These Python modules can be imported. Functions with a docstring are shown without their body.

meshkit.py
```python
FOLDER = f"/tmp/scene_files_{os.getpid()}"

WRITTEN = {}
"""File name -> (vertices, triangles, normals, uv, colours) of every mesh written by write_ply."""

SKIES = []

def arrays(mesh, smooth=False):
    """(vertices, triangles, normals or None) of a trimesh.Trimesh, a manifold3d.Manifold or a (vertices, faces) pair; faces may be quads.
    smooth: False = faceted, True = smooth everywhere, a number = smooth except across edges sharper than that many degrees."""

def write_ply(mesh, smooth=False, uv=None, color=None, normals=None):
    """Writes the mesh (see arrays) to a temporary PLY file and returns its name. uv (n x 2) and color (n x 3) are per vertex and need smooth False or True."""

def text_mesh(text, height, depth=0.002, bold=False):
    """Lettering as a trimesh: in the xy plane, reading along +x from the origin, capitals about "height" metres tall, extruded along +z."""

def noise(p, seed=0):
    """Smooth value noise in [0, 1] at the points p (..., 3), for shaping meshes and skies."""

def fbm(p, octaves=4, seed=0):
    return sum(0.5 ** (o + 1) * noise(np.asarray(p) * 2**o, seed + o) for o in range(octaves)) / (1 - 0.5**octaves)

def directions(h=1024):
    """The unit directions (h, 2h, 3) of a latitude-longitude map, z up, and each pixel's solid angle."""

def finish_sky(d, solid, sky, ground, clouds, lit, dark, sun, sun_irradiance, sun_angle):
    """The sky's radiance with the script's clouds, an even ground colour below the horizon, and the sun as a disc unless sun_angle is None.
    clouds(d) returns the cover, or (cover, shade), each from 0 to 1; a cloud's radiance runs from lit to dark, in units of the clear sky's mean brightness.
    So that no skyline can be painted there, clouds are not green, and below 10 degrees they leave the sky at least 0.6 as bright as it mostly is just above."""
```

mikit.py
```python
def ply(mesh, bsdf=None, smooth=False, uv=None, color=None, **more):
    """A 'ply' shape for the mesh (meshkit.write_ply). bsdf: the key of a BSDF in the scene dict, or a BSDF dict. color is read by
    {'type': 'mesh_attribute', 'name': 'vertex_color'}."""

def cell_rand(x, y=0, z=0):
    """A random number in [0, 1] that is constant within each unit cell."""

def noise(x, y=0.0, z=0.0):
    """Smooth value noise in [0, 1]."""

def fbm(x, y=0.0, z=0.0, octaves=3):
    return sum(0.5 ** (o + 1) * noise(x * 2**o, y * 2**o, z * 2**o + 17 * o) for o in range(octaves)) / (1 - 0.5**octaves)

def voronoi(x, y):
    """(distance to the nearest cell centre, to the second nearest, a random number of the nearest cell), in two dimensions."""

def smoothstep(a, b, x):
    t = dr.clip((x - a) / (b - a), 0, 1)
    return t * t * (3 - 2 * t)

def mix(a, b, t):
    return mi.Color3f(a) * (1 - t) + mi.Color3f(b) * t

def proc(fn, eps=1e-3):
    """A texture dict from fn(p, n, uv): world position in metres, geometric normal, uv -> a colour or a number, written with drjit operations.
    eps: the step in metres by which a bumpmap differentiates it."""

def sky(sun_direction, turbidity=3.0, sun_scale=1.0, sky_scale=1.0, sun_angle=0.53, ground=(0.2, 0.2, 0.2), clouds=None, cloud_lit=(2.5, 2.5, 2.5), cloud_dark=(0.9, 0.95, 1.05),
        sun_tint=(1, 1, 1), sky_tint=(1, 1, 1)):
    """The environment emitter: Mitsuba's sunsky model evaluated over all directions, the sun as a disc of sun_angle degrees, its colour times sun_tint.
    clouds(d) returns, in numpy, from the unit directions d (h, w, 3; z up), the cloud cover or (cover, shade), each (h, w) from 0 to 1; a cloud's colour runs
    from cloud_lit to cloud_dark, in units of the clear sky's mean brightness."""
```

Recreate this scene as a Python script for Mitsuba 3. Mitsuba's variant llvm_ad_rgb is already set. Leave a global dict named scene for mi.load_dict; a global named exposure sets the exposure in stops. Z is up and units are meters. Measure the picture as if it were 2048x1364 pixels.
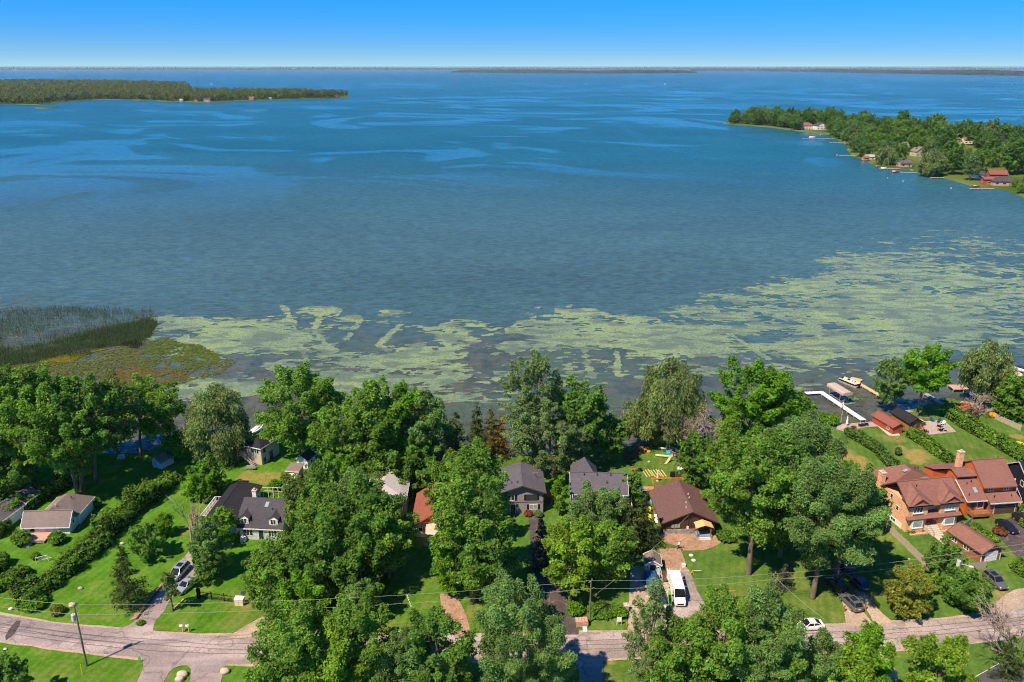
import math, random
import numpy as np, trimesh
import drjit as dr
import mitsuba as mi
import mikit, meshkit
from mikit import noise, fbm, cell_rand, smoothstep, mix
from shapely.geometry import Polygon, Point
from shapely import affinity

# ---------------------------------------------------------------- camera, sky, exposure
H, PITCH, F = 87.0, math.radians(18.97), 1593.0          # drone height, tilt, focal length in px of a 2048 px wide frame
SUN = (-0.429, -0.402, 0.81)
exposure = 2.2
T = mi.ScalarTransform4f
scene, labels = {}, {}
scene['camera'] = {'type': 'perspective', 'fov': 2 * math.degrees(math.atan(1024 / F)), 'fov_axis': 'x', 'near_clip': 1.0, 'far_clip': 90000.0,
                   'to_world': T().look_at(origin=[0, 0, H], target=[0, math.cos(PITCH), H - math.sin(PITCH)], up=[0, 0, 1]), 'medium': {'type': 'ref', 'id': 'haze_air'}}


def sky_clouds(d):
    el = np.degrees(np.arcsin(np.clip(d[..., 2], -1, 1)))
    n = meshkit.fbm(np.stack([d[..., 0] * 3, d[..., 1] * 3, d[..., 2] * 40], -1), 3, seed=5)
    cover = np.exp(-np.maximum(el, 0) / 1.35) * (0.90 + 0.2 * n)      # a low bank of pale haze all round the horizon
    return np.clip(cover, 0, 1), 0.0 * cover


scene['sky'] = mikit.sky(SUN, turbidity=2.2, clouds=sky_clouds, cloud_lit=(1.75, 2.85, 3.3), cloud_dark=(1.2, 1.3, 1.4), sky_tint=(0.045, 0.51, 1.0), sun_tint=(1.0, 0.97, 0.92), ground=(0.06, 0.12, 0.16))

# ---------------------------------------------------------------- helpers


def G(u, v, z=0.0):
    """Where the ray of photo pixel (u, v) meets height z: a measured place on the ground, in metres."""
    y = (v - 682) / F
    d = np.array([(u - 1024) / F, math.cos(PITCH) - y * math.sin(PITCH), -math.sin(PITCH) - y * math.cos(PITCH)])
    return np.array([0, 0, H]) + d * ((z - H) / d[2])


def pr(p):
    r = np.array(p, float) - [0, 0, H]
    dep = r[1] * math.cos(PITCH) - r[2] * math.sin(PITCH)
    return 1024 + F * r[0] / dep, 682 - F * (r[1] * math.sin(PITCH) + r[2] * math.cos(PITCH)) / dep, dep


def O(x, y):
    """A ground place measured with the first estimate of the tilt (19.08 degrees), corrected to the final one."""
    a = math.radians(19.08); dep = y * math.cos(a) + H * math.sin(a)
    return tuple(G(1024 + F * x / dep, 682 - F * (y * math.sin(a) - H * math.cos(a)) / dep)[:2])


def height_at(b, vt):
    """Height of a thing standing at b whose top is seen on photo row vt."""
    lo, hi = 0.0, 60.0
    for _ in range(40):
        m = (lo + hi) / 2
        lo, hi = (m, hi) if pr([b[0], b[1], m])[1] > vt else (lo, m)
    return lo


def numbered(name):
    if name not in USED:
        USED[name] = 0
        return name
    USED[name] += 1
    return f"{name}_{USED[name]:03d}"


USED = {}


def thing(name, label=None, cat=None, group=None, kind=None):
    key = numbered(name)
    d = {}
    if label: d['label'] = label
    if cat: d['category'] = cat
    if group: d['group'] = group
    if kind: d['kind'] = kind
    if d: labels[key] = d
    return key


def put(key, shape):
    scene[key] = shape
    return key


def part(parent, name, mesh, m, smooth=False, label=None, kind=None, M=None, color=None):
    """One mesh, a child of parent."""
    key = numbered(parent + '__' + name)
    if isinstance(mesh, list): mesh = cat(mesh)
    if M is not None:
        mesh = mesh.copy(); mesh.apply_transform(M)
    scene[key] = mikit.ply(mesh, m, smooth=smooth, color=color)
    d = {}
    if label: d['label'] = label
    if kind: d['kind'] = kind
    if d: labels[key] = d
    return key


def solo(name, mesh, m, label=None, cat_=None, group=None, kind=None, smooth=False, M=None):
    key = thing(name, label, cat_, group, kind)
    if isinstance(mesh, list): mesh = cat(mesh)
    if M is not None:
        mesh = mesh.copy(); mesh.apply_transform(M)
    scene[key] = mikit.ply(mesh, m, smooth=smooth)
    return key


def cat(ms):
    ms = [m for m in ms if m is not None and len(m.faces)]
    v = np.vstack([m.vertices for m in ms])
    o = np.cumsum([0] + [len(m.vertices) for m in ms])
    return trimesh.Trimesh(v, np.vstack([m.faces + a for m, a in zip(ms, o)]), process=False)


def box(x0, x1, y0, y1, z0, z1):
    b = trimesh.creation.box((abs(x1 - x0), abs(y1 - y0), abs(z1 - z0)))
    b.apply_translation(((x0 + x1) / 2, (y0 + y1) / 2, (z0 + z1) / 2))
    return b


def quad(a, b, c, d):
    return trimesh.Trimesh(np.array([a, b, c, d], float), [[0, 1, 2], [0, 2, 3]], process=False)


def poly3(pts):
    """A flat fan polygon of 3-d points."""
    n = len(pts)
    return trimesh.Trimesh(np.array(pts, float), [[0, i, i + 1] for i in range(1, n - 1)], process=False)


def slab(pts, t, down=True):
    """A thick flat polygon of 3-d points (a roof plane): thickness t along its normal."""
    p = np.array(pts, float)
    n = np.cross(p[1] - p[0], p[2] - p[0]); n /= np.linalg.norm(n)
    if n[2] < 0: n = -n
    q = p - n * t
    k = len(p)
    f = [[0, i, i + 1] for i in range(1, k - 1)] + [[k, k + i + 1, k + i] for i in range(1, k - 1)]
    for i in range(k):
        j = (i + 1) % k
        f += [[i, k + i, k + j], [i, k + j, j]]
    return trimesh.Trimesh(np.vstack([p, q]), f, process=False)


def tube(pts, rad, sides=6):
    p = np.asarray(pts, float)
    r = np.broadcast_to(np.asarray(rad, float), (len(p),))
    t = np.gradient(p, axis=0); t /= np.linalg.norm(t, axis=1, keepdims=True) + 1e-12
    a = np.cross(t, np.where(np.abs(t[:, 2:]) < 0.9, [0, 0, 1.0], [1.0, 0, 0])); a /= np.linalg.norm(a, axis=1, keepdims=True) + 1e-12
    b = np.cross(t, a)
    an = np.arange(sides) * 2 * np.pi / sides
    v = (p[:, None] + r[:, None, None] * (np.cos(an)[None, :, None] * a[:, None] + np.sin(an)[None, :, None] * b[:, None])).reshape(-1, 3)
    i, j = [x.ravel() for x in np.meshgrid(np.arange(len(p) - 1), np.arange(sides), indexing='ij')]
    A, B, C, D = i * sides + j, i * sides + (j + 1) % sides, (i + 1) * sides + (j + 1) % sides, (i + 1) * sides + j
    f = np.vstack([np.stack([A, B, C], 1), np.stack([A, C, D], 1)])
    n = len(v); e = (len(p) - 1) * sides
    v = np.vstack([v, p[:1], p[-1:]])
    k = np.arange(sides)
    f = np.vstack([f, np.stack([(k + 1) % sides, k, k * 0 + n], 1), np.stack([e + k, e + (k + 1) % sides, k * 0 + n + 1], 1)])
    return trimesh.Trimesh(v, f, process=False)


def rod(a, b, r, sides=6):
    return tube([a, b], r, sides)


def bar(a, b, w, h):
    """A rectangular beam from a to b, w wide, h high."""
    a, b = np.array(a, float), np.array(b, float)
    d = b - a; L = np.linalg.norm(d); d /= L
    s = np.cross(d, [0, 0, 1.0]); s = np.array([1.0, 0, 0]) if np.linalg.norm(s) < 1e-6 else s / np.linalg.norm(s)
    u = np.cross(s, d)
    m = trimesh.creation.box((L, w, h)); M = np.eye(4); M[:3, 0], M[:3, 1], M[:3, 2], M[:3, 3] = d, s, u, (a + b) / 2
    m.apply_transform(M)
    return m


def place(x, y, yaw=0.0, z=0.0, s=1.0):
    c, n = math.cos(yaw), math.sin(yaw)
    return np.array([[c * s, -n * s, 0, x], [n * s, c * s, 0, y], [0, 0, s, z], [0, 0, 0, 1.0]])


def flat(poly, z, grid=None):
    """A level sheet of a shapely polygon or a list of (x, y)."""
    if not hasattr(poly, 'exterior'): poly = Polygon(poly)
    poly = poly.buffer(0)
    gs = list(getattr(poly, 'geoms', [poly]))
    out = []
    for g in gs:
        v, f = trimesh.creation.triangulate_polygon(g, engine='earcut')
        v, f = np.asarray(v), np.asarray(f)
        a = v[f]
        cr = (a[:, 1, 0] - a[:, 0, 0]) * (a[:, 2, 1] - a[:, 0, 1]) - (a[:, 1, 1] - a[:, 0, 1]) * (a[:, 2, 0] - a[:, 0, 0])
        f = np.where((cr < 0)[:, None], f[:, ::-1], f)
        out.append(trimesh.Trimesh(np.column_stack([v, np.full(len(v), z)]), f, process=False))
    return cat(out)


def px(pts, z=0.0):
    return [tuple(G(u, v, z)[:2]) for u, v in pts]


def wobble(pts, amp, step=1.5, seed=0):
    """A closed outline resampled and roughened, so that edges of grass and gravel are uneven."""
    p = Polygon(pts).exterior
    n = max(8, int(p.length / step))
    q = np.array([p.interpolate(i / n, normalized=True).coords[0] for i in range(n)])
    q3 = np.column_stack([q, np.zeros(n)])
    dx = meshkit.fbm(q3 * 0.35 + 7.3, 3, seed) - 0.5
    dy = meshkit.fbm(q3 * 0.35 + 91.7, 3, seed + 9) - 0.5
    return q + 2 * amp * np.column_stack([dx, dy])


def smooth_line(pts, n=8):
    from scipy.interpolate import PchipInterpolator
    p = np.array(pts, float); t = np.arange(len(p)); s = np.linspace(0, len(p) - 1, (len(p) - 1) * n + 1)
    return np.column_stack([PchipInterpolator(t, p[:, k])(s) for k in range(p.shape[1])])


# ---------------------------------------------------------------- materials
def rgb(*c):
    return {'type': 'rgb', 'value': [float(x) for x in c]}


def matte(key, c):
    scene[key] = {'type': 'twosided', 'b': {'type': 'diffuse', 'reflectance': rgb(*c)}}


def gloss(key, c, rough=0.3, metal=0.0, spec=0.5):
    scene[key] = {'type': 'twosided', 'b': {'type': 'principled', 'base_color': rgb(*c), 'roughness': rough, 'metallic': metal, 'specular': spec}}


def procmat(key, fn):
    scene[key] = {'type': 'twosided', 'b': {'type': 'diffuse', 'reflectance': mikit.proc(fn)}}
# ---------------------------------------------------------------- plain materials
for k_, c_ in dict(concrete=(.55, .48, .40), white_paint=(.78, .77, .74), cream_paint=(.72, .62, .46), grey_siding=(.30, .27, .31), pale_grey_siding=(.55, .57, .60), mint_siding=(.60, .68, .66), beige_siding=(.52, .45, .37), brown_siding=(.085, .05, .038), navy_siding=(.025, .028, .040),
                   red_paint=(.40, .085, .055), cedar=(.50, .13, .040), orange_deck=(.62, .24, .07), porch_blue=(.20, .27, .36), stained_wood=(.34, .16, .07), weathered_wood=(.44, .37, .30), new_wood=(.66, .46, .22), dark_wood=(.10, .07, .05), brick_dark=(.30, .12, .08), black_plastic=(.02, .02, .022),
                   tarp_blue=(.03, .11, .24), red_plastic=(.60, .06, .02), orange_plastic=(.75, .27, .03), yellow_paint=(.78, .60, .02), green_paint=(.10, .45, .04), teal_paint=(.02, .38, .40), pale_blue=(.50, .64, .70), dark_green=(.02, .05, .045), grey_steel=(.35, .36, .37), tan_canvas=(.46, .39, .33), navy_canvas=(.03, .05, .10),
                   skin=(.50, .30, .20), denim=(.07, .09, .15), stone_tan=(.56, .44, .32), grey_stone=(.40, .38, .35), wire_grey=(.30, .31, .27), dirt_brown=(.22, .12, .07), pink_brick=(.55, .33, .25), sky_blue=(.12, .38, .62), grey_deck=(.42, .42, .41), white_canvas=(.85, .85, .83)).items():
    matte(k_, c_)
gloss('window_glass', (.030, .045, .060), .06, 0, .8)
gloss('pale_glass', (.28, .36, .38), .08, 0, .7)
gloss('car_white', (.80, .80, .80), .18); gloss('car_silver', (.42, .44, .47), .22, .4); gloss('car_grey', (.16, .165, .175), .2, .4); gloss('car_black', (.012, .013, .018), .12); gloss('car_blue', (.05, .09, .15), .2, .3)
gloss('car_glass', (.012, .014, .018), .05, 0, .8); gloss('tyre', (.018, .018, .018), .7); gloss('alloy', (.5, .5, .52), .3, .8); gloss('lamp_red', (.45, .02, .02), .2); gloss('lamp_white', (.75, .75, .72), .15); gloss('steel', (.36, .35, .34), .5, .35); gloss('solar_panel', (.03, .045, .09), .08)
gloss('boat_white', (.82, .82, .80), .2); gloss('boat_black', (.02, .02, .025), .15); gloss('vinyl_dock', (.66, .67, .66), .5)


def shingles(key, c, cell=2.6, amp=.5):
    def fn(p, n, uv):
        g = noise(p.x * 4.1, p.y * 4.1, p.z * 7)
        t = cell_rand(p.x * cell, p.y * cell, p.z * 6)
        s = fbm(p.x * .3, p.y * .3, p.z * .3, 3) * 1.5 - .25
        return C3_(c) * (1 - amp * .5 + amp * (0.35 * g + 0.35 * t + 0.3 * s))
    procmat(key, fn)


C3_ = lambda c: mi.Color3f(*c)
shingles('roof_grey', (.112, .108, .128)); shingles('roof_taupe', (.215, .175, .16)); shingles('roof_red', (.235, .118, .095)); shingles('roof_dark', (.030, .031, .038), amp=.3); shingles('roof_brown', (.165, .098, .092), amp=.12); shingles('roof_pale', (.42, .39, .40), amp=.25); shingles('roof_redmetal', (.26, .095, .075), amp=.25); shingles('roof_slate', (.078, .075, .088))


def brick_fn(p, n, uv):
    row = dr.floor(p.z / .12)
    a = cell_rand((p.x + p.y * .7) * 3.2 + row * .5, row, 2.0)
    return mix((.70, .36, .21), (.84, .53, .34), .55 * a + .45 * fbm(p.x * 1.2, p.y * 1.2, p.z * 1.2, 2)) * mix((1, 1, 1), (.62, .5, .45), smoothstep(.93, .96, a))


procmat('orange_brick', brick_fn)


def cedar_fn(p, n, uv):
    row = dr.floor(p.z / .2)
    return mix((.46, .105, .035), (.60, .17, .06), .5 * cell_rand(row, 3.0, 1.0) + .5 * fbm(p.x * .8, p.y * .8, p.z * 3, 2))


procmat('cedar_boards', cedar_fn)


def stone_fn(p, n, uv):
    a, b, w = mikit.voronoi((p.x + p.y) * 3.0, p.z * 4.0)
    return mix((.20, .18, .18), (.42, .39, .38), w) * (.6 + .4 * smoothstep(.02, .12, b - a))


procmat('field_stone', stone_fn)
# ---------------------------------------------------------------- the setting: land, water, road
C3 = mi.Color3f
WZ = -0.6
DRY = [  # dry or bare patches of lawn: x, y, rx, ry, angle, strength, kind (0 straw, 1 tan earth)
]


def dry_px(u, v, ru, rv, s, kind=0):
    a = G(u, v); b = G(u + ru, v); c = G(u, v - rv)
    DRY.append((a[0], a[1], abs(b[0] - a[0]), abs(c[1] - a[1]), s, kind))


for d in [(520, 955, 50, 14, .75), (585, 968, 40, 12, .8), (470, 985, 40, 10, .5), (1700, 928, 40, 24, 1.0), (1690, 905, 24, 10, .6), (1830, 910, 34, 16, 1.0), (1790, 878, 30, 7, .55), (1760, 872, 14, 4, .6),
          (2035, 873, 12, 6, .9), (390, 1040, 14, 30, .6), (400, 1010, 12, 22, .5), (860, 1000, 10, 10, .3), (1965, 1180, 56, 30, .9), (1932, 1165, 18, 30, .9), (1975, 1212, 44, 14, .9), (1985, 1150, 30, 16, .35),
          (1790, 1305, 26, 10, .6), (1920, 1305, 14, 14, .75), (25, 1170, 14, 5, .7), (45, 1150, 10, 8, .6), (10, 1210, 10, 4, .5), (210, 1236, 26, 4, .5), (105, 1228, 24, 4, .7), (640, 980, 14, 8, .5), (492, 1215, 10, 14, .6),
          (1215, 1325, 18, 5, .6), (1460, 1090, 20, 6, .35), (1545, 1175, 30, 4, .3), (1430, 1200, 20, 6, .3), (940, 1228, 8, 18, .5), (310, 1255, 30, 5, .25), (1500, 1190, 40, 14, .2)]:
    dry_px(*d)
for d in [(1630, 1197, 9, 3, .9, 1), (192, 962, 7, 3, .8, 1), (157, 988, 6, 3, .7, 1), (1850, 832, 14, 4, .6, 1), (1500, 1150, 7, 3, .6, 1), (862, 1243, 8, 5, .9, 1), (1660, 1170, 10, 10, .5, 1), (1385, 1080, 60, 10, .5, 1), (1280, 1045, 12, 14, .7, 1)]:
    dry_px(*d)


def ground_fn(p, n, uv):
    x, y = p.x, p.y
    big = fbm(x * 0.035, y * 0.035, 3.0, 3)
    mid = fbm(x * 0.35, y * 0.35, 9.0, 3)
    fine = noise(x * 3.1, y * 3.1, 1.0)
    lush = smoothstep(30, -40, x) * 0.75 + 0.15 * smoothstep(0.4, 0.62, big)
    c = mix((0.085, 0.165, 0.030), (0.078, 0.205, 0.014), dr.clip(lush, 0, 1))
    c = mix(c, C3(0.15, 0.155, 0.045), smoothstep(0.47, 0.72, .6 * big + .4 * mid) * 0.55)
    # mowing bands
    band = smoothstep(.2, .8, 0.5 + 0.5 * dr.sin((x * 0.90 - y * 0.28) * 4.4 + 2.0 * big))
    c = c * (0.92 + 0.11 * band) * (0.72 + 0.62 * mid) * (0.82 + 0.36 * fine)
    straw, earth = C3(0.30, 0.23, 0.075), C3(0.30, 0.19, 0.10)
    for (cx, cy, rx, ry, s, kind) in DRY:
        q = dr.square((x - cx) / rx) + dr.square((y - cy) / ry)
        w = smoothstep(1.3, 0.1, q + (mid - 0.5) * 3.4 + (fine - 0.5) * 0.9) * s * 0.9
        c = mix(c, (earth if kind else straw) * (0.75 + 0.5 * fine), w)
    return c


procmat('grass_ground', ground_fn)


def road_fn(p, n, uv):
    x, y = p.x, p.y
    a = fbm(x * 0.12, y * 0.5, 2.0, 3)
    g = noise(x * 5, y * 5, 4.0)
    crack = smoothstep(0.035, 0.0, dr.abs(fbm(x * 0.22, y * 0.22, 5.0, 4) - 0.5))
    c = mix((0.275, 0.232, 0.222), (0.42, 0.355, 0.335), smoothstep(0.3, 0.75, a)) * (0.85 + 0.3 * g)
    return mix(c, c * 0.55, crack * 0.7)


procmat('old_asphalt', road_fn)


def gravel_fn(p, n, uv):
    x, y = p.x, p.y
    a = fbm(x * 0.5, y * 0.5, 6.0, 3)
    g = noise(x * 7, y * 7, 2.0)
    return mix((0.31, 0.24, 0.18), (0.50, 0.40, 0.31), a) * (0.75 + 0.5 * g)


procmat('gravel', gravel_fn)


def dark_asphalt_fn(p, n, uv):
    x, y = p.x, p.y
    a = fbm(x * 0.6, y * 0.6, 8.0, 3)
    crack = smoothstep(0.03, 0.0, dr.abs(fbm(x * 0.5, y * 0.5, 3.0, 3) - 0.5))
    c = mix((0.06, 0.052, 0.055), (0.12, 0.10, 0.10), a) * (0.85 + 0.3 * noise(x * 6, y * 6, 1.0))
    return mix(c, C3(0.24, 0.2, 0.19), crack * 0.5)


procmat('dark_asphalt', dark_asphalt_fn)


def soil_fn(p, n, uv):
    x, y = p.x, p.y
    a = fbm(x * 0.7, y * 0.7, 8.0, 3)
    return mix((0.27, 0.165, 0.11), (0.42, 0.28, 0.20), a) * (0.75 + 0.5 * noise(x * 5, y * 5, 1.0))


procmat('bare_soil', soil_fn)


def pavers_fn(p, n, uv):
    x, y = p.x, p.y
    a = cell_rand(x * 1.6, y * 1.6, 3.0)
    return mix((0.33, 0.27, 0.23), (0.47, 0.39, 0.34), 0.5 * a + 0.5 * fbm(x * 0.4, y * 0.4, 1.0, 2)) * (0.85 + 0.3 * noise(x * 6, y * 6, 1.0))


procmat('pavers', pavers_fn)


def stain_lines(x, y):
    return dr.maximum(smoothstep(0.5, 0.8, fbm(x * 0.002 + y * 0.0011, y * 0.0045, 11.0, 4)), 0)


def water_fn(p, n, uv):
    x, y = p.x, p.y
    d = y + 0.12 * x
    w = fbm(x * 0.02, y * 0.02, 1.0, 3)
    near = smoothstep(300, 185, d + 60 * (w - 0.5))
    mid = smoothstep(900, 320, d)
    bed = fbm(x * 0.25, y * 0.18, 2.0, 4)
    alg = smoothstep(.48, .62, fbm(x * .08, y * .17, 21.0, 4)); shallow = mix(mix((0.056, 0.054, 0.034), (0.105, 0.098, 0.060), smoothstep(0.3, 0.75, bed)), C3(0.075, 0.105, 0.05), alg * .7)
    c = mix((0.010, 0.085, 0.122), (0.048, 0.104, 0.112), mid)
    c = c * (0.80 + 0.4 * fbm(x * 0.006, y * 0.012, 4.0, 3))
    rip = 0.6 * noise(x * .33 + y * .10, y * .80 - x * .12, 1.0) + 0.4 * noise(x * .9, y * 1.7, 7.0)
    c = c * (0.62 + 0.76 * rip)  # light and dark of the ripples painted into the base colour
    return mix(c, shallow, near * 0.9)


WK = np.array([G(u, v, WZ)[:2] for u, v in [(1236, 238), (1250, 258), (1300, 284), (1400, 312), (1500, 332), (1600, 346)]])
WKC = np.polyfit(WK[:, 1], WK[:, 0], 3)                       # the old wake of a boat: its line across the lake


def wave_fn(p, n, uv):
    x, y = p.x, p.y
    wx, wy = fbm(x * .004, y * .004, 3.0, 2) - .5, fbm(x * .004, y * .004, 9.0, 2) - .5
    f1 = fbm(x * 0.0085 + wx * 3.5, y * 0.016 + wy * 6.0 + x * .004, 11.0, 3)
    zone = smoothstep(420, 800, y - .25 * x) * smoothstep(.36, .52, fbm(x * .0013, y * .0011, 2.0, 2))
    calm = smoothstep(.54, .62, f1) * zone
    a = fbm(x * 0.30 + y * 0.12, y * 0.62 - x * 0.10, 1.0, 3)
    b = noise(x * 1.3, y * 2.4, 5.0)
    yk = dr.clip(y, float(WK[:, 1].min()), float(WK[:, 1].max())); wk = smoothstep(7.0, 2.0, dr.abs(x - (((float(WKC[0]) * yk + float(WKC[1])) * yk + float(WKC[2])) * yk + float(WKC[3])))) * smoothstep(0, 40, y - float(WK[:, 1].min())) * smoothstep(0, 40, float(WK[:, 1].max()) - y)
    calm = dr.maximum(calm, 0.5 * wk)
    return (a * 0.95 + b * 0.16) * (1.0 - 0.8 * dr.clip(calm, 0, 1.1))


scene['lake_water'] = {'type': 'bumpmap', 'tex': mikit.proc(wave_fn, eps=0.08), 'scale': 1.0,
                       'b': {'type': 'principled', 'base_color': mikit.proc(water_fn), 'roughness': 0.14, 'specular': 0.24}}

SHORE = [(-500, 915), (0, 912), (200, 908), (262, 906), (300, 900), (318, 890), (375, 872), (440, 868), (485, 872), (530, 862), (600, 868), (650, 888), (720, 890), (850, 892), (950, 905), (1015, 912), (1060, 912), (1140, 908),
         (1200, 900), (1260, 893), (1310, 886), (1380, 884), (1440, 878), (1540, 868), (1610, 858), (1672, 852), (1735, 846), (1800, 838), (1815, 826), (1822, 818), (1850, 812), (1868, 806), (1882, 800), (1900, 797), (1925, 802),
         (1950, 806), (1985, 802), (2048, 800), (2300, 790), (2700, 775)]


def land(name, outline, m, top=0.0, foot=-1.2, spread=1.6, label=None):
    """A piece of land: a level top with a sloping bank all round."""
    p = Polygon(outline).buffer(0)
    q = np.array(p.exterior.coords)[:-1]
    if not p.exterior.is_ccw: q = q[::-1]
    nx = np.roll(q, -1, 0) - np.roll(q, 1, 0); nrm = np.column_stack([nx[:, 1], -nx[:, 0]]); nrm /= np.linalg.norm(nrm, axis=1, keepdims=True) + 1e-9
    o = q + nrm * spread
    k = len(q)
    v = np.vstack([np.column_stack([q, np.full(k, top)]), np.column_stack([o, np.full(k, foot)])])
    i = np.arange(k); j = (i + 1) % k
    skirt = trimesh.Trimesh(v, np.vstack([np.stack([i, k + i, k + j], 1), np.stack([i, k + j, j], 1)]), process=False)
    return solo(name, cat([flat(p, top), skirt]), m, label=label, kind='structure')


shore_xy = [tuple(p) for p in smooth_line(px(SHORE), 5)]
r_ = np.random.default_rng(3)
shore_xy = [(x + r_.normal(0, .25), y + r_.normal(0, .25)) for x, y in shore_xy]
near_land = Polygon([(-420, shore_xy[0][1])] + shore_xy + [(420, shore_xy[-1][1]), (420, -120), (-420, -120)]).buffer(0)
land('ground', list(near_land.exterior.coords), 'grass_ground')
solo('lake', quad((-45000, -150, WZ), (45000, -150, WZ), (45000, 60000, WZ), (-45000, 60000, WZ)), 'lake_water', label='wide blue lake with wind lanes, shallow and weedy near the shore', kind='structure')


def sheet(name, pts, z, m, amp=0.25, label=None, step=1.0, seed=0):
    q = wobble(px(pts), amp, step, seed) if amp else px(pts)
    return solo(name, flat(q, z), m, label=label, kind='structure')


ROAD_N = [(-700, 1165), (-150, 1208), (0, 1229), (50, 1237), (125, 1249), (237, 1258), (302, 1264), (375, 1270), (425, 1271), (540, 1271), (700, 1271), (925, 1270), (1159, 1265), (1249, 1264), (1400, 1263), (1576, 1256), (1696, 1249), (1783, 1244), (1861, 1241), (1936, 1233), (1986, 1224), (2048, 1212), (2300, 1170), (2700, 1110)]
ROAD_S = [(-700, 1205), (-150, 1258), (0, 1281), (75, 1291), (175, 1304), (285, 1316), (450, 1327), (512, 1328), (700, 1326), (925, 1323), (1149, 1319), (1264, 1315), (1400, 1311), (1591, 1304), (1761, 1300), (1911, 1286), (1993, 1278), (2048, 1270), (2300, 1232), (2700, 1165)]
rn, rs = smooth_line(px(ROAD_N), 6), smooth_line(px(ROAD_S), 6)
rp = Polygon(np.vstack([rn, rs[::-1]])).buffer(0)
solo('road_verge', flat(wobble(list(rp.buffer(0.45).exterior.coords), 0.3, 1.0, 4), 0.02), 'gravel', label='sandy gravel verge along both edges of the road', kind='structure')
solo('road', flat(wobble(list(rp.exterior.coords), 0.1, 0.8, 2), 0.04), 'old_asphalt', label='worn pinkish asphalt lane with cracks running across the foreground', kind='structure')
cl_ = (rn[:min(len(rn), len(rs))] + rs[:min(len(rn), len(rs))]) / 2
for off_, nm_ in ((.32, 'far'), (.5, 'middle'), (.68, 'near')):
    k_ = min(len(rn), len(rs)); l_ = rn[:k_] * (1 - off_) + rs[:k_] * off_
    l_ = smooth_line(l_, 4); q_ = np.column_stack([l_, l_[:, 0] * 0]); l_ = l_ + np.column_stack([0 * l_[:, 0], .9 * (meshkit.fbm(q_ * .12 + off_ * 9, 3, 5) - .5)])
    solo('tar_seam', cat([bar((*a, .045), (*b, .045), .10, .006) for a, b in zip(l_[:-1], l_[1:])]), 'dark_asphalt', label=f'{nm_} tar sealed seam along the road', kind='structure')
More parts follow.
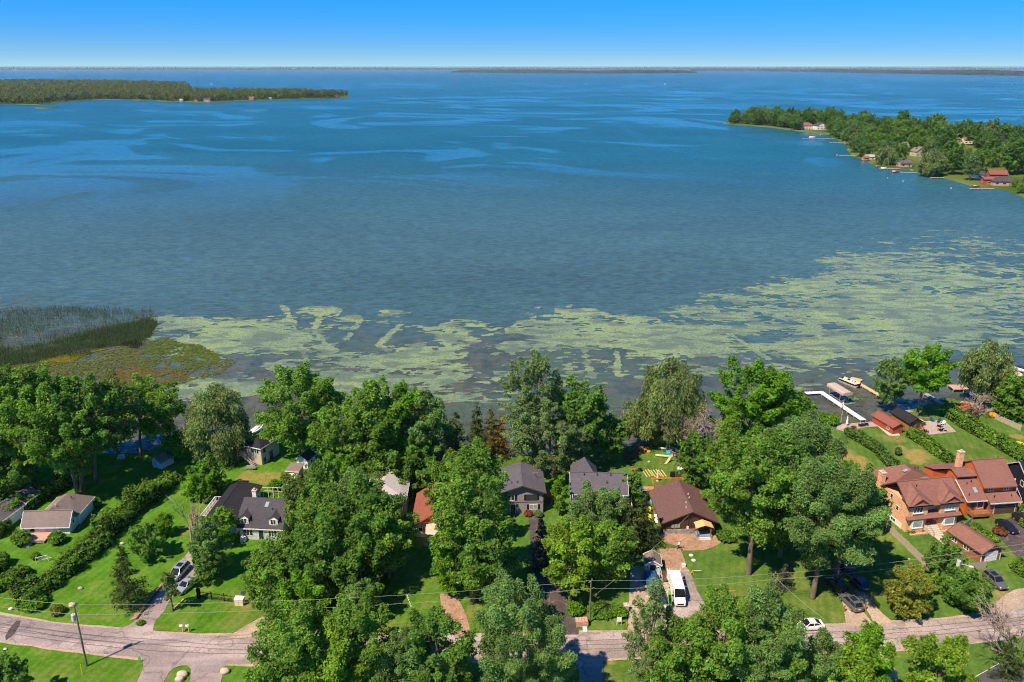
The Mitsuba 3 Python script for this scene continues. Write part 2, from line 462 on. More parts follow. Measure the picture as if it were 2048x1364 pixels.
sheet('painted_shadow', [(12, 1281), (10, 1273), (20, 1256), (34, 1241), (42, 1239), (42, 1246), (33, 1262), (22, 1275)], 0.06, 'dark_asphalt', 0.05, 'oval shadow painted dark on the asphalt at the left end of the road')  # a cast shadow, painted as a dark sheet laid on the asphalt
sheet('driveway', [(230, 1260), (262, 1249), (290, 1222), (318, 1185), (340, 1160), (350, 1135), (385, 1095), (405, 1100), (396, 1150), (366, 1185), (342, 1195), (331, 1220), (309, 1245), (306, 1268), (260, 1268)], 0.06, 'old_asphalt', 0.12, 'pale asphalt driveway with two silver vehicles on it')
sheet('driveway', [(450, 1276), (474, 1263), (505, 1244), (545, 1222), (600, 1195), (625, 1210), (560, 1250), (548, 1278)], 0.06, 'gravel', 0.2, 'sandy driveway mouth under the trees left of centre')
sheet('driveway', [(880, 1187), (912, 1190), (934, 1232), (944, 1275), (910, 1276), (895, 1245), (883, 1222)], 0.06, 'bare_soil', 0.2, 'brown earth driveway right of the shaded lawn')
sheet('driveway', [(1108, 1270), (1160, 1269), (1146, 1235), (1132, 1200), (1115, 1165), (1092, 1110), (1082, 1060), (1075, 1000), (1052, 1000), (1058, 1050), (1062, 1100), (1072, 1160), (1085, 1210), (1098, 1245)], 0.06, 'dark_asphalt', 0.12, 'dark asphalt driveway leading up to the grey house')
sheet('driveway', [(1345, 1140), (1378, 1139), (1394, 1180), (1413, 1215), (1440, 1268), (1330, 1268), (1338, 1200)], 0.06, 'old_asphalt', 0.12, 'asphalt driveway beside the white van')
sheet('gravel_yard', [(1262, 1130), (1345, 1140), (1340, 1200), (1335, 1268), (1255, 1262), (1258, 1200)], 0.05, 'gravel', 0.2, 'grey gravel parking strip under the blue tarpaulin')
sheet('concrete_pad', [(1318, 1098), (1360, 1096), (1376, 1139), (1332, 1142)], 0.07, 'bare_soil', 0.05, 'sandy pad behind the white van')
sheet('soil_yard', [(1322, 1068), (1445, 1066), (1452, 1076), (1432, 1092), (1410, 1100), (1372, 1103), (1352, 1092), (1330, 1085)], 0.05, 'bare_soil', 0.3, 'bare reddish soil in front of the brown bungalow')
sheet('driveway', [(1693, 1254), (1688, 1215), (1680, 1190), (1660, 1160), (1672, 1155), (1700, 1190), (1716, 1210), (1748, 1252)], 0.06, 'gravel', 0.25, 'left gravel track under the parked grey suv')
sheet('driveway', [(1748, 1250), (1735, 1222), (1722, 1200), (1706, 1180), (1722, 1176), (1740, 1200), (1762, 1225), (1788, 1247)], 0.06, 'gravel', 0.25, 'right gravel track leading to the silver car')
sheet('driveway', [(1955, 1238), (1985, 1215), (2005, 1195), (2030, 1180), (2200, 1150), (2200, 1195), (2040, 1218)], 0.06, 'gravel', 0.4, 'pale gravel apron at the right edge of the road')
sheet('parking_area', [(1985, 1066), (1992, 1046), (2060, 1020), (2250, 990), (2250, 1130), (2080, 1140), (2035, 1115), (2008, 1085)], 0.06, 'dark_asphalt', 0.1, 'dark cracked asphalt parking in front of the garage with cedar walls')
sheet('footpath', [(1864, 1070), (1877, 1067), (1893, 1084), (1887, 1090)], 0.06, 'concrete', 0.03, 'pale concrete path from the brick house steps')
sheet('footpath', [(1888, 1078), (1908, 1075), (1908, 1083), (1897, 1086)], 0.06, 'concrete', 0.03, 'short concrete strip beside the brick garage')
sheet('driveway', [(283, 1312), (345, 1318), (400, 1318), (452, 1325), (441, 1364), (430, 1420), (372, 1420), (380, 1364), (383, 1338), (372, 1330), (352, 1333), (338, 1345), (328, 1364), (310, 1420), (250, 1420), (274, 1364), (287, 1336)], 0.06, 'old_asphalt', 0.12, 'forked driveway meeting the road at the bottom left')
sheet('driveway', [(1147, 1316), (1206, 1314), (1206, 1340), (1212, 1420), (1160, 1420), (1158, 1345)], 0.06, 'old_asphalt', 0.1, 'pale driveway running down out of the bottom centre')
sheet('footpath', [(1757, 1303), (1768, 1302), (1790, 1340), (1810, 1420), (1785, 1420), (1772, 1345)], 0.06, 'gravel', 0.2, 'worn gravel path between the roadside bushes at bottom right')
PATIO1 = [(1672, 858), (1674, 851), (1735, 846), (1800, 838), (1803, 846), (1815, 850), (1780, 851), (1715, 855), (1700, 862), (1690, 862)]
sheet('patio', [(1673, 859), (1674, 849), (1740, 844), (1802, 836), (1806, 850), (1768, 852), (1722, 856), (1700, 866), (1690, 864)], 0.06, 'pavers', 0.03, 'stone paved patio at the foot of the white dock')
sheet('patio', [(1822, 846), (1876, 840), (1890, 843), (1913, 864), (1858, 870), (1848, 866)], 0.06, 'pavers', 0.03, 'paved fire pit terrace behind the black roofed boathouse')
sheet('footpath', [(1752, 850), (1764, 850), (1800, 869), (1800, 872), (1778, 872)], 0.06, 'concrete', 0.03, 'concrete walk along the red shed')
sheet('beach', [(1908, 812), (1925, 802), (1950, 806), (1985, 808), (1985, 820), (1948, 838), (1925, 826)], 0.05, 'gravel', 0.3, 'sandy bank by the wooden landing on the right shore')
sheet('mulch_bed', [(258, 1242), (262, 1236), (300, 1195), (322, 1168), (332, 1160), (336, 1166), (318, 1190), (285, 1225), (268, 1240)], 0.07, 'bare_soil', 0.1, 'reddish mulch strip along the left driveway')
# ---------------------------------------------------------------- vegetation builders
scene['leaf'] = {'type': 'principledthin', 'base_color': {'type': 'mesh_attribute', 'name': 'vertex_color'}, 'roughness': 0.55, 'diff_trans': 1.15, 'spec_trans': 0.0, 'eta': 1.4}
scene['stem'] = {'type': 'twosided', 'b': {'type': 'diffuse', 'reflectance': {'type': 'mesh_attribute', 'name': 'vertex_color'}}}


def bark_fn(p, n, uv):
    return mix((0.13, 0.10, 0.075), (0.26, 0.21, 0.16), fbm(p.x * 2.5, p.y * 2.5, p.z * 0.7, 2))


procmat('bark', bark_fn)
matte('dead_wood', (0.36, 0.29, 0.235))
matte('shade_green', (0.018, 0.035, 0.009))  # painted inner shade: very dark green for the hulls inside shrubs and hedges
SPECIES = {  # leaf colour in full sun (linear), spread of colour, leaf aspect, style
    'maple': ((0.190, 0.345, 0.052), 0.55, 'round'), 'deep': ((0.145, 0.290, 0.050), 0.6, 'round'), 'lime': ((0.235, 0.395, 0.042), 0.6, 'round'), 'bright': ((0.165, 0.350, 0.028), 0.55, 'round'),
    'willow': ((0.260, 0.350, 0.120), 0.42, 'willow'), 'poplar': ((0.235, 0.340, 0.125), 0.35, 'poplar'), 'silver': ((0.205, 0.345, 0.100), 0.36, 'round'), 'olive': ((0.195, 0.285, 0.075), 0.5, 'round'), 'yellow': ((0.25, 0.29, 0.05), 0.5, 'round'),
    'spruce': ((0.105, 0.155, 0.046), 0.7, 'conifer'), 'bluespruce': ((0.121, 0.134, 0.098), 0.6, 'conifer'), 'gold': ((0.298, 0.173, 0.037), 0.6, 'conifer'), 'olivecon': ((0.185, 0.166, 0.037), 0.6, 'conifer'), 'cedar': ((0.142, 0.269, 0.022), 0.9, 'conifer'),
    'rust': ((0.284, 0.109, 0.050), 0.6, 'round'), 'hedge': ((0.180, 0.325, 0.045), 0.5, 'round'), 'hedgedark': ((0.150, 0.265, 0.058), 0.5, 'round')}


def unit(a):
    return a / (np.linalg.norm(a, axis=-1, keepdims=True) + 1e-9)


def leaf_mesh(c, nrm, axis, L, asp, col):
    """Folded diamond leaves (clumps of leaves at this distance): centres, facing, long axis, length, width/length, colour."""
    nrm = unit(nrm)
    t = unit(axis - (axis * nrm).sum(1, keepdims=True) * nrm)
    s = np.cross(nrm, t)
    L = np.broadcast_to(np.asarray(L, float), (len(c),))[:, None]
    W = L * np.broadcast_to(np.asarray(asp, float), (len(c),))[:, None]
    v = np.stack([c - t * L * .5, c + s * W * .5 + nrm * L * .10 - t * L * .08, c + t * L * .5 - nrm * L * .12, c - s * W * .5 + nrm * L * .10 - t * L * .08], 1).reshape(-1, 3)
    b = np.arange(len(c))[:, None] * 4
    f = np.concatenate([b + [0, 1, 2], b + [0, 2, 3]], 1).reshape(-1, 3)
    return trimesh.Trimesh(v, f, process=False), np.repeat(np.clip(col, 0, .9), 4, 0)


def leaf_colors(rng, base, n, clump_gain, var=0.30):
    g = clump_gain * (1 + rng.normal(0, var, n))
    h = rng.normal(0, 0.10, n)
    c = 1.10 * np.array(base)[None] * np.clip(g, .3, 2.2)[:, None]
    c[:, 0] *= 1 + h * 1.4; c[:, 2] *= 1 - h * .6
    return c


def sphere_dirs(rng, n):
    return unit(rng.normal(size=(n, 3)))


def crown(rng, ctr, R, hz, sp, L, seed, dens=1.0, low=0.55):
    """Leaves of a broad crown: clumps of leaves standing on an uneven, lobed envelope; returns mesh, colours, clump centres."""
    base, asp, style = SPECIES[sp]
    rc = 0.185 * R + 0.40
    ncl = int(np.clip(5.2 * (R * R * 0.55 + R * hz * 0.45) / (rc * rc) * 0.92, 16, 150))
    d = sphere_dirs(rng, ncl)
    rad = 0.50 + 0.48 * rng.random(ncl) ** 0.55
    lob = 0.84 + 0.36 * meshkit.fbm(d * 1.5 + seed * 7.7, 3, seed)
    shape = np.where(d[:, 2] < 0, 1 + 0.05 * np.abs(d[:, 2]), 1 - 0.10 * d[:, 2] ** 2)
    cc = d * (rad * lob)[:, None] * np.array([R, R, hz])
    cc[:, :2] *= shape[:, None]
    cr = rc * rng.uniform(.62, 1.38, ncl)
    gain = rng.uniform(.72, 1.25, ncl)
    if style == 'poplar': cr *= 0.8
    cov = {'round': 1.3, 'willow': 1.5, 'poplar': 1.3}[style] * dens
    per = np.maximum((4 * np.pi * cr ** 2 * 0.6 / (L * L * asp * 0.5) * cov * 0.62).astype(int), 6)
    idx = np.repeat(np.arange(ncl), per); n = len(idx)
    ld = sphere_dirs(rng, n); ld[:, 2] = np.where(ld[:, 2] < -0.25, -ld[:, 2] * rng.random(n), ld[:, 2])
    rr = cr[idx] * rng.uniform(.55, 1.05, n)
    if style == 'willow':
        off = ld * rr[:, None] * [.85, .85, .8]
        drop = rng.random(n) ** 1.5 * cr[idx] * 1.9
        off[:, 2] -= drop
        out = unit(cc[idx] * [1, 1, .2] + off * [1, 1, 0])
        p = cc[idx] + off + out * (drop * .12)[:, None]
        nrm = out + 0.55 * rng.normal(size=(n, 3)) + [0, 0, .35]
        ax = np.array([0, 0, -1.0]) + 0.5 * out + .35 * rng.normal(size=(n, 3))
    else:
        axc = unit(unit(cc) * [1, 1, .7] + [0, 0, .75] + .35 * rng.normal(size=(ncl, 3)))[idx]      # each clump is a spray that points outward and up
        u_ = rng.uniform(-.9, 1.0, n) ** 1
        off = ld * (rr * (.80 - .42 * np.maximum(u_, 0)))[:, None] + axc * (u_ * cr[idx] * 1.05)[:, None]
        p = cc[idx] + off
        nrm = ld * .5 + unit(cc[idx]) * .3 + [-.14, -.14, .55] + .46 * rng.normal(size=(n, 3))
        ax = (rng.normal(size=(n, 3)) + (ld * .8 if style == 'round' else np.array([0, 0, 1.1])))
    keep = p[:, 2] > -hz * 1.15
    p, nrm, ax, idx = p[keep], nrm[keep], ax[keep], idx[keep]
    inner = np.clip(np.linalg.norm(p / [R, R, hz], axis=1), .3, 1.1)
    m, c = leaf_mesh(p + ctr, nrm, ax, L * rng.uniform(.6, 1.35, len(p)), asp * rng.uniform(.8, 1.25, len(p)), leaf_colors(rng, base, len(p), gain[idx]))
    return m, c, cc + ctr


def limb(rng, a, b, r0, r1, k=5, sag=.12):
    a, b = np.array(a, float), np.array(b, float)
    t = np.linspace(0, 1, k)[:, None]
    p = a + (b - a) * t
    L = np.linalg.norm(b - a)
    p[1:-1] += rng.normal(0, sag * L * .35, (k - 2, 3))
    p[:, 2] += (np.sin(t[:, 0] * np.pi) * -sag * L * .5)
    return tube(p, np.linspace(r0, r1, k), 5)


def conifer_leaves(rng, x, y, h, R, sp, L, cb=.06):
    base, asp, _ = SPECIES[sp]
    nb = int(np.clip(h * 9, 30, 170))
    zf = rng.random(nb) ** 1.15 * (1 - cb) + cb
    az = rng.uniform(0, 2 * np.pi, nb)
    rl = R * (1 - zf) ** .82 * rng.uniform(.55, 1.15, nb) + .12 * R
    ps, ax, g, ns = [], [], [], []
    for z, a, r, gg in zip(zf, az, rl, rng.uniform(.7, 1.3, nb)):
        n = max(4, int(r / L * 7))
        t = rng.random(n) ** .8
        o = np.array([math.cos(a), math.sin(a), 0])
        q = np.column_stack([x + o[0] * r * t, y + o[1] * r * t, z * h - r * .32 * t + .12 * r * t * t])
        w = r * .26 * (1 - .5 * t)
        q += rng.normal(size=(n, 3)) * [1, 1, .35] * w[:, None] * .8
        ps.append(q); ax.append(o + rng.normal(0, .5, (n, 3))); g.append(np.full(n, gg)); ns.append(np.array([0, 0, 1.0]) + .5 * o + rng.normal(0, .5, (n, 3)))
    p, ax, g, ns = np.vstack(ps), np.vstack(ax), np.concatenate(g), np.vstack(ns)
    return leaf_mesh(p, ns, ax, L * rng.uniform(.7, 1.4, len(p)), .42, leaf_colors(rng, base, len(p), g))


TREE_SEED = [100]


def tree(name, label, cat_, b, h, R, sp, cb=.28, off=(0, 0), group=None, trunk=True, dens=1.0, Lk=1.0, limbs=9):
    """A tree standing at b=(x, y): a tapered trunk with limbs, and its crown."""
    TREE_SEED[0] += 1
    seed = TREE_SEED[0]; rng = np.random.default_rng(seed)
    key = thing(name, label, cat_, group)
    x, y = b[0], b[1]
    dep = pr((x, y, h * .6))[2]
    L = min(0.0037 * dep * Lk, max(.22 * R, .3))
    if SPECIES[sp][2] == 'conifer':
        m, c = conifer_leaves(rng, x, y, h, R, sp, L * .9, cb)
        scene[key + '__crown'] = mikit.ply(m, 'leaf', color=c)
        scene[key + '__trunk'] = mikit.ply(tube([(x, y, -.1), (x, y, h * .5), (x, y, h * .96)], [.018 * h, .011 * h, .02], 6), 'bark', smooth=True)
        return key
    zb = cb * h
    ctr = np.array([x + off[0], y + off[1], (zb + h) / 2]); hz = (h - zb) / 2 * 1.02
    m, c, cc = crown(rng, ctr, R, hz, sp, L, seed, dens)
    scene[key + '__crown'] = mikit.ply(m, 'leaf', color=c)
    if trunk:
        r0 = .016 * h + .05
        fork = np.array([x + off[0] * .35, y + off[1] * .35, zb + .18 * (h - zb)])
        parts = [tube([(x, y, -.15), (x, y, .3), (x + off[0] * .15, y + off[1] * .15, fork[2] * .6), fork], [r0 * 1.5, r0 * 1.1, r0 * .9, r0 * .75], 8)]
        top = np.array([ctr[0], ctr[1], h * .8])
        parts.append(limb(rng, fork, top, r0 * .7, .06, 6, .05))
        for k in rng.permutation(len(cc))[:limbs]:
            s = fork + (top - fork) * rng.uniform(0, .6)
            if cc[k][2] > s[2] - 1.5: parts.append(limb(rng, s, cc[k], r0 * .42, .04))
        scene[key + '__trunk'] = mikit.ply(cat(parts), 'bark', smooth=True)
    return key


def tpx(label, sp, ub, vb, vt, rpx, cb=.28, uc=None, name='broadleaf_tree', cat_='tree', **k):
    """A tree by what the photo shows: foot at (ub, vb), top on row vt, crown half width in photo px, crown centre column uc."""
    b = G(ub, vb)
    h = height_at(b, vt)
    dep = pr((b[0], b[1], h * .6))[2]
    R = rpx * dep / F
    off = (0, 0)
    if uc is not None:
        zc = h * .6
        off = ((uc - pr((b[0], b[1], zc))[0]) * dep / F, 0)
    return tree(name, label, cat_, b, h, R * 1.04, sp, cb, off, **k)


def bush(name, label, cat_, b, R, h, sp, group=None, seed=None, sy=1.0, yaw=0.0, inner=True):
    """A shrub that stands on the ground: leaves all over a lumpy body, dark inside."""
    TREE_SEED[0] += 1
    seed = TREE_SEED[0]; rng = np.random.default_rng(seed)
    base, asp, _ = SPECIES[sp]
    key = thing(name, label, cat_, group)
    dep = pr((b[0], b[1], h * .5))[2]
    L = min(.0033 * dep, .3 * R + .1)
    n = int(np.clip(4.2 * np.pi * R * R * sy ** .5 * (.5 + .5 * h / R) / (L * L * asp * .5) * .85, 60, 9000))
    d = sphere_dirs(rng, n); d[:, 2] = np.abs(d[:, 2]) - .25 * rng.random(n)
    lob = .68 + .62 * meshkit.fbm(d * 2.1 + seed * 3.1, 3, seed)
    p = d * (lob * rng.uniform(.82, 1.06, n))[:, None] * [R, R * sy, h * .55]
    p[:, 2] += h * .45
    gl = .7 + .6 * meshkit.noise(p * (1.1 / max(R * .35, .5)) + seed, seed)
    Mx = place(b[0], b[1], yaw)
    nr = d + [0, 0, .4] + .55 * rng.normal(size=(n, 3))
    m, c = leaf_mesh(p, nr, rng.normal(size=(n, 3)) + d, L * rng.uniform(.7, 1.3, n), asp, leaf_colors(rng, base, n, gl))
    m.apply_transform(Mx)
    scene[key + '__foliage'] = mikit.ply(m, 'leaf', color=c)
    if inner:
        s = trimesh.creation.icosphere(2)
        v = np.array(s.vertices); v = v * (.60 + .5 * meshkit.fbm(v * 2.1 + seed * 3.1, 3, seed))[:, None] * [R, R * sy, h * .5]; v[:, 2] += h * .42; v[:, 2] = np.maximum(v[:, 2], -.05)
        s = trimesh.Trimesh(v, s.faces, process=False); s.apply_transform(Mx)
        scene[key + '__branches'] = mikit.ply(s, 'shade_green', smooth=True)  # not real branches: added dark hull, inner shade painted in, stops see-through
    return key


def bpx(label, sp, u, vb, vt, rpx, name='shrub', cat_='shrub', **k):
    b = G(u, vb); dep = pr((b[0], b[1], 1))[2]; R = rpx * dep / F
    b = b + [0, R * .6, 0]
    return bush(name, label, cat_, b, R, max(.6, height_at(b + [0, R * .3, 0], vt)), sp, **k)


def hedge(label, pts, w, h, sp='hedge', name='hedge', group=None, rough=.35, gaps=0.0):
    """A hedge along ground points (x, y): leaves over a long rounded body."""
    TREE_SEED[0] += 1
    seed = TREE_SEED[0]; rng = np.random.default_rng(seed)
    base, asp, _ = SPECIES[sp]
    key = thing(name, label, 'hedge', group)
    P = np.array(pts, float); P = P[:, :2]
    seg = np.linalg.norm(np.diff(P, axis=0), axis=1); cum = np.concatenate([[0], np.cumsum(seg)]); LEN = cum[-1]
    dep = pr((*P.mean(0), h))[2]; L = .0034 * dep
    n = int(LEN * (w + 2 * h) / (L * L * asp * .5) * 1.0)

    def at(s):
        x, y = np.interp(s, cum, P[:, 0]), np.interp(s, cum, P[:, 1])
        i = np.clip(np.searchsorted(cum, s) - 1, 0, len(seg) - 1)
        t = (np.diff(P, axis=0) / seg[:, None])[i]
        return np.column_stack([x, y]), t

    def body(s, a, k):
        c, t = at(s)
        nn = np.column_stack([-t[:, 1], t[:, 0]])
        q = np.column_stack([s * .45, np.cos(a) * 1.5, np.sin(a) * 1.5])
        lob = 1 + rough * 1.6 * (meshkit.fbm(q + seed, 3, seed) - .5)
        hh = h * (1 + rough * 1.1 * (meshkit.fbm(np.column_stack([s * .22, s * 0, s * 0]) + seed, 2, seed + 3) - .5))
        ce, se = np.cos(a), np.sin(a)
        e = .6; k = k * np.clip((np.minimum(s, LEN - s) + .05) / (w * .45), .02, 1) ** .5
        px_ = np.sign(ce) * np.abs(ce) ** e * w * .5 * lob * k; pz = np.abs(se) ** e * hh * lob * k
        return np.column_stack([c + nn * px_[:, None], pz]), np.column_stack([nn * ce[:, None], se])
    s = rng.uniform(0, LEN, n); a = rng.uniform(0, np.pi, n)
    p, d = body(s, a, rng.uniform(.84, 1.05, n))
    gl = .68 + .64 * meshkit.noise(p * .8 + seed, seed)
    m, c = leaf_mesh(p, d + [0, 0, .3] + .6 * rng.normal(size=(n, 3)), rng.normal(size=(n, 3)) + d, L * rng.uniform(.7, 1.35, n), asp, leaf_colors(rng, base, n, gl))
    scene[key + '__foliage'] = mikit.ply(m, 'leaf', color=c)
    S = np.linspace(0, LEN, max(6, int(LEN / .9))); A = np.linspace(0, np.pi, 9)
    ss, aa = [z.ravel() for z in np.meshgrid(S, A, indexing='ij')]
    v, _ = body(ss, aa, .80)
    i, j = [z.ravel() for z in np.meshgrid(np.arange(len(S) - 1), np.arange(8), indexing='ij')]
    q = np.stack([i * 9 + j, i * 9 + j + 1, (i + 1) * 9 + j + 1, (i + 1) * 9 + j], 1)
    scene[key + '__branches'] = mikit.ply(trimesh.Trimesh(v, np.vstack([q[:, [0, 1, 2]], q[:, [0, 2, 3]]]), process=False), 'shade_green', smooth=True)  # added dark hull under the leaves blocks see-through, shade in its colour
    return key


def dead_tree(label, b, h, spread, name='bare_tree', seed=0, levels=4, r0=None, lean=(0, 0), m='dead_wood', n0=7):
    rng = np.random.default_rng(seed)
    key = thing(name, label, 'tree')
    tubes, twigs = [], []
    r0 = r0 or .016 * h

    def grow(p, d, L, r, lev):
        e = p + d * L
        midp = (p + e) / 2 + rng.normal(0, L * .05, 3)
        (tubes if lev < 2 else twigs).append(tube([p, midp, e], [r, r * .8, r * .55], 6 if lev < 2 else 4))
        if lev >= levels: return
        for _ in range(n0 if lev == 0 else rng.integers(3, 5)):
            s = rng.uniform(.35, 1.0)
            q = p + (e - p) * s
            dd = unit((d + rng.normal(0, .55 * spread, 3) + [0, 0, .15])[None])[0]
            grow(q, dd, L * rng.uniform(.45, .75), max(r * .5, .04), lev + 1)
    grow(np.array([b[0], b[1], -.1]), unit(np.array([[lean[0], lean[1], 1.0]]))[0], h * .5, r0, 0)
    scene[key + '__trunk'] = mikit.ply(cat(tubes), m, smooth=True)
    scene[key + '__twigs'] = mikit.ply(cat(twigs), m, smooth=True)
    return key
# ---------------------------------------------------------------- weed mats, lilies and reeds on the lake


def weed_fn(p, n, uv):
    x, y = p.x, p.y
    a = fbm(x * 0.06, y * 0.06, 3.0, 3)
    f = noise(x * 2.3, y * 2.3, 2.0)
    c = mix((0.145, 0.205, 0.095), (0.190, 0.260, 0.095), smoothstep(.3, .7, a)) * (0.72 + 0.56 * f)
    return mix(c, C3(0.075, 0.10, 0.070), smoothstep(.44, .68, fbm(x * .16, y * .36, 8.0, 4)) * .65)


scene['weed'] = {'type': 'twosided', 'b': {'type': 'principled', 'base_color': mikit.proc(weed_fn), 'roughness': 0.35, 'specular': 0.35}}
BLOBS = []   # soft patches of floating weed: centre, two half axes (m), strength


def wb(u, v, ru, rv, s):
    a = G(u, v, WZ); b = G(u + ru, v, WZ); c = G(u, v - rv, WZ)
    BLOBS.append((a[0], a[1], b[0] - a[0], c[1] - a[1], s))


for q in [(480, 672, 130, 34, 1.0), (400, 690, 60, 30, .75), (380, 655, 80, 20, .8), (560, 640, 40, 22, .7), (430, 775, 110, 26, 1.0), (330, 640, 50, 14, .6), (520, 740, 50, 12, .3), (620, 625, 50, 14, .6), (655, 655, 40, 24, .55),
          (695, 634, 32, 8, 1.0), (800, 632, 60, 12, .55), (800, 720, 130, 30, .8), (690, 735, 70, 24, .75), (720, 760, 110, 34, 1.0), (850, 740, 60, 40, .75), (780, 790, 130, 22, .85), (880, 790, 50, 16, .65), (905, 680, 40, 30, .6), (925, 650, 50, 14, .65),
          (640, 700, 40, 26, .6), (960, 655, 60, 10, .5), (850, 655, 40, 10, .5), (1015, 655, 16, 10, 1.0), (1040, 690, 30, 10, .9), (1080, 640, 60, 24, .8), (1150, 640, 80, 26, .95), (1190, 660, 130, 20, .95), (1320, 680, 140, 26, 1.0), (1250, 650, 120, 26, .9), (1380, 700, 90, 24, .95),
          (1450, 640, 120, 30, .75), (1500, 690, 60, 20, .6), (1600, 700, 90, 26, .9), (1640, 715, 80, 16, .7), (1580, 610, 130, 36, .8), (1700, 590, 150, 44, .95), (1780, 640, 170, 48, 1.0), (1700, 680, 120, 36, .9), (1850, 570, 160, 60, .95), (1950, 560, 150, 70, .75), (1900, 640, 110, 40, .8), (2000, 500, 120, 60, .6), (1480, 600, 80, 22, .5),
          (1130, 700, 130, 26, .45), (1180, 740, 60, 26, .38), (1250, 720, 80, 24, .5), (1420, 745, 160, 20, .38), (1000, 720, 60, 40, .3), (980, 780, 80, 30, .28), (1560, 745, 160, 26, .4), (1700, 740, 120, 14, .35), (1960, 690, 120, 26, .35), (1830, 410, 90, 12, .42), (1780, 372, 60, 8, .4), (1950, 420, 110, 14, .4), (1940, 395, 60, 6, .4), (1690, 795, 34, 10, .5), (1790, 800, 14, 5, .4), (600, 690, 30, 40, .5)]:
    wb(*q)
LINES = []
for q in [[(565, 612), (590, 650), (600, 690), (615, 720)], [(640, 625), (628, 660), (660, 700), (640, 690)], [(905, 640), (895, 680), (885, 725)], [(1070, 700), (1110, 660), (1130, 640)], [(1040, 665), (1100, 680), (1150, 692), (1200, 700)], [(1140, 640), (1160, 690), (1190, 755)], [(1230, 700), (1240, 750)], [(1100, 680), (1105, 700)],
          [(1340, 625), (1400, 665), (1440, 690), (1500, 720)], [(1400, 630), (1460, 670), (1540, 720)], [(1310, 635), (1350, 660)], [(775, 700), (760, 690), (800, 650)], [(770, 735), (800, 695)], [(960, 650), (980, 660), (1000, 655)], [(1290, 640), (1330, 690)], [(930, 660), (900, 690)], [(1870, 640), (1960, 650), (2048, 668)], [(720, 640), (700, 665), (690, 680)]]:
    LINES.append(np.array(px(q, WZ)))


def weed_field(X, Y):
    f = np.zeros_like(X)
    P = np.stack([X, Y, 0 * X], -1)
    warp = (meshkit.fbm(P * .045 + 3, 3, 2) - .5) * 16, (meshkit.fbm(P * .045 + 31, 3, 6) - .5) * 16
    XX, YY = X + warp[0], Y + warp[1]
    for (cx, cy, rx, ry, s) in BLOBS:
        q = ((XX - cx) / rx) ** 2 + ((YY - cy) / ry) ** 2
        f = np.maximum(f, s * np.clip(1.25 - q * .8, 0, 1) ** .5)
    f = f * 1.0
    for l in LINES:
        d = np.full_like(X, 1e9)
        for a, b in zip(l[:-1], l[1:]):
            t = np.clip(((X + warp[0] * .12 - a[0]) * (b[0] - a[0]) + (Y + warp[1] * .12 - a[1]) * (b[1] - a[1])) / ((b - a) ** 2).sum(), 0, 1)
            d = np.minimum(d, np.hypot(X + warp[0] * .12 - a[0] - t * (b[0] - a[0]), Y + warp[1] * .12 - a[1] - t * (b[1] - a[1])))
        f = np.maximum(f, 1.05 * np.exp(-(d / 1.5) ** 2))
    A = meshkit.fbm(P * [.085, .20, 1], 4, 11) - .5
    B = meshkit.fbm(P * [.40, .85, 1] + 40, 3, 17) - .5
    return np.where(f < .12, -1, f - (.55 + .0012 * np.maximum(Y - 260, 0) + 1.55 * A + 1.35 * B))


def contour_mesh(field, x0, x1, y0, y1, st):
    """The area where the field is above zero, as triangles whose edges follow the zero line."""
    xs, ys = np.arange(x0, x1, st), np.arange(y0, y1, st)
    X, Y = np.meshgrid(xs, ys, indexing='ij')
    f = field(X, Y)
    V, Fc = [], []
    p = lambda i, j: np.stack([X[i, j], Y[i, j]], -1)
    I, J = np.meshgrid(np.arange(len(xs) - 1), np.arange(len(ys) - 1), indexing='ij')
    for tri in (((0, 0), (1, 0), (1, 1)), ((0, 0), (1, 1), (0, 1))):
        pts = [(I + a, J + b) for a, b in tri]
        fv = np.stack([f[q] for q in pts], -1).reshape(-1, 3)
        pv = np.stack([p(*q) for q in pts], -2).reshape(-1, 3, 2)
        pos = fv > 0; n = pos.sum(1)
        full = pv[n == 3]; V.append(full.reshape(-1, 2)); Fc.append(len(full))
        for cnt in (1, 2):
            s = n == cnt
            if not s.any(): continue
            pp, ff, po = pv[s], fv[s], pos[s]
            k = np.argmax(po == (cnt == 1), axis=1)                      # the odd corner
            r = np.arange(len(pp)); a, b, c = k, (k + 1) % 3, (k + 2) % 3
            A, B, Cc = pp[r, a], pp[r, b], pp[r, c]; fa, fb, fc = ff[r, a][:, None], ff[r, b][:, None], ff[r, c][:, None]
            AB, AC = A + (B - A) * fa / (fa - fb), A + (Cc - A) * fa / (fa - fc)
            if cnt == 1:
                t = np.stack([A, AB, AC], 1)
            else:
                t = np.concatenate([np.stack([AB, B, Cc], 1), np.stack([AB, Cc, AC], 1)])
            V.append(t.reshape(-1, 2))
    v = np.vstack(V)
    return trimesh.Trimesh(np.column_stack([v, np.full(len(v), WZ + .05)]), np.arange(len(v)).reshape(-1, 3), process=False)


wm = contour_mesh(lambda X, Y: weed_field(X, Y), -150, 300, 186, 450, 0.55)
solo('floating_weed', wm, 'weed', label='pale green mats of water weed drifting on the near lake with boat trails through them', cat_=None, kind='stuff')
del labels['floating_weed']['label']; labels['floating_weed'].update(label='pale green mats of water weed floating on the near lake', category='water weed')


def in_poly(rng, poly, n, z=0.0):
    P = Polygon(px(poly, z)); x0, y0, x1, y1 = P.bounds
    import shapely
    out = np.zeros((0, 2))
    while len(out) < n:
        q = np.column_stack([rng.uniform(x0, x1, n * 2), rng.uniform(y0, y1, n * 2)])
        out = np.vstack([out, q[shapely.contains_xy(P, q[:, 0], q[:, 1])]])
    return out[:n]


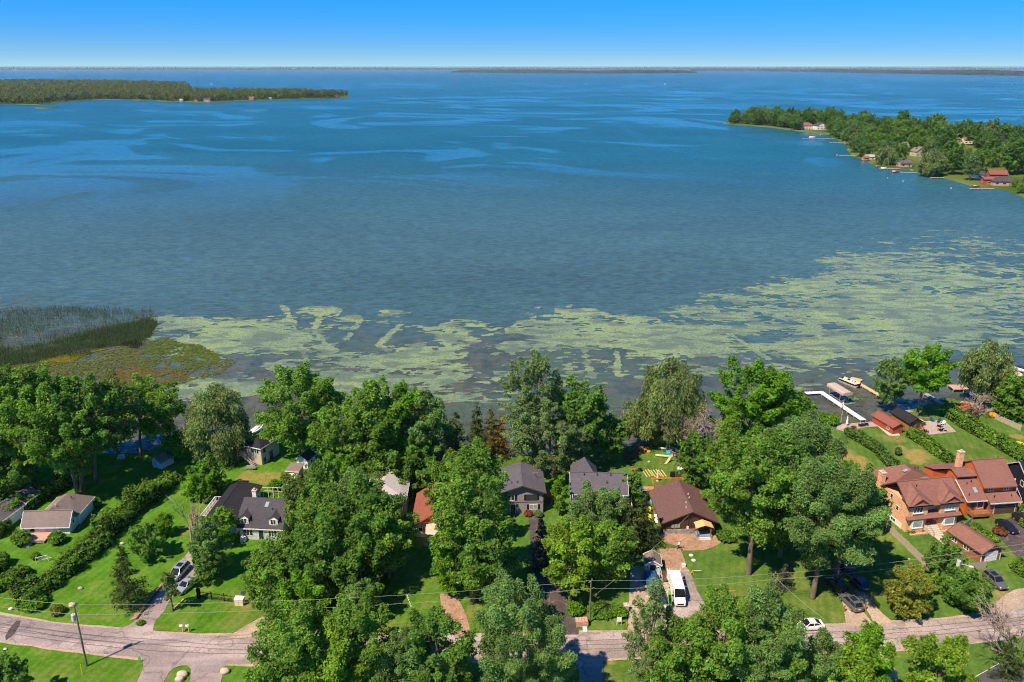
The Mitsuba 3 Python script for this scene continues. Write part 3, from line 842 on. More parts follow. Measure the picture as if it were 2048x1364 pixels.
def clumped(rng, pts, freq, thr, seed):
    f = meshkit.fbm(np.column_stack([pts * freq, np.zeros(len(pts))]), 3, seed)
    return pts[f > thr + .1 * rng.normal(size=len(pts))]


# lily pads
rg = np.random.default_rng(8)
LV, LC = [], []
for poly, n, cols, thr in [([(-60, 775), (-60, 742), (150, 716), (300, 682), (330, 676), (420, 700), (470, 724), (440, 748), (400, 757), (330, 775), (300, 790), (200, 800), (60, 790)], 9000, [(.20, .24, .075), (.16, .24, .07), (.23, .22, .075), (.17, .23, .07)], .44),
                           ([(215, 748), (250, 735), (330, 740), (395, 752), (330, 768), (270, 780), (210, 775)], 3600, [(.23, .20, .07), (.23, .165, .075), (.25, .22, .06)], .40), ([(190, 772), (260, 768), (330, 785), (290, 800), (200, 795)], 1500, [(.31, .25, .04), (.27, .24, .05)], .40), ([(70, 722), (150, 708), (250, 692), (180, 706), (140, 726)], 1500, [(.34, .31, .03), (.28, .28, .04)], .42),
                           ([(330, 680), (400, 690), (450, 720), (380, 735), (300, 720), (280, 700)], 2600, [(.13, .23, .05), (.16, .25, .055)], .50), ([(1690, 800), (1700, 790), (1780, 800), (1790, 815), (1760, 825), (1710, 815)], 260, [(.17, .25, .08), (.14, .22, .06)], .5), ([(1620, 830), (1640, 822), (1690, 830), (1660, 838)], 110, [(.17, .25, .08)], .45)]:
    q = clumped(rg, in_poly(rg, poly, n, WZ), .22, thr, 21)
    r = rg.uniform(.22, .50, len(q)); a = rg.uniform(0, 6.28, len(q))
    k = np.arange(6) * np.pi / 3
    v = np.stack([q[:, None, 0] + r[:, None] * np.cos(k + a[:, None]), q[:, None, 1] + r[:, None] * np.sin(k + a[:, None]), WZ + .07 + rg.uniform(0, .1, (len(q), 1)) + rg.uniform(-.09, .12, (len(q), 6))], -1)
    LV.append(v.reshape(-1, 3)); LC.append(np.repeat(np.array(cols)[rg.integers(0, len(cols), len(q))] * rg.uniform(.75, 1.25, (len(q), 1)), 6, 0))
v, c = np.vstack(LV), np.vstack(LC)
b6 = np.arange(len(v) // 6)[:, None] * 6
key = thing('water_lilies', 'green, yellow and orange lily pads on the shallow water at left', 'water lily', kind='stuff')
scene[key] = mikit.ply(trimesh.Trimesh(v, np.concatenate([b6 + [0, i, i + 1] for i in range(1, 5)], 1).reshape(-1, 3), process=False), 'leaf', color=c)

# reeds
BV, BC = [], []
for poly, n, cols, h0, h1, thr in [([(-60, 735), (-60, 620), (0, 622), (140, 615), (300, 620), (318, 640), (300, 672), (285, 690), (180, 704), (90, 725), (0, 736)], 10500, [(.13, .175, .10), (.11, .165, .09), (.15, .165, .10)], 1.2, 2.4, .40),
                                   ([(-60, 735), (-60, 700), (0, 700), (110, 685), (200, 660), (300, 640), (316, 648), (300, 676), (240, 692), (160, 700), (90, 722), (0, 736)], 20000, [(.085, .155, .038), (.10, .18, .045), (.12, .165, .055)], .8, 1.7, .28), ([(240, 690), (275, 684), (292, 690), (270, 700)], 400, [(.06, .07, .04)], .8, 1.6, .2), ([(130, 712), (180, 700), (185, 712), (140, 720)], 350, [(.05, .12, .03)], .5, 1.2, .2)]:
    q = clumped(rg, in_poly(rg, poly, n, WZ), .16, thr, 33)
    h = rg.uniform(h0, h1, len(q)); a = rg.uniform(0, 6.28, len(q)); w = .05
    ln = rg.normal(0, .14, (len(q), 2)) * h[:, None]
    o = np.column_stack([np.cos(a), np.sin(a)]) * w
    v = np.stack([np.column_stack([q + o, np.full(len(q), WZ - .1)]), np.column_stack([q - o, np.full(len(q), WZ - .1)]), np.column_stack([q + ln - o * .3, WZ + h]), np.column_stack([q + ln + o * .3, WZ + h])], 1)
    BV.append(v.reshape(-1, 3)); BC.append(np.repeat(np.array(cols)[rg.integers(0, len(cols), len(q))] * rg.uniform(.7, 1.3, (len(q), 1)), 4, 0))
v, c = np.vstack(BV), np.vstack(BC)
b4 = np.arange(len(v) // 4)[:, None] * 4
key = thing('reed_bed', 'dark green reeds standing in the shallows at the left edge', 'reeds', kind='stuff')
scene[key] = mikit.ply(trimesh.Trimesh(v, np.concatenate([b4 + [0, 1, 2], b4 + [0, 2, 3]], 1).reshape(-1, 3), process=False), 'leaf', color=c)

# ---------------------------------------------------------------- the wooded peninsula on the right
PEN_IN = [(1450, 246), (1470, 249), (1500, 251), (1540, 254), (1580, 259), (1625, 265), (1660, 268), (1668, 276), (1690, 284), (1700, 300), (1712, 312), (1735, 318), (1752, 330), (1790, 336), (1830, 340), (1850, 348), (1890, 354), (1920, 362), (1945, 370), (1975, 374), (2010, 378), (2048, 391), (2130, 415), (2300, 450)]
PEN_OUT = [(2300, 300), (2130, 288), (2048, 281), (1990, 275), (1930, 268), (1850, 260), (1760, 254), (1700, 250), (1620, 246), (1540, 243.5), (1480, 242.5), (1455, 243.5)]
pen_ring = [tuple(q) for q in smooth_line(px(PEN_IN), 3)] + [tuple(q) for q in smooth_line(px(PEN_OUT), 3)]


def far_grass_fn(p, n, uv):
    a = fbm(p.x * .02, p.y * .02, 1.0, 3)
    return mix((0.055, 0.10, 0.022), (0.12, 0.16, 0.04), smoothstep(.35, .7, a))


procmat('far_grass', far_grass_fn)
matte('sand', (0.26, 0.20, 0.12))
land('peninsula', pen_ring, 'far_grass', top=.6, foot=-1.2, spread=3, label='low wooded peninsula with lawns and docks on the right')
land('peninsula_beach', Polygon(pen_ring).buffer(.8).exterior.coords[:-1], 'sand', top=.1, foot=-1.4, spread=2.5, label='narrow sandy rim round the wooded peninsula')

# distant trees: a few crowns, each used many times
FAR = []
for k, (sp, hh, R, cb) in enumerate([('deep', 20, 7.5, .1), ('maple', 19, 8, .08), ('deep', 22, 7, .12), ('willow', 17, 8.5, .03), ('olive', 18, 7, .1), ('poplar', 24, 6, .12), ('deep', 17, 8, .06), ('spruce', 19, 3.6, .05), ('lime', 16, 7, .06), ('silver', 19, 7.5, .08)]):
    r2 = np.random.default_rng(900 + k)
    if SPECIES[sp][2] == 'conifer':
        m, c = conifer_leaves(r2, 0, 0, hh, R, sp, 1.4)
    else:
        m, c, _ = crown(r2, np.array([0, 0, hh * (1 + cb) / 2]), R, hh * (1 - cb) / 2, sp, 1.75, 900 + k, 1.0)
    FAR.append((mikit.ply(m, 'leaf', color=c * .9), hh, R, sp))
far_trunk = mikit.ply(tube([(0, 0, -.5), (0, 0, 6), (0, 0, 13)], [.5, .38, .1], 6), 'bark')
FARLAB = {'spruce': ('dark pointed spruce among the trees on the wooded peninsula', 'spruces on the wooded peninsula'), 'willow': ('rounded grey green willow on the wooded peninsula', 'willows on the wooded peninsula')}


def far_tree(x, y, k, s, rz, label=None):
    u, v, _ = pr((x, y, 0))
    vi, vo = np.interp(u, [q[0] for q in PEN_IN], [q[1] for q in PEN_IN]), np.interp(u, [q[0] for q in PEN_OUT[::-1]], [q[1] for q in PEN_OUT[::-1]])
    t = (vi - v) / max(vi - vo, 1)
    row = 'on the near shore' if t < .22 else 'by the open lake' if t > .72 else 'in the inner woods'
    zone = 'at the tip' if u < 1560 else 'behind the beach docks' if u < 1690 else 'in the first third' if u < 1800 else 'in the middle' if u < 1900 else 'at the near end'
    size = 'small ' if s < .7 else 'large ' if s > 1.08 else ''
    kind = ['dark green tree', 'mid green tree', 'dark green tree', 'rounded willow', 'olive green tree', 'tall pale green tree', 'broad dark tree', 'pointed spruce', 'bright green tree', 'grey green tree'][k]
    lab = f'{size}{kind} {row} {zone} of the peninsula'; grp = lab + ' group'
    key = thing('far_tree', label or lab, 'tree', None if label else grp.replace('tree ', 'trees ', 1).replace(' group', ''))
    Mx = T().translate([x, y, .55]).rotate([0, 0, 1], rz).scale([s * 1.05, s * 1.05, s])
    scene[key + '__crown'] = {**FAR[k][0], 'to_world': Mx}
    scene[key + '__trunk'] = {**far_trunk, 'to_world': Mx}


PEN = Polygon(pen_ring)
OPEN = [Polygon(px(q)) for q in [[(1895, 285), (1955, 285), (1962, 326), (1890, 326)], [(1988, 290), (2016, 290), (2020, 376), (1984, 376)], [(1600, 255), (1655, 253), (1660, 268), (1598, 262)], [(1796, 324), (1830, 324), (1832, 342), (1792, 340)], [(1960, 352), (2048, 352), (2048, 390), (1955, 374)], [(1472, 246), (1488, 246), (1490, 252), (1470, 252)], [(1795, 305), (1855, 309), (1855, 330), (1800, 322)], [(1725, 315), (1750, 318), (1756, 328), (1728, 322)], [(1905, 340), (1938, 345), (1940, 366), (1900, 356)]]]
far_placed = []


def try_far(x, y, k, s, rz, gap, label=None, force=False):
    P0 = Point(x, y)
    if not force and (not PEN.buffer(-1).contains(P0) or any(o.contains(P0) for o in OPEN)): return
    if not force and any((x - a) ** 2 + (y - b) ** 2 < (gap + g) ** 2 / 4 for a, b, g in far_placed): return
    far_placed.append((x, y, gap)); far_tree(x, y, k, s, rz, label)


rf = np.random.default_rng(77)
for (u, v, k, s, lab) in [(1473, 248, 0, .78, None), (1486, 248, 1, .8, None), (1575, 254, 7, 1.55, None), (1582, 253, 7, 1.6, None), (1640, 256, 1, 1.35, None), (1655, 256, 2, 1.2, None), (1770, 330, 3, 1.0, 'broad grey green willow at the water beside the boat shed on the peninsula'), (1800, 324, 1, .9, None), (1862, 352, 3, 1.15, 'largest willow overhanging the water between two docks on the peninsula'),
                         (1905, 350, 2, 1.0, None), (1938, 362, 5, .95, 'grey tree half bare standing by the near shore lawn of the peninsula'), (1975, 300, 5, 1.45, 'tall thin tree rising above the roofs near the open lake on the peninsula'), (1945, 292, 2, 1.2, None), (1970, 345, 1, 1.0, None), (2020, 350, 2, 1.3, None), (2035, 345, 0, 1.3, None), (2045, 330, 1, 1.3, None), (1870, 318, 2, 1.0, None), (1840, 312, 1, 1.0, None),
                         (2042, 388, 8, .45, 'small round bush like tree at the near end of the peninsula shore'), (2028, 376, 8, .35, None), (1892, 344, 8, .7, None), (1800, 334, 8, .5, None)]:
    b = G(u, v); try_far(b[0], b[1], k, s, rf.uniform(0, 360), 8, lab, True)
for u in np.arange(1464, 1712, 6.5):
    if 1474 < u < 1484: continue
    for v0, rows in ((PEN_IN, (.5, .86) if 1598 < u < 1655 else (.18, .52, .88)),):
        vi, vo = np.interp(u, [q[0] for q in PEN_IN], [q[1] for q in PEN_IN]), np.interp(u, [q[0] for q in PEN_OUT[::-1]], [q[1] for q in PEN_OUT[::-1]])
        for t in rows:
            b = G(u + rf.uniform(-3, 3), vi + (vo - vi) * (t + rf.uniform(-.08, .08)))
            k = int(rf.choice([0, 0, 1, 2, 2, 4, 5, 6, 7, 9]))
            if len(far_placed) < 150: try_far(b[0], b[1], k, rf.uniform(.8, 1.25) * (.75 if u < 1500 else 1), rf.uniform(0, 360), 9, None, rf.random() < .8)
xs0, ys0, xs1, ys1 = PEN.bounds
cnt = 0
for _ in range(16000):
    x, y = rf.uniform(xs0, xs1), rf.uniform(ys0, ys1)
    u, v, dep = pr((x, y, 8))
    if u > 2090 or len(far_placed) > 285: continue
    gap = 12.5 + dep * .0035
    k = rf.choice([0, 0, 0, 1, 1, 2, 2, 3, 4, 5, 6, 6, 7, 8, 9])
    try_far(x, y, int(k), rf.choice([.55, .75, .9, 1.0, 1.1, 1.25]), rf.uniform(0, 360), gap * (.72 if k == 7 else 1))

# ---------------------------------------------------------------- the long wooded island at left, the far island and the far shore
ISL = [(-500, 218), (-100, 210), (0, 208), (75, 209), (110, 205), (160, 201), (230, 199), (300, 201), (350, 203), (420, 204), (480, 201), (560, 199), (640, 197), (690, 194.5), (700, 192.5)]
ISL_OUT = [(690, 191), (640, 188.5), (560, 187), (480, 186.5), (420, 186), (385, 183), (368, 171), (300, 168), (180, 165), (60, 164), (-200, 164), (-500, 168)]
isl_ring = [tuple(q) for q in smooth_line(px(ISL), 3)] + [tuple(q) for q in smooth_line(px(ISL_OUT), 3)]
land('wooded_island', isl_ring, 'far_grass', top=.6, foot=-1.2, spread=6, label='long low wooded island across the water at left')
ISLP = Polygon(isl_ring)
rw = np.random.default_rng(5)
VV, CC = [], []
for u, v in zip(*(a.ravel() for a in np.meshgrid(np.arange(-40, 704, 3.4), np.concatenate([np.arange(164, 172, .55), np.arange(172, 212, 1.05)])))):
    g = G(u + rw.uniform(-2, 2), v + rw.uniform(-.4, .4))
    if not ISLP.buffer(-5).contains(Point(g[0], g[1])): continue
    dep = g[1]; s = dep / 2000
    h = rw.uniform(13, 21) * (1.08 if rw.random() < .1 else 1); R = rw.uniform(5, 8) * (.6 + .4 * s)
    if rw.random() < .12: h *= 1.15; R *= .55
    n = 20
    d = sphere_dirs(rw, n); d[:, 2] = np.abs(d[:, 2]) * rw.choice([1, 1, -.9], n)
    p = d * [R, R, h * .46] + [g[0], g[1], h * .54]
    m, c = leaf_mesh(p, d + [0, 0, .5] + .4 * rw.normal(size=(n, 3)), rw.normal(size=(n, 3)), R * .85, .7, leaf_colors(rw, np.array([(.12, .165, .045), (.095, .135, .048), (.16, .20, .045), (.13, .145, .06)][rw.choice(4, p=[.4, .3, .18, .12])]), n, np.full(n, rw.uniform(.75, 1.2))))
    VV.append(m.vertices); CC.append(c)
v, c = np.vstack(VV), np.vstack(CC)
b4 = np.arange(len(v) // 4)[:, None] * 4
key = thing('forest', 'dense mixed wood covering the long island at left', 'forest', kind='stuff')
scene[key] = mikit.ply(trimesh.Trimesh(v, np.concatenate([b4 + [0, 1, 2], b4 + [0, 2, 3]], 1).reshape(-1, 3), process=False), 'leaf', color=c)
ib = [tuple(g) for g in px([(60, 222), (100, 216), (115, 215), (96, 211), (84, 213)])]
land('islet', wobble(px([(72, 216), (92, 214.6), (116, 215.2), (100, 216.4), (80, 216.8)]), 3, 8), 'far_grass', top=.9, foot=-1, spread=3, label='tiny grassy islet off the long wooded island')


def woods_fn(p, n, uv):
    a = fbm(p.x * .012, p.y * .012, p.z * .05, 3)
    return mix((0.018, 0.034, 0.022), (0.040, 0.058, 0.034), a)


procmat('far_woods', woods_fn)


def ridge(name, u0, u1, v, depth, h, seed, label, taper=True, vfn=None):
    """A distant wooded shore: a low uneven ridge standing on the lake."""
    us = np.arange(u0, u1, 2.2)
    r3 = np.random.default_rng(seed)
    f = np.array([G(u, (vfn(u) if vfn else v))[:2] for u in us])
    q = np.column_stack([us * .012, us * 0, us * 0])
    hh = h * (.62 + .55 * meshkit.fbm(q + seed, 3, seed)) + r3.uniform(0, .03 * h, len(us))
    if taper: hh *= np.clip(np.minimum(us - u0, u1 - us) / 30, .05, 1) ** .5
    out = f / np.linalg.norm(f, axis=1, keepdims=True)
    rows = [np.column_stack([f, np.full(len(us), WZ - .5)]), np.column_stack([f + out * depth * .02, hh * .6]), np.column_stack([f + out * depth * .2, hh * .95]), np.column_stack([f + out * depth * .7, hh]), np.column_stack([f + out * depth, hh * 0 - 1])]
    v_ = np.vstack(rows); k = len(us)
    fs = []
    for r in range(len(rows) - 1):
        i = np.arange(k - 1)
        fs += [np.stack([r * k + i, r * k + i + 1, (r + 1) * k + i + 1], 1), np.stack([r * k + i, (r + 1) * k + i + 1, (r + 1) * k + i], 1)]
    return solo(name, trimesh.Trimesh(v_, np.vstack(fs), process=False), 'far_woods', label=label, kind='structure')


ridge('far_island', 903, 1394, 146.5, 900, 50, 4, 'low dark wooded island near the horizon at centre', vfn=lambda u: 144.8 + 1.6 * max(0, math.sin((u - 900) / 495 * math.pi)) + (u - 900) * .002)
ridge('far_shore', -400, 960, 140.0, 3000, 84, 9, 'hazy far shore along the horizon at left', False)
ridge('far_shore', 900, 1420, 139.6, 3000, 84, 12, 'hazy far shore along the horizon behind the low island', False)
ridge('far_shore', 1380, 2500, 139.6, 3000, 84, 19, 'palest far shore along the horizon behind the dark right shore', False)
ridge('far_shore', 1380, 2500, 141.5, 2000, 52, 14, 'dark wooded far shore along the horizon at right', False, vfn=lambda u: 142.0 + max(0, (u - 1500)) * .018)
# ---------------------------------------------------------------- trees, hedges and shrubs of the near shore
# --- left shore group
tpx('big maple at the far left edge of the frame by the reeds', 'maple', 22, 975, 752, 82, .12, uc=20)
tpx('maple with a thick grey trunk left of the twin trunks', 'maple', 72, 945, 744, 62, .30, uc=85)
tpx('front maple of the left grove standing behind the white cottage', 'maple', 156, 990, 792, 78, .30, uc=120)
tpx('maple with pale twin trunks in the left grove', 'deep', 166, 980, 752, 58, .34, uc=175)
tpx('thin crowned tree with a bare lower trunk in the left grove', 'olive', 192, 962, 765, 52, .38, uc=222, dens=.7)
tpx('round shade tree at the water behind the grey shed', 'maple', 282, 912, 774, 66, .32, uc=292)
tpx('dark tree behind the round shade tree in the left grove', 'deep', 235, 905, 790, 40, .3, dens=.8)
tpx('broad grey green willow on the left shore', 'willow', 428, 918, 772, 58, .02, uc=434)
tpx('large maple behind the two small cottages left of centre', 'maple', 610, 922, 741, 72, .24, uc=598)
tpx('smaller maple to the right of the large maple left of centre', 'maple', 655, 915, 765, 34, .12)
tpx('leafy tree at the left end of the central shore grove', 'maple', 695, 960, 800, 56, .12)
tpx('tallest maple of the central shore grove', 'maple', 760, 965, 768, 62, .12)
tpx('maple right of the tallest one in the central shore grove', 'bright', 810, 960, 785, 52, .10)
tpx('silvery maple at the right end of the central shore grove', 'silver', 845, 955, 788, 52, .12)
tpx('low leafy tree in front of the central shore grove', 'deep', 790, 985, 890, 50, .08)
tpx('round tree in front of the dark boat hut', 'deep', 838, 988, 902, 36, .06)
tpx('bushy tree below the large maple left of centre', 'bright', 690, 975, 900, 40, .04)
tpx('olive green tree next to the conifers at the shore', 'olive', 885, 920, 838, 26, .05)
tpx('dark spruce left of the golden conifers', 'spruce', 912, 905, 824, 30, .03, name='conifer')
tpx('pointed spruce standing tallest beside the golden conifers', 'spruce', 955, 905, 803, 26, .03, name='conifer')
tpx('olive gold conifer at the shore', 'olivecon', 983, 915, 818, 30, .05, name='conifer')
tpx('orange brown conifer at the shore', 'gold', 1003, 914, 824, 20, .05, name='conifer')
tpx('tall grey green poplar on the central shore', 'poplar', 1070, 940, 708, 58, .10, uc=1062, limbs=14, dens=.9)
tpx('dark leafy tree to the right of the tall poplar', 'deep', 1150, 935, 765, 52, .12, uc=1160)
tpx('lower grey green tree in front of the tall poplar', 'poplar', 1110, 955, 800, 66, .06, uc=1095, limbs=14)
tpx('small leafy tree at the edge of the central gap in the shore trees', 'deep', 1206, 925, 836, 36, .22, uc=1215)
tpx('wide willow with a drooping crown on the central shore', 'willow', 1335, 902, 724, 64, .22, uc=1340)
tpx('willow bough hanging low over the wooden dock', 'willow', 1300, 892, 798, 30, .30, uc=1276)
tpx('short willow beside the wooden dock', 'willow', 1310, 890, 832, 18, .04)
tpx('large bright green tree on the shore right of centre', 'bright', 1500, 905, 732, 70, .05, uc=1500)
tpx('bright green tree leaning to the right over the shore', 'bright', 1560, 895, 775, 50, .06, uc=1570)
tpx('dark slender tree right of the backyard with the canoes', 'deep', 1388, 980, 862, 30, .04)
tpx('grey green tree grown through the bare tree', 'silver', 1396, 948, 886, 24, .04)
# --- right of centre
tpx('silver maple at the top of the right hand grove', 'silver', 1600, 1030, 838, 74, .10, uc=1600)
tpx('maple at the left of the right hand grove', 'maple', 1490, 1040, 850, 60, .08, uc=1480)
tpx('tall maple with a pale trunk in front of the bungalow lawn', 'maple', 1497, 1148, 880, 70, .30, uc=1500)
tpx('maple filling the middle of the right hand grove', 'deep', 1560, 1110, 885, 66, .12, uc=1555)
tpx('broad silver maple with a thick trunk above the parked cars', 'silver', 1625, 1195, 935, 84, .30, uc=1660)
tpx('dark maple behind the parked cars', 'deep', 1672, 1160, 925, 62, .22, uc=1690)
tpx('leafy tree at the corner of the orange brick house', 'silver', 1712, 1072, 965, 34, .06)
tpx('small autumn tinted tree beside the brick house wall', 'olive', 1748, 1050, 995, 15, .08)
tpx('slim grey green tree by the black roofed boathouse', 'silver', 1790, 818, 724, 27, .22, uc=1780, limbs=12)
tpx('maple with a bare pale trunk on the right shore', 'bright', 1834, 832, 699, 44, .34, uc=1852)
tpx('tangled willow on the right shore by the landing', 'willow', 1985, 808, 684, 46, .22, uc=1976)
tpx('leafy tree at the far right shore by the board fence', 'maple', 2015, 838, 755, 32, .06)
tpx('tree at the right edge of the frame on the shore', 'maple', 2040, 828, 750, 30, .05)
# --- middle row between the houses and the road
tpx('olive tree beside the gambrel roofed house', 'olive', 615, 1060, 950, 44, .10)
tpx('grey green tree in front of the pale metal roof', 'silver', 722, 1072, 948, 46, .10)
tpx('leafy tree left of the pale metal roof', 'deep', 655, 1060, 935, 40, .10)
tpx('large maple right of the gambrel roofed house', 'maple', 655, 1140, 985, 62, .12)
tpx('large dark maple in front of the pale metal roof', 'deep', 735, 1150, 975, 78, .14)
tpx('lime green maple reaching toward the red roofed cottage', 'maple', 778, 1155, 1015, 58, .16)
tpx('maple left of the shaded grove above the road', 'maple', 560, 1185, 1092, 54, .10)
tpx('dense maple in the middle of the shaded grove', 'deep', 650, 1200, 1050, 62, .10)
tpx('maple low in the shaded grove by the dark lawn', 'deep', 725, 1215, 1075, 48, .08)
tpx('young maple at the sandy driveway mouth', 'maple', 545, 1230, 1120, 44, .06)
tpx('bright young tree above the road left of centre', 'bright', 610, 1250, 1150, 44, .05)
tpx('low blue green tree at the edge of the shaded lawn', 'silver', 725, 1245, 1165, 34, .05)
tpx('tall broken limbed tree in front of the grey house', 'maple', 945, 1205, 905, 74, .12, uc=945, limbs=14)
tpx('leafy tree left of the grey house', 'maple', 915, 1060, 905, 52, .08)
tpx('maple beside the brown earth driveway', 'bright', 905, 1190, 1040, 34, .08)
tpx('maple right of the brown earth driveway', 'deep', 975, 1215, 1020, 52, .10)
tpx('shrubby tree at the corner of the grey house', 'silver', 985, 1085, 985, 24, .05)
tpx('narrow tree between the two grey houses', 'bright', 1120, 1030, 955, 15, .05)
tpx('tree hiding the front of the turreted house', 'silver', 1180, 1110, 990, 52, .10)
tpx('leafy tree in front of the porch of the turreted house', 'silver', 1220, 1090, 975, 30, .10)
tpx('blue grey spruce beside the dark asphalt driveway', 'bluespruce', 1082, 1135, 1028, 26, .04, name='conifer')
tpx('lime maple beside the dark asphalt driveway', 'lime', 1140, 1200, 1040, 50, .12)
tpx('maple above the blue tarpaulin boat', 'maple', 1210, 1175, 1050, 56, .14)
tpx('spreading fir left of the brown bungalow', 'spruce', 1285, 1085, 985, 40, .04, name='conifer')
tpx('grey green fir in front of the turreted house steps', 'spruce', 1255, 1110, 1010, 42, .04, name='conifer')
tpx('shrubby tree between the turreted house and the bungalow', 'deep', 1262, 1010, 945, 20, .05)
# --- bottom row, this side of the road
tpx('large maple at the bottom left of centre below the road', 'maple', 605, 1420, 1235, 86, .10)
tpx('maple whose top reaches over the road left of centre', 'maple', 730, 1400, 1195, 66, .10)
tpx('maple between the two bottom maples left of centre', 'lime', 670, 1430, 1265, 64, .08)
tpx('dense dark maple at the bottom centre left', 'deep', 875, 1420, 1240, 68, .08)
tpx('silvery maple below the brown earth driveway', 'silver', 815, 1425, 1275, 56, .08)
tpx('tall silver maple left of the bottom centre driveway', 'silver', 1040, 1420, 1168, 84, .06)
tpx('poplar with visible pale limbs in front of the blue tarpaulin boat', 'poplar', 1295, 1400, 1172, 48, .08, limbs=16, dens=.85)
tpx('maple right of the poplar at the bottom centre', 'maple', 1345, 1430, 1240, 60, .06)
tpx('large maple at the bottom below the bungalow lawn', 'maple', 1435, 1430, 1200, 80, .06)
tpx('silvery maple with a red hanging rag at the bottom right of centre', 'silver', 1510, 1425, 1192, 70, .08)
tpx('maple overlapping the road beside the white sedan', 'maple', 1545, 1430, 1240, 44, .06)
tpx('thin top tree in front of the white sedan', 'silver', 1632, 1415, 1272, 36, .06)
tpx('bright tree at the bottom right by the gravel path', 'bright', 1722, 1415, 1265, 48, .05)
tpx('low leafy tree in the bottom right lawn', 'lime', 1862, 1420, 1282, 56, .05)
tpx('lime bush like tree left of the gravel path', 'lime', 1690, 1440, 1300, 44, .05)
tpx('dark spruce behind the bare tree at the bottom right corner', 'spruce', 2000, 1395, 1270, 44, .04, name='conifer')
tpx('dark spruce at the very right edge of the bottom right corner', 'spruce', 2045, 1380, 1275, 40, .04, name='conifer')
tpx('shrubby maple at the bottom left corner', 'deep', 22, 1420, 1328, 40, .05)
# --- small trees and shrubs
tpx('ragged spruce on the left lawn by the driveway', 'spruce', 262, 1213, 1092, 42, .16, name='conifer')
tpx('grey green tree over the parked vehicles on the left', 'silver', 428, 1148, 1042, 33, .06)
tpx('leafy tree beside the gambrel roofed house drive', 'bright', 450, 1086, 1022, 25, .06)
tpx('bushy tree overhanging the silver car at left', 'deep', 414, 1165, 1105, 24, .06)
tpx('sapling at the corner of the left driveway', 'olive', 346, 1222, 1150, 14, .35)
tpx('round leafy tree above the green lawn strip at left', 'bright', 404, 998, 938, 30, .02)
tpx('leafy tree left of the orange toned lawn', 'deep', 428, 985, 915, 22, .05)
tpx('round tree on the green lawn strip', 'deep', 296, 1118, 1052, 28, .04)
tpx('small tree further up the green lawn strip', 'bright', 330, 1072, 1030, 16, .05)
tpx('yellow tinged crab apple tree on the right roadside lawn', 'yellow', 1812, 1228, 1148, 42, .06)
tpx('dark tree behind the utility pole at right', 'deep', 1880, 1158, 1085, 32, .06)
tpx('low dark tree by the road below the utility pole at right', 'deep', 1926, 1218, 1156, 40, .04)
tpx('yellow green sapling left of the dark roadside tree', 'lime', 1865, 1185, 1150, 14, .05)
tpx('grey shrub like tree on the bungalow lawn', 'bluespruce', 1566, 1175, 1128, 22, .04)
tpx('pair of slim bright cedars by the pale metal roof', 'cedar', 818, 998, 935, 9, .02, name='conifer')
tpx('slim bright cedar right of the other slim cedar', 'cedar', 825, 996, 940, 8, .02, name='conifer')
tpx('leafy thicket tree behind the left grove shed', 'bright', 360, 918, 868, 24, .04)
tpx('dark thicket tree at the left edge below the grove', 'deep', 18, 1010, 925, 46, .03)
tpx('blue green thicket tree at the left edge', 'silver', 55, 985, 930, 20, .03)

bpx('round clipped bush left of the cottage deck', 'hedge', 38, 1095, 1058, 19)
bpx('round clipped bush right of the cottage deck', 'hedge', 110, 1092, 1062, 16)
bpx('small ball shaped bush on the cottage lawn', 'hedge', 69, 1121, 1104, 9)
bpx('brown red barberry bush before the grey house', 'rust', 1057, 1034, 1020, 9)
bpx('silvery bush at the corner of the grey house', 'silver', 1077, 1036, 1020, 9)
bpx('rust coloured mound bush by the asphalt parking', 'rust', 2003, 1073, 1053, 13)
bpx('yellow green bush beside the rust coloured mound', 'lime', 1991, 1084, 1070, 13)
bpx('dry grassy bush at the bottom of the overgrown left hedge', 'yellow', 110, 1233, 1208, 14)
bpx('low bush at the end of the overgrown left hedge', 'bright', 60, 1222, 1190, 26)
bpx('dense green bush by the white flagged dock', 'bright', 1662, 851, 829, 21)
bpx('dark bush under the utility pole in the centre', 'bright', 1150, 1232, 1205, 18)
bpx('sprawling bush right of the central utility pole', 'deep', 1205, 1236, 1208, 26)
bpx('bush at the corner of the blue tarpaulin drive', 'bright', 1240, 1238, 1212, 16)
bpx('shrub growing on the bank beside the ragged willow', 'bluespruce', 1945, 838, 818, 14)
bpx('low shrub under the broad silver maple', 'deep', 1455, 1085, 1060, 20)
bpx('vine covered bush by the tarpaulin sheds', 'bright', 572, 972, 945, 12)
bpx('vine covered bush nearer the gambrel roofed house', 'bright', 548, 985, 958, 12)
bpx('small shrub at the brick house front corner', 'bright', 1825, 1068, 1060, 8)
bpx('small shrub right of the brick house steps', 'bright', 1903, 1056, 1046, 6)
bpx('shrub at the end of the cedar house walk', 'hedgedark', 1955, 1060, 1045, 10)
bpx('small shrub behind the white cottage', 'hedge', 194, 1016, 996, 8)
bpx('small leafy shrub in the lawn between the right hedges', 'hedgedark', 1797, 912, 893, 7)
bpx('shrub below the turreted house wall', 'deep', 1240, 1040, 1012, 13)
bpx('grass tuft bush at the foot of the brown bungalow lawn', 'hedge', 1405, 1022, 990, 10)
bpx('weedy bush on the bank of the left driveway', 'hedge', 280, 1252, 1240, 8)

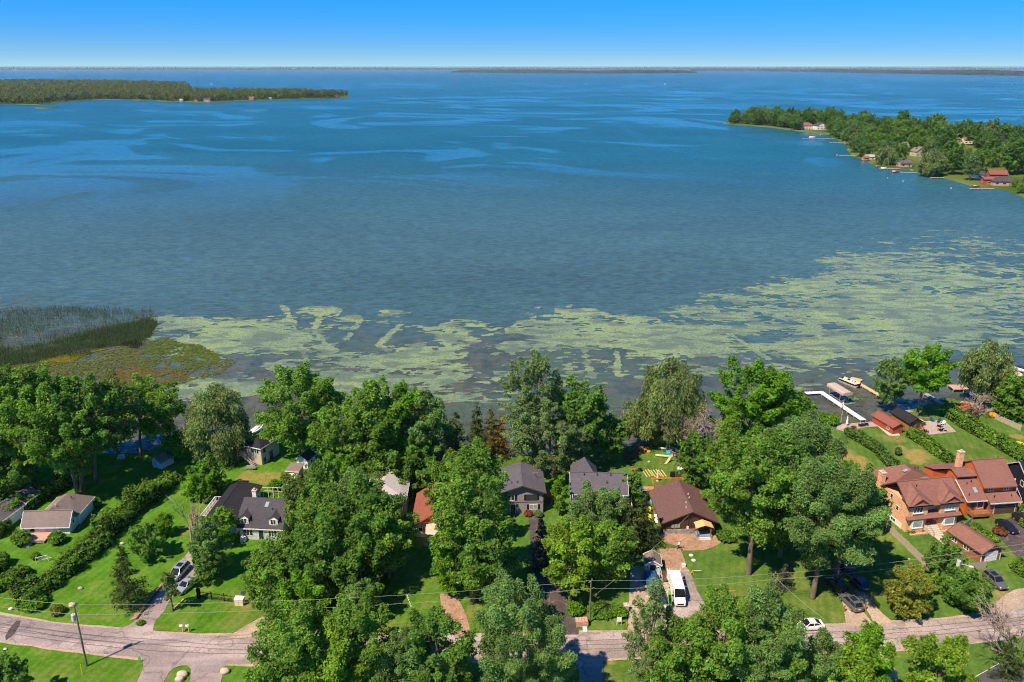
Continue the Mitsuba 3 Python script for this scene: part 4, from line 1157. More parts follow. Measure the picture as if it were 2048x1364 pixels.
hedge('tall trimmed hedge left of the red shed', px([(1690, 866), (1725, 885), (1755, 905), (1775, 925), (1800, 950)]), 2.6, 2.2, 'hedgedark')
hedge('bright trimmed hedge starting at the red shed corner', px([(1815, 868), (1850, 890), (1880, 912), (1905, 930)]), 3.0, 2.4, 'hedge')
hedge('long tall hedge between the terrace and the right lawn', px([(1893, 828), (1915, 845), (1950, 866), (1990, 888), (2030, 912), (2075, 940)]), 3.2, 3.0, 'hedge')
hedge('overgrown mixed hedge left of the bright green lawn strip', px([(40, 1222), (75, 1190), (120, 1155), (165, 1120), (215, 1080)]), 4.4, 2.8, 'hedge', rough=1.1)
hedge('upper run of the overgrown hedge toward the left grove', px([(190, 1095), (240, 1050), (280, 1015), (320, 985), (352, 955)]), 3.8, 3.2, 'hedge', rough=1.1)
hedge('hedge between the grey roofed cabin and the white cottage', px([(-20, 1085), (20, 1040), (60, 1010), (105, 985), (150, 965)]), 3.2, 3.0, 'hedge', rough=.9)
hedge('clipped hedge beside the cottage path at the left edge', px([(-20, 1190), (20, 1168), (60, 1140)]), 2.6, 2.0, 'hedge')
hedge('thick clipped hedge at the left edge below the cottage', px([(-50, 1175), (-10, 1150), (10, 1120)]), 3.0, 2.4, 'hedge')
hedge('low hedge behind the gravel apron at the right edge', px([(2020, 1128), (2040, 1140), (2070, 1165)]), 3.4, 2.2, 'hedge')
hedge('flower border beside the cedar house walk', px([(1925, 1050), (1945, 1056), (1968, 1068), (1985, 1082)]), 2.6, .7, 'hedge', name='flower_border')
hedge('leafy hedge beside the cedar garage at the right edge', px([(2052, 1060), (2048, 1036), (2056, 1018)]), 2.4, 1.8, 'hedge')

dead_tree('leafless grey tree behind the brown bungalow', G(1390, 932), height_at(G(1390, 932), 796), 1.25, seed=3, levels=5, n0=10, r0=.34)
dead_tree('leafless tree with drooping pale roots at the bottom right corner', G(2010, 1352), height_at(G(2010, 1352), 1195), .7, seed=8, levels=4, n0=8)
dead_tree('thin dead tree leaning over the left driveway', G(398, 1118), height_at(G(398, 1118), 985), .55, seed=5, levels=3, lean=(-.12, 0), n0=7)
dead_tree('bare white bush on the bank by the landing', G(1957, 835), height_at(G(1957, 835), 778), 1.3, seed=12, levels=4, n0=8)
dead_tree('pale dead branch curving beside the central willow', G(1222, 895), height_at(G(1222, 895), 800), .8, seed=17, levels=3, lean=(.25, 0), n0=4)
# ---------------------------------------------------------------- buildings


class Bld:
    """A building with its own frame: x along the front, y into the depth, z up."""

    def __init__(s, name, label, cat_, o, yaw):
        s.k = thing(name, label, cat_); s.M = place(o[0], o[1], yaw)

    def add(s, name, mesh, m, parent=None, smooth=False, label=None, kind=None):
        return part(parent or s.k, name, mesh, m, smooth, label, kind, s.M)

    def on(s, face, pos, a, z):
        """Matrix from (u along the wall, v up, n outward) to the house frame."""
        R = {'f': [[1, 0, 0], [0, 0, -1], [0, 1, 0]], 'b': [[-1, 0, 0], [0, 0, 1], [0, 1, 0]], 'l': [[0, 0, -1], [-1, 0, 0], [0, 1, 0]], 'r': [[0, 0, 1], [1, 0, 0], [0, 1, 0]]}[face]
        t = {'f': (a, pos, z), 'b': (a, pos, z), 'l': (pos, a, z), 'r': (pos, a, z)}[face]
        M = np.eye(4); M[:3, :3] = R; M[:3, 3] = t
        return M

    def window(s, face, pos, a, z, w, h, frame='white_paint', n=2, rows=1, pane='window_glass', sill=None, shutters=None, label=None):
        Mf = s.on(face, pos, a, z)
        b = .10
        fr = [box(-w / 2 - b, w / 2 + b, h, h + b, -.02, .07), box(-w / 2 - b, w / 2 + b, -b, 0, -.02, .07), box(-w / 2 - b, -w / 2, 0, h, -.02, .07), box(w / 2, w / 2 + b, 0, h, -.02, .07)]
        for i in range(1, n): fr.append(box(-w / 2 + w * i / n - .05, -w / 2 + w * i / n + .05, 0, h, .02, .06))
        for i in range(1, rows): fr.append(box(-w / 2, w / 2, h * i / rows - .04, h * i / rows + .04, .025, .055))
        f = cat(fr); f.apply_transform(Mf)
        k = s.add('window', f, frame, label=label)
        p = box(-w / 2, w / 2, 0, h, -.02, .03); p.apply_transform(Mf)
        s.add('pane', p, pane, k)
        if sill:
            q = box(-w / 2 - .2, w / 2 + .2, -b - .14, -b, -.02, .2); q.apply_transform(Mf); s.add('sill', q, sill, k)
        if shutters:
            for d in (-1, 1):
                q = box(d * (w / 2 + .13), d * (w / 2 + .58), -.05, h + .05, -.02, .05); q.apply_transform(Mf); s.add('shutter', q, shutters)
        return k

    def door(s, face, pos, a, z, w=.95, h=2.05, m='white_paint', frame='white_paint', name='door', panels=0):
        Mf = s.on(face, pos, a, z)
        q = [box(-w / 2, w / 2, 0, h, -.02, .04)]
        for i in range(panels):
            q.append(box(-w / 2 + .08, w / 2 - .08, h * i / panels + .06, h * (i + 1) / panels - .06, .03, .07))
        q = cat(q); q.apply_transform(Mf); k = s.add(name, q, m)
        f = cat([box(-w / 2 - .1, -w / 2, 0, h, -.02, .07), box(w / 2, w / 2 + .1, 0, h, -.02, .07), box(-w / 2 - .1, w / 2 + .1, h, h + .1, -.02, .07)]); f.apply_transform(Mf)
        s.add('frame', f, frame, k)
        return k

    def walls(s, x0, x1, y0, y1, ze, m, zr=None, axis='x', rp=None, z0=-.1, name='wall'):
        """A closed body: box up to the eaves, plus gables to the ridge (ridge along axis at rp)."""
        if zr is None: return s.add(name, box(x0, x1, y0, y1, z0, ze), m)
        if axis == 'x':
            r = (y0 + y1) / 2 if rp is None else rp
            prof = [(y0, z0), (y1, z0), (y1, ze), (r, zr), (y0, ze)]
            P = lambda q, e: (e, q[0], q[1]); e0, e1 = x0, x1
        else:
            r = (x0 + x1) / 2 if rp is None else rp
            prof = [(x0, z0), (x1, z0), (x1, ze), (r, zr), (x0, ze)]
            P = lambda q, e: (q[0], e, q[1]); e0, e1 = y0, y1
        a, b = [P(q, e0) for q in prof], [P(q, e1) for q in prof]
        ms = [poly3(a), poly3(b[::-1])]
        for i in range(5):
            j = (i + 1) % 5
            ms.append(quad(a[i], b[i], b[j], a[j]))
        return s.add(name, ms, m)

    def gable_roof(s, x0, x1, y0, y1, ze, zr, m, axis='x', rp=None, oh=.45, og=.35, t=.14, trim='white_paint', ribs=None, name='roof'):
        """Two roof planes with overhang oh at the eaves and og at the gables, a fascia along the edges."""
        lift = .02
        ms, tr, rb = [], [], []
        if axis == 'x':
            r = (y0 + y1) / 2 if rp is None else rp
            sl0, sl1 = (zr - ze) / (r - y0), (zr - ze) / (y1 - r)
            A = (y0 - oh, ze - oh * sl0 + t + lift); R_ = (r, zr + t + lift); B_ = (y1 + oh, ze - oh * sl1 + t + lift)
            X0, X1 = x0 - og, x1 + og
            pts = lambda c, x: (x, c[0], c[1])
            edges = (X0, X1)
        else:
            r = (x0 + x1) / 2 if rp is None else rp
            sl0, sl1 = (zr - ze) / (r - x0), (zr - ze) / (x1 - r)
            A = (x0 - oh, ze - oh * sl0 + t + lift); R_ = (r, zr + t + lift); B_ = (x1 + oh, ze - oh * sl1 + t + lift)
            X0, X1 = y0 - og, y1 + og
            pts = lambda c, x: (c[0], x, c[1])
            edges = (X0, X1)
        ms.append(slab([pts(A, X0), pts(A, X1), pts(R_, X1), pts(R_, X0)], t))
        ms.append(slab([pts(B_, X0), pts(B_, X1), pts(R_, X1), pts(R_, X0)], t))
        k = s.add(name, ms, m)
        if trim:
            d = .08
            for c in (A, B_): tr.append(bar(pts((c[0], c[1] - .1), X0), pts((c[0], c[1] - .1), X1), .08, .22))
            for e in edges:
                for c in (A, B_): tr.append(bar(pts((c[0], c[1] - .08), e), pts((R_[0], R_[1] - .08), e), .09, .2))
            s.add('fascia', tr, trim, k)
        if ribs:
            n = int((X1 - X0) / ribs)
            for i in range(1, n):
                e = X0 + (X1 - X0) * i / n
                for c in (A, B_): rb.append(bar(pts((c[0], c[1] + .025), e), pts((R_[0], R_[1] + .025), e), .05, .05))
            s.add('roof_rib', rb, m, k, kind='stuff')
        cap = bar(pts((R_[0], R_[1] + .02), X0), pts((R_[0], R_[1] + .02), X1), .3, .06)
        s.add('ridge_cap', cap, m, k)
        return k

    def hip_roof(s, x0, x1, y0, y1, ze, zr, m, oh=.45, ridge=None, t=.14, trim='white_paint', name='roof'):
        x0, x1, y0, y1 = x0 - oh, x1 + oh, y0 - oh, y1 + oh
        if ridge is None:
            if x1 - x0 > y1 - y0:
                d = (y1 - y0) / 2; ridge = ((x0 + d, (y0 + y1) / 2), (x1 - d, (y0 + y1) / 2))
            else:
                d = (x1 - x0) / 2; ridge = (((x0 + x1) / 2, y0 + d), ((x0 + x1) / 2, y1 - d))
        (ax, ay), (bx, by) = ridge
        z = ze
        c = [(x0, y0, z), (x1, y0, z), (x1, y1, z), (x0, y1, z)]; a = (ax, ay, zr); b = (bx, by, zr)
        if abs(ax - bx) >= abs(ay - by): pl = [[c[0], c[1], b, a], [c[1], c[2], b], [c[2], c[3], a, b], [c[3], c[0], a]]
        else: pl = [[c[0], c[1], a], [c[1], c[2], b, a], [c[2], c[3], b], [c[3], c[0], a, b]]
        k = s.add(name, [slab([q for i, q in enumerate(p) if i == 0 or np.linalg.norm(np.subtract(q, p[i - 1])) > 1e-6], t) for p in pl], m)
        if trim:
            s.add('fascia', [bar((p[0], p[1], z - .09), (q[0], q[1], z - .09), .07, .2) for p, q in zip(c, c[1:] + c[:1])], trim, k)
        return k

    def vents(s, pts, m='black_plastic', h=.35, r=.12, parent=None):
        for (x, y, z) in pts: s.add('roof_vent', [rod((x, y, z - .1), (x, y, z + h), r * .6, 6), rod((x, y, z + h), (x, y, z + h + .08), r, 6)], m, parent)

    def chimney(s, x0, x1, y0, y1, z0, z1, m, cap='concrete'):
        k = s.add('chimney', box(x0, x1, y0, y1, z0, z1), m)
        s.add('chimney_cap', [box(x0 - .1, x1 + .1, y0 - .1, y1 + .1, z1, z1 + .12), box((x0 + x1) / 2 - .18, (x0 + x1) / 2 + .18, (y0 + y1) / 2 - .18, (y0 + y1) / 2 + .18, z1 + .12, z1 + .5)], cap, k)

    def deck(s, x0, x1, y0, y1, z, m, rail=None, sides='', name='deck', rh=1.0, steps=None):
        q = []
        n = max(2, int((y1 - y0) / .3))
        for i in range(n): q.append(box(x0, x1, y0 + (y1 - y0) * i / n + .012, y0 + (y1 - y0) * (i + 1) / n - .012, z - .06, z))
        k = s.add(name, q, m)
        s.add('deck_frame', [box(x0 + .05, x1 - .05, y0 + .05, y1 - .05, z - .3, z - .065)] + [box(x - .07, x + .07, y - .07, y + .07, -.1, z - .3) for x in (x0 + .2, x1 - .2) for y in (y0 + .2, y1 - .2)], m, k)
        for sd in sides:
            a, b = {'f': ((x0, y0), (x1, y0)), 'b': ((x0, y1), (x1, y1)), 'l': ((x0, y0), (x0, y1)), 'r': ((x1, y0), (x1, y1))}[sd]
            a, b = np.array(a), np.array(b); L = np.linalg.norm(b - a)
            q = [bar((*a, z + rh), (*b, z + rh), .12, .06), bar((*a, z + .15), (*b, z + .15), .05, .06)]
            for i in range(int(L / .3) + 1):
                c = a + (b - a) * i / max(1, int(L / .3)); big = i % 5 == 0
                q.append(box(c[0] - (.05 if big else .02), c[0] + (.05 if big else .02), c[1] - (.05 if big else .02), c[1] + (.05 if big else .02), z, z + rh + (.06 if big else -.02)))
            s.add('railing', q, rail or m, k)
        return k

    def steps(s, x0, x1, y0, z, n, m, run=.32, face='f', name='steps'):
        q = []
        for i in range(n):
            zt = z * (n - i) / (n + 1)
            if face == 'f': q.append(box(x0, x1, y0 - run * (i + 1), y0 - run * i, -.05, zt))
            elif face == 'l': q.append(box(x0 - run * (i + 1), x0 - run * i, *x1, -.05, zt))
            elif face == 'r': q.append(box(x0 + run * i, x0 + run * (i + 1), *x1, -.05, zt))
        return s.add(name, q, m)


# --- orange brick house
b = Bld('brick_house', 'two storey orange brick house with brown red shingle roofs and twin front gables', 'house', O(77.5, 136.2), .175)
b.walls(0, 11.2, 1.0, 8.2, 6.0, 'orange_brick'); b.add('wall', [box(.02, 4.3, 0, 1.05, -.1, 6.0), box(6.9, 11.18, 0, 1.05, -.1, 6.0)], 'orange_brick')
b.walls(.5, 11.0, 8.2, 14.0, 6.0, 'orange_brick')
b.add('foundation', [box(-.06, .0, 1.2, 8.1, -.1, 1.1)], 'white_paint')
r = b.gable_roof(0, 11.2, 0.2, 8.0, 6.0, 8.9, 'roof_red', 'x', oh=.6, og=.5, trim='dark_wood')
b.hip_roof(.5, 11.0, 7.6, 14.0, 6.05, 9.0, 'roof_red', ridge=((5.7, 8.2), (5.7, 10.6)), trim='dark_wood')
for xa, xb in ((-.1, 4.4), (6.8, 11.3)):
    xm = (xa + xb) / 2
    b.add('roof', [slab([(xa - .45, -.55, 6.08), (xm, 1.0, 7.85), (xm, 3.7, 8.85), (xa - .45, 2.2, 6.9)], .14), slab([(xb + .45, -.55, 6.08), (xm, 1.0, 7.85), (xm, 3.7, 8.85), (xb + .45, 2.2, 6.9)], .14), slab([(xa - .45, -.6, 6.05), (xb + .45, -.6, 6.05), (xm, .9, 7.7)], .12)], 'roof_red', label='hipped roof over a front bay')
    g = b.add('gable', [trimesh.Trimesh(np.array([(xm - 1.35, -.38, 6.42), (xm + 1.35, -.38, 6.42), (xm, -.38, 7.35), (xm - 1.35, .6, 6.42), (xm + 1.35, .6, 6.42), (xm, .6, 7.35)]), [[0, 1, 2], [3, 5, 4], [0, 3, 4], [0, 4, 1]], process=False)], 'red_paint')
    b.add('roof', [slab([(xm - 1.65, -.62, 6.34), (xm, -.62, 7.5), (xm, 1.2, 7.55), (xm - 1.65, 1.2, 6.6)], .12), slab([(xm + 1.65, -.62, 6.34), (xm, -.62, 7.5), (xm, 1.2, 7.55), (xm + 1.65, 1.2, 6.6)], .12)], 'roof_red', g)
b.add('pent_roof', [slab([(-.5, -.75, 3.1), (11.6, -.75, 3.1), (11.6, .05, 3.5), (-.5, .05, 3.5)], .12), slab([(4.3, .0, 3.52), (6.9, .0, 3.52), (6.9, 1.05, 4.0), (4.3, 1.05, 4.0)], .1)], 'roof_red')
b.window('f', 0, 2.1, 4.2, 1.9, 1.35, n=3, sill='white_paint'); b.window('f', 0, 9.1, 4.2, 1.9, 1.35, n=3, sill='white_paint', pane='pale_glass')
for xm in (2.1, 9.1):
    b.add('bay', [box(xm - 1.3, xm + 1.3, -.55, .0, -.1, 1.1), box(xm - 1.3, xm + 1.3, -.55, 0, 2.62, 2.95)], 'orange_brick')
    b.add('bay', [box(xm - 1.22, xm + 1.22, -.47, 0, 1.1, 2.62)], 'white_paint')
    b.window('f', -.47, xm, 1.2, 1.9, 1.3, n=1, pane='pale_glass', sill='white_paint')
b.door('f', 1.0, 5.6, 1.0, 1.7, 2.1, 'red_paint', 'brick_dark', panels=3)
b.window('l', 0, 3.2, 3.1, .7, .9, n=1); b.window('l', 0, 5.4, 4.6, .7, .9, n=1); b.window('l', -.06, 3.8, .35, 1.3, .6, n=2)
b.add('skylight', [slab([(6.4, 6.2, 8.25), (7.6, 6.2, 8.25), (7.6, 5.3, 8.75), (6.4, 5.3, 8.75)], .1)], 'pale_glass')
b.add('skylight', [slab([(4.2, 9.0, 8.55), (5.2, 9.2, 8.75), (5.2, 8.4, 8.9), (4.2, 8.2, 8.65)], .1)], 'pale_glass')
b.chimney(-.45, .45, 8.6, 9.9, -.1, 8.4, 'orange_brick')
b.vents([(8.6, 10.0, 8.0), (3.2, 3.0, 8.1), (9.8, 6.2, 7.3), (7.4, 9.4, 8.4)])
b.add('landing', box(4.3, 6.9, -.4, 1.0, -.1, .95), 'concrete'); b.steps(4.4, 6.8, -.4, 1.0, 5, 'concrete', .42)
b.add('handrail', [rod((4.5, -2.5, .9), (4.5, -.3, 1.9), .03), rod((4.5, -2.5, 0), (4.5, -2.5, .9), .03), rod((4.5, -.3, .9), (4.5, -.3, 1.9), .03)], 'dark_wood')
b.add('planter', box(.3, 4.0, -1.5, -.9, -.1, .25), 'pink_brick'); b.add('planter', box(7.2, 10.8, -1.5, -.9, -.1, .25), 'pink_brick')
b.deck(-2.4, .45, 9.95, 16.0, 2.1, 'orange_deck', sides='lb'); b.deck(.5, 6, 14.05, 17.0, 2.1, 'orange_deck', sides='b')
b.add('side_stair', [box(-1.3, -.1, 5.3 + i * .35, 5.6 + i * .35, .2 + i * .26, .3 + i * .26) for i in range(8)] + [bar((-1.3, 5.3, 1.1), (-1.3, 8.3, 3.2), .08, .08)], 'dark_wood')

# --- red cedar house
b = Bld('cedar_house', 'red cedar clad house with brown shingle roofs and a tall brick chimney', 'house', O(97.7, 142.5), .12)
b.walls(-.3, 6.2, .2, 2.1, 2.8, 'brick_dark'); b.walls(-1.0, 5.8, 2.0, 11.0, 6.0, 'cedar_boards', 9.3, 'x', 6.3)
b.gable_roof(-1.0, 5.8, 2.0, 11.0, 6.0, 9.3, 'roof_red', 'x', 6.3, oh=.7, og=.25, trim='brick_dark')
b.add('porch_roof', slab([(-.6, -.4, 2.95), (6.5, -.4, 2.95), (6.3, 2.1, 4.2), (-.5, 2.1, 4.2)], .14), 'roof_red')
b.add('fascia', bar((-.6, -.44, 2.85), (6.5, -.44, 2.85), .06, .2), 'white_paint')
b.door('f', .2, 3.3, 0, 4.6, 2.2, 'dark_wood', 'white_paint', 'garage_door', 4)
b.window('f', 2.0, .8, 4.5, 1.0, 1.0, n=2); b.window('f', 2.0, 4.3, 4.5, 1.0, 1.0, n=2)
b.walls(-5.3, -1.0, .6, 10.5, 3.8, 'cedar_boards')
b.add('wall', trimesh.Trimesh(np.array([(-5.3, .6, 3.8), (-5.3, 4.4, 6.1), (-5.3, 10.5, 6.1), (-5.3, 10.5, 3.8), (-1.0, .6, 3.8), (-1.0, 4.4, 6.1), (-1.0, 10.5, 6.1), (-1.0, 10.5, 3.8)]), [[0, 1, 2], [0, 2, 3], [4, 6, 5], [4, 7, 6], [0, 4, 5], [0, 5, 1], [1, 5, 6], [1, 6, 2], [3, 2, 6], [3, 6, 7]], process=False), 'cedar_boards')
b.add('roof', slab([(-5.6, -.1, 3.55), (-1.05, -.1, 3.55), (-1.05, 4.35, 6.25), (-5.6, 4.35, 6.25)], .14), 'roof_red', label='middle shed roof with a skylight')
b.add('fascia', [bar((-5.62, -.1, 3.5), (-5.62, 4.35, 6.2), .08, .2), bar((-5.6, -.14, 3.46), (-1.05, -.14, 3.46), .06, .2)], 'white_paint')
b.add('skylight', slab([(-3.0, 1.4, 4.62), (-2.3, 1.4, 4.62), (-2.3, 2.5, 5.28), (-3.0, 2.5, 5.28)], .1), 'pale_glass')
b.walls(-5.3, -1.3, 4.5, 8.0, 7.0, 'cedar_boards', z0=6.0); b.window('f', 4.5, -3.3, 6.3, 3.2, .55, frame='dark_wood', n=3)
b.add('roof', [slab([(-5.6, 3.9, 7.0), (-1.2, 3.9, 7.0), (-1.2, 6.2, 7.7), (-5.6, 6.2, 7.7)], .14), slab([(-5.6, 11.2, 6.2), (-1.05, 11.2, 6.2), (-1.05, 6.2, 7.7), (-5.6, 6.2, 7.7)], .14), slab([(-8.6, 11.2, 6.2), (-5.6, 11.2, 6.2), (-5.6, 6.9, 7.5), (-8.6, 7.6, 7.2)], .14)], 'roof_red')
b.walls(-8.3, -5.3, 7.8, 10.8, 6.3, 'cedar_boards')
b.chimney(-3.5, -2.4, 7.2, 8.1, 6.0, 10.8, 'orange_brick')
b.deck(-4.9, -.4, -1.5, .55, 1.0, 'stained_wood', sides='fl'); b.steps(-.9, (-1.5, -.3), 0, 1.0, 4, 'stained_wood', .35, 'r')
b.window('f', .6, -2.0, 1.5, 1.2, 1.5, n=1); b.door('f', .6, -3.6, 1.0, .95, 2.05, 'dark_wood', 'stained_wood'); b.window('l', -5.3, 2.0, 2.6, .9, .9, n=1, frame='dark_wood')
b.vents([(-4.6, 1.0, 4.3), (-3.8, 3.2, 5.6), (-2.6, 3.6, 5.8), (1.0, .8, 3.6), (4.8, .8, 3.6), (5.2, 7.0, 9.0)])

# --- navy house at the right edge
b = Bld('navy_house', 'dark navy house with a ribbed metal roof cut by the right edge', 'house', O(107.2, 146.5), -.05)
b.walls(0, 7, 0, 8, 5.4, 'navy_siding', 7.9, 'x', 4.0); b.gable_roof(0, 7, 0, 8, 5.4, 7.9, 'navy_siding', 'x', 4.0, trim='pale_grey_siding', ribs=.5)
b.window('l', 0, 2.0, 3.4, 1.0, 1.1, n=1); b.add('wall_lamp', box(-.15, .0, 4.3, 4.55, 3.4, 3.8), 'white_paint'); b.add('stair_rail', [rod((-.5, .2, 1.2), (-.5, 2.6, 2.6), .04), rod((-.5, .2, 0), (-.5, .2, 1.2), .04), rod((-.5, 2.6, 0), (-.5, 2.6, 2.6), .04)], 'white_paint')

# --- brick garage
b = Bld('brick_garage', 'small brick garage with a brown red roof and one white door', 'garage', tuple(G(1960, 1127)[:2]), -.02)
Lg = 7.6
b.M = place(*G(1960, 1127)[:2], .30)
b.walls(0, 4.6, 0, Lg, 2.3, 'brick_dark', 3.5, 'y'); b.gable_roof(0, 4.6, 0, Lg, 2.3, 3.5, 'roof_red', 'y', oh=.4, og=.4, trim='dark_wood')
b.door('f', 0, 2.3, 0, 2.7, 2.05, 'white_paint', 'white_paint', 'garage_door', 4)
b.window('l', 0, 3.4, .9, 1.1, 1.0, n=2); b.window('l', 0, 6.2, .9, 1.1, 1.0, n=2)
b.add('corner_trim', [box(-.05, .12, -.05, .05, 0, 2.25), box(4.5, 4.66, -.05, .05, 0, 2.25), box(-.05, .1, Lg - .1, Lg + .04, 0, 2.25)], 'white_paint')

# --- brown bungalow
b = Bld('bungalow', 'brown bungalow with a ribbed brown metal roof and stone skirting', 'house', O(29.8, 135.7), .038)
b.walls(0, 10.0, 0, 11.6, 2.7, 'brown_siding', 4.95, 'y', 5.3); rk = b.gable_roof(0, 10.0, 0, 11.6, 2.7, 4.95, 'roof_brown', 'y', 5.3, oh=.75, og=.6, trim='dark_wood', ribs=.45)
b.walls(1.4, 9.0, 11.6, 14.4, 2.5, 'brown_siding'); b.hip_roof(1.4, 9.0, 11.0, 14.4, 2.6, 4.1, 'roof_brown', ridge=((4.6, 11.9), (6.2, 11.9)), trim='dark_wood')
b.add('side_wall', box(-.05, 0, .1, 11.5, .3, 2.5), 'cedar')
b.add('stone_skirting', [box(-.08, 6.1, -.16, .0, -.1, .95), box(9.0, 10.1, -.16, 0, -.1, .95)], 'field_stone')
b.window('f', 0, 2.3, 1.25, 1.7, .85, n=3, frame='dark_wood', pane='pale_glass'); b.door('f', 0, 7.3, .45, .95, 2.0, 'dark_wood', 'stained_wood'); b.window('f', .0, 6.55, 1.1, .5, 1.0, n=1, frame='white_paint')
b.add('meter_box', box(4.5, 4.9, -.2, 0, 1.0, 1.6), 'white_paint')
b.add('mast', rod((4.7, -.1, 1.5), (4.7, -.3, 4.9), .05), 'dark_wood')
pk = b.add('porch', [box(6.1, 8.9, -2.0, .0, .1, .45)], 'porch_blue'); b.steps(6.3, 8.7, -2.0, .45, 2, 'pale_grey_siding', .35)
b.add('post', [box(x - .07, x + .07, -1.95, -1.81, .4, 2.5) for x in (6.2, 8.8)] + [bar((6.2, -1.88, 1.2), (6.2, -.1, 1.2), .06, .06), bar((8.8, -1.88, 1.2), (8.8, -.1, 1.2), .06, .06), bar((6.2, -2.8, .5), (6.2, -1.9, 1.2), .06, .06), bar((8.8, -2.8, .5), (8.8, -1.9, 1.2), .06, .06)], 'stained_wood', pk)
pf = [slab([(5.8, -2.3, 2.5), (5.8, -.1, 2.5), (7.5, -.1, 3.1), (7.5, -2.3, 3.1)], .08), slab([(9.2, -2.3, 2.5), (9.2, -.1, 2.5), (7.5, -.1, 3.1), (7.5, -2.3, 3.1)], .08)]
pr_ = b.add('porch_roof', pf, 'new_wood', pk)
b.vents([(6.2, 6.6, 4.65), (4.9, 3.0, 4.8), (4.5, 1.4, 4.65), (6.0, 5.0, 4.7)], 'white_paint')
b.deck(-.6, 9.2, 14.5, 17.6, .6, 'orange_deck', name='back_deck')
for sx in (1.6, 7.4):
    b.add('pergola_post', [bar((sx, 16.2, .6), (sx + (.5 if sx > 4 else -.5), 17.4, 2.6), .14, .14), bar((sx, 14.9, .6), (sx + (.2 if sx > 4 else -.2), 15.2, 2.3), .12, .12)], 'orange_deck')
b.add('pergola_beam', bar((.9, 17.4, 2.6), (8.1, 17.4, 2.6), .16, .2), 'orange_deck')

# --- dark turreted house
b = Bld('turret_house', 'grey and white house with a charcoal shingle roof and a pyramid turret', 'house', O(12.2, 143.5), -.035)
b.walls(0, 11.2, 0, 7.6, 5.0, 'pale_grey_siding', 7.1, 'x', 3.9); rk = b.gable_roof(0, 11.2, 0, 7.6, 5.0, 7.1, 'roof_grey', 'x', 3.9, oh=.8, og=.35, trim='pale_grey_siding')
b.walls(.4, 5.0, 3.6, 8.6, 6.0, 'grey_siding'); b.hip_roof(.4, 5.0, 3.6, 8.6, 6.1, 9.7, 'roof_grey', ridge=((2.7, 6.1), (2.72, 6.1)), trim='dark_wood', name='turret_roof')
b.vents([(2.6, 3.2, 7.0), (5.3, 3.2, 7.0), (8.1, 3.2, 7.0), (7.2, 1.5, 6.2)], parent=rk)
b.add('balcony_wall', [box(-.05, 10.4, -1.5, -1.42, 2.6, 3.6), box(-.05, 10.4, -1.42, .0, 2.5, 2.62), box(-.05, .03, -1.42, .0, 2.62, 3.6)], 'white_paint')
b.add('balcony_post', [box(x, x + .14, -1.45, -1.31, -.1, 5.0) for x in (0, 10.3)], 'white_paint')
for x in (1.4, 4.6, 7.0): b.window('f', 0, x, 3.6, 1.3, 1.1, n=2)
b.window('f', 0, 8.8, 3.5, 1.5, 1.1, n=2, shutters='white_paint'); b.window('f', 0, 8.6, .9, 1.0, 1.3, n=1); b.window('f', 0, 3.4, .9, 1.6, 1.3, n=2); b.door('f', 0, 6.4, 0, 1.0, 2.05, 'white_paint')
b.add('stair', [box(11.25, 12.3, -1.2 + .33 * i, -.87 + .33 * i, -.05, .2 + .22 * i) for i in range(9)], 'pink_brick'); b.add('stair_rail', [bar((12.35, -1.2, 1.1), (12.35, 1.8, 3.2), .06, .9)], 'white_paint')

# --- grey two storey house
b = Bld('grey_house', 'mauve grey two storey house with a dark gable roof and black shutters', 'house', O(1.4, 143.1), .039)
b.walls(-3.9, 5.0, 0, 9.0, 5.1, 'grey_siding', 6.7, 'y', .7); rk = b.gable_roof(-3.9, 5.0, 0, 9.0, 5.1, 6.7, 'roof_grey', 'y', .7, oh=.55, og=.8, trim='dark_wood')
b.window('f', 0, 2.6, 3.1, 1.9, 1.2, n=2, shutters='black_plastic', frame='dark_wood'); b.window('f', 0, 3.0, 1.0, 1.5, 1.05, n=2, shutters='black_plastic', pane='pale_glass'); b.window('f', 0, -1.6, 3.1, 1.3, 1.2, n=2, shutters='black_plastic'); b.door('f', 0, -1.2, 0, 1.0, 2.05, 'dark_wood')
b.vents([(-1.4, 1.6, 6.1), (-.2, 1.0, 6.5), (3.8, 5.2, 5.7)], parent=rk); b.add('belt_trim', box(-3.95, 5.05, -.05, .0, 2.55, 2.7), 'dark_wood')
b.add('antenna', [rod((3.6, 4.4, 5.5), (3.6, 4.4, 7.2), .04), rod((3.0, 4.4, 7.1), (4.2, 4.4, 7.1), .03), rod((3.1, 4.0, 6.8), (4.1, 4.8, 6.8), .03)], 'steel')

# --- red roofed cottage
b = Bld('cream_cottage', 'cream cottage with a steep red roof, red shutters and a glazed porch', 'cottage', O(-19.2, 133.8), .02)
b.walls(.2, 9.8, .6, 12.2, 2.9, 'cream_paint', 6.0, 'y'); b.gable_roof(.2, 9.8, .6, 12.2, 2.9, 6.0, 'roof_redmetal', 'y', oh=.6, og=.7, trim='red_paint')
b.add('gable_cladding', trimesh.Trimesh(np.array([(1.6, .54, 3.35), (8.4, .54, 3.35), (5, .54, 5.6), (1.6, .6, 3.35), (8.4, .6, 3.35), (5, .6, 5.6)]), [[0, 1, 2], [0, 3, 4], [0, 4, 1], [1, 4, 5], [1, 5, 2], [2, 5, 3], [2, 3, 0]], process=False), 'cedar')
b.window('f', .54, 4.6, 3.7, 1.6, .9, n=2); b.window('f', .6, 1.4, 1.3, .65, .9, n=1, shutters='red_paint')
pk = b.add('porch', [box(2.9, 7.0, -1.8, .6, -.1, .95), box(2.9, 3.05, -1.8, .6, .95, 2.3), box(6.85, 7.0, -1.8, .6, .95, 2.3)], 'cream_paint')
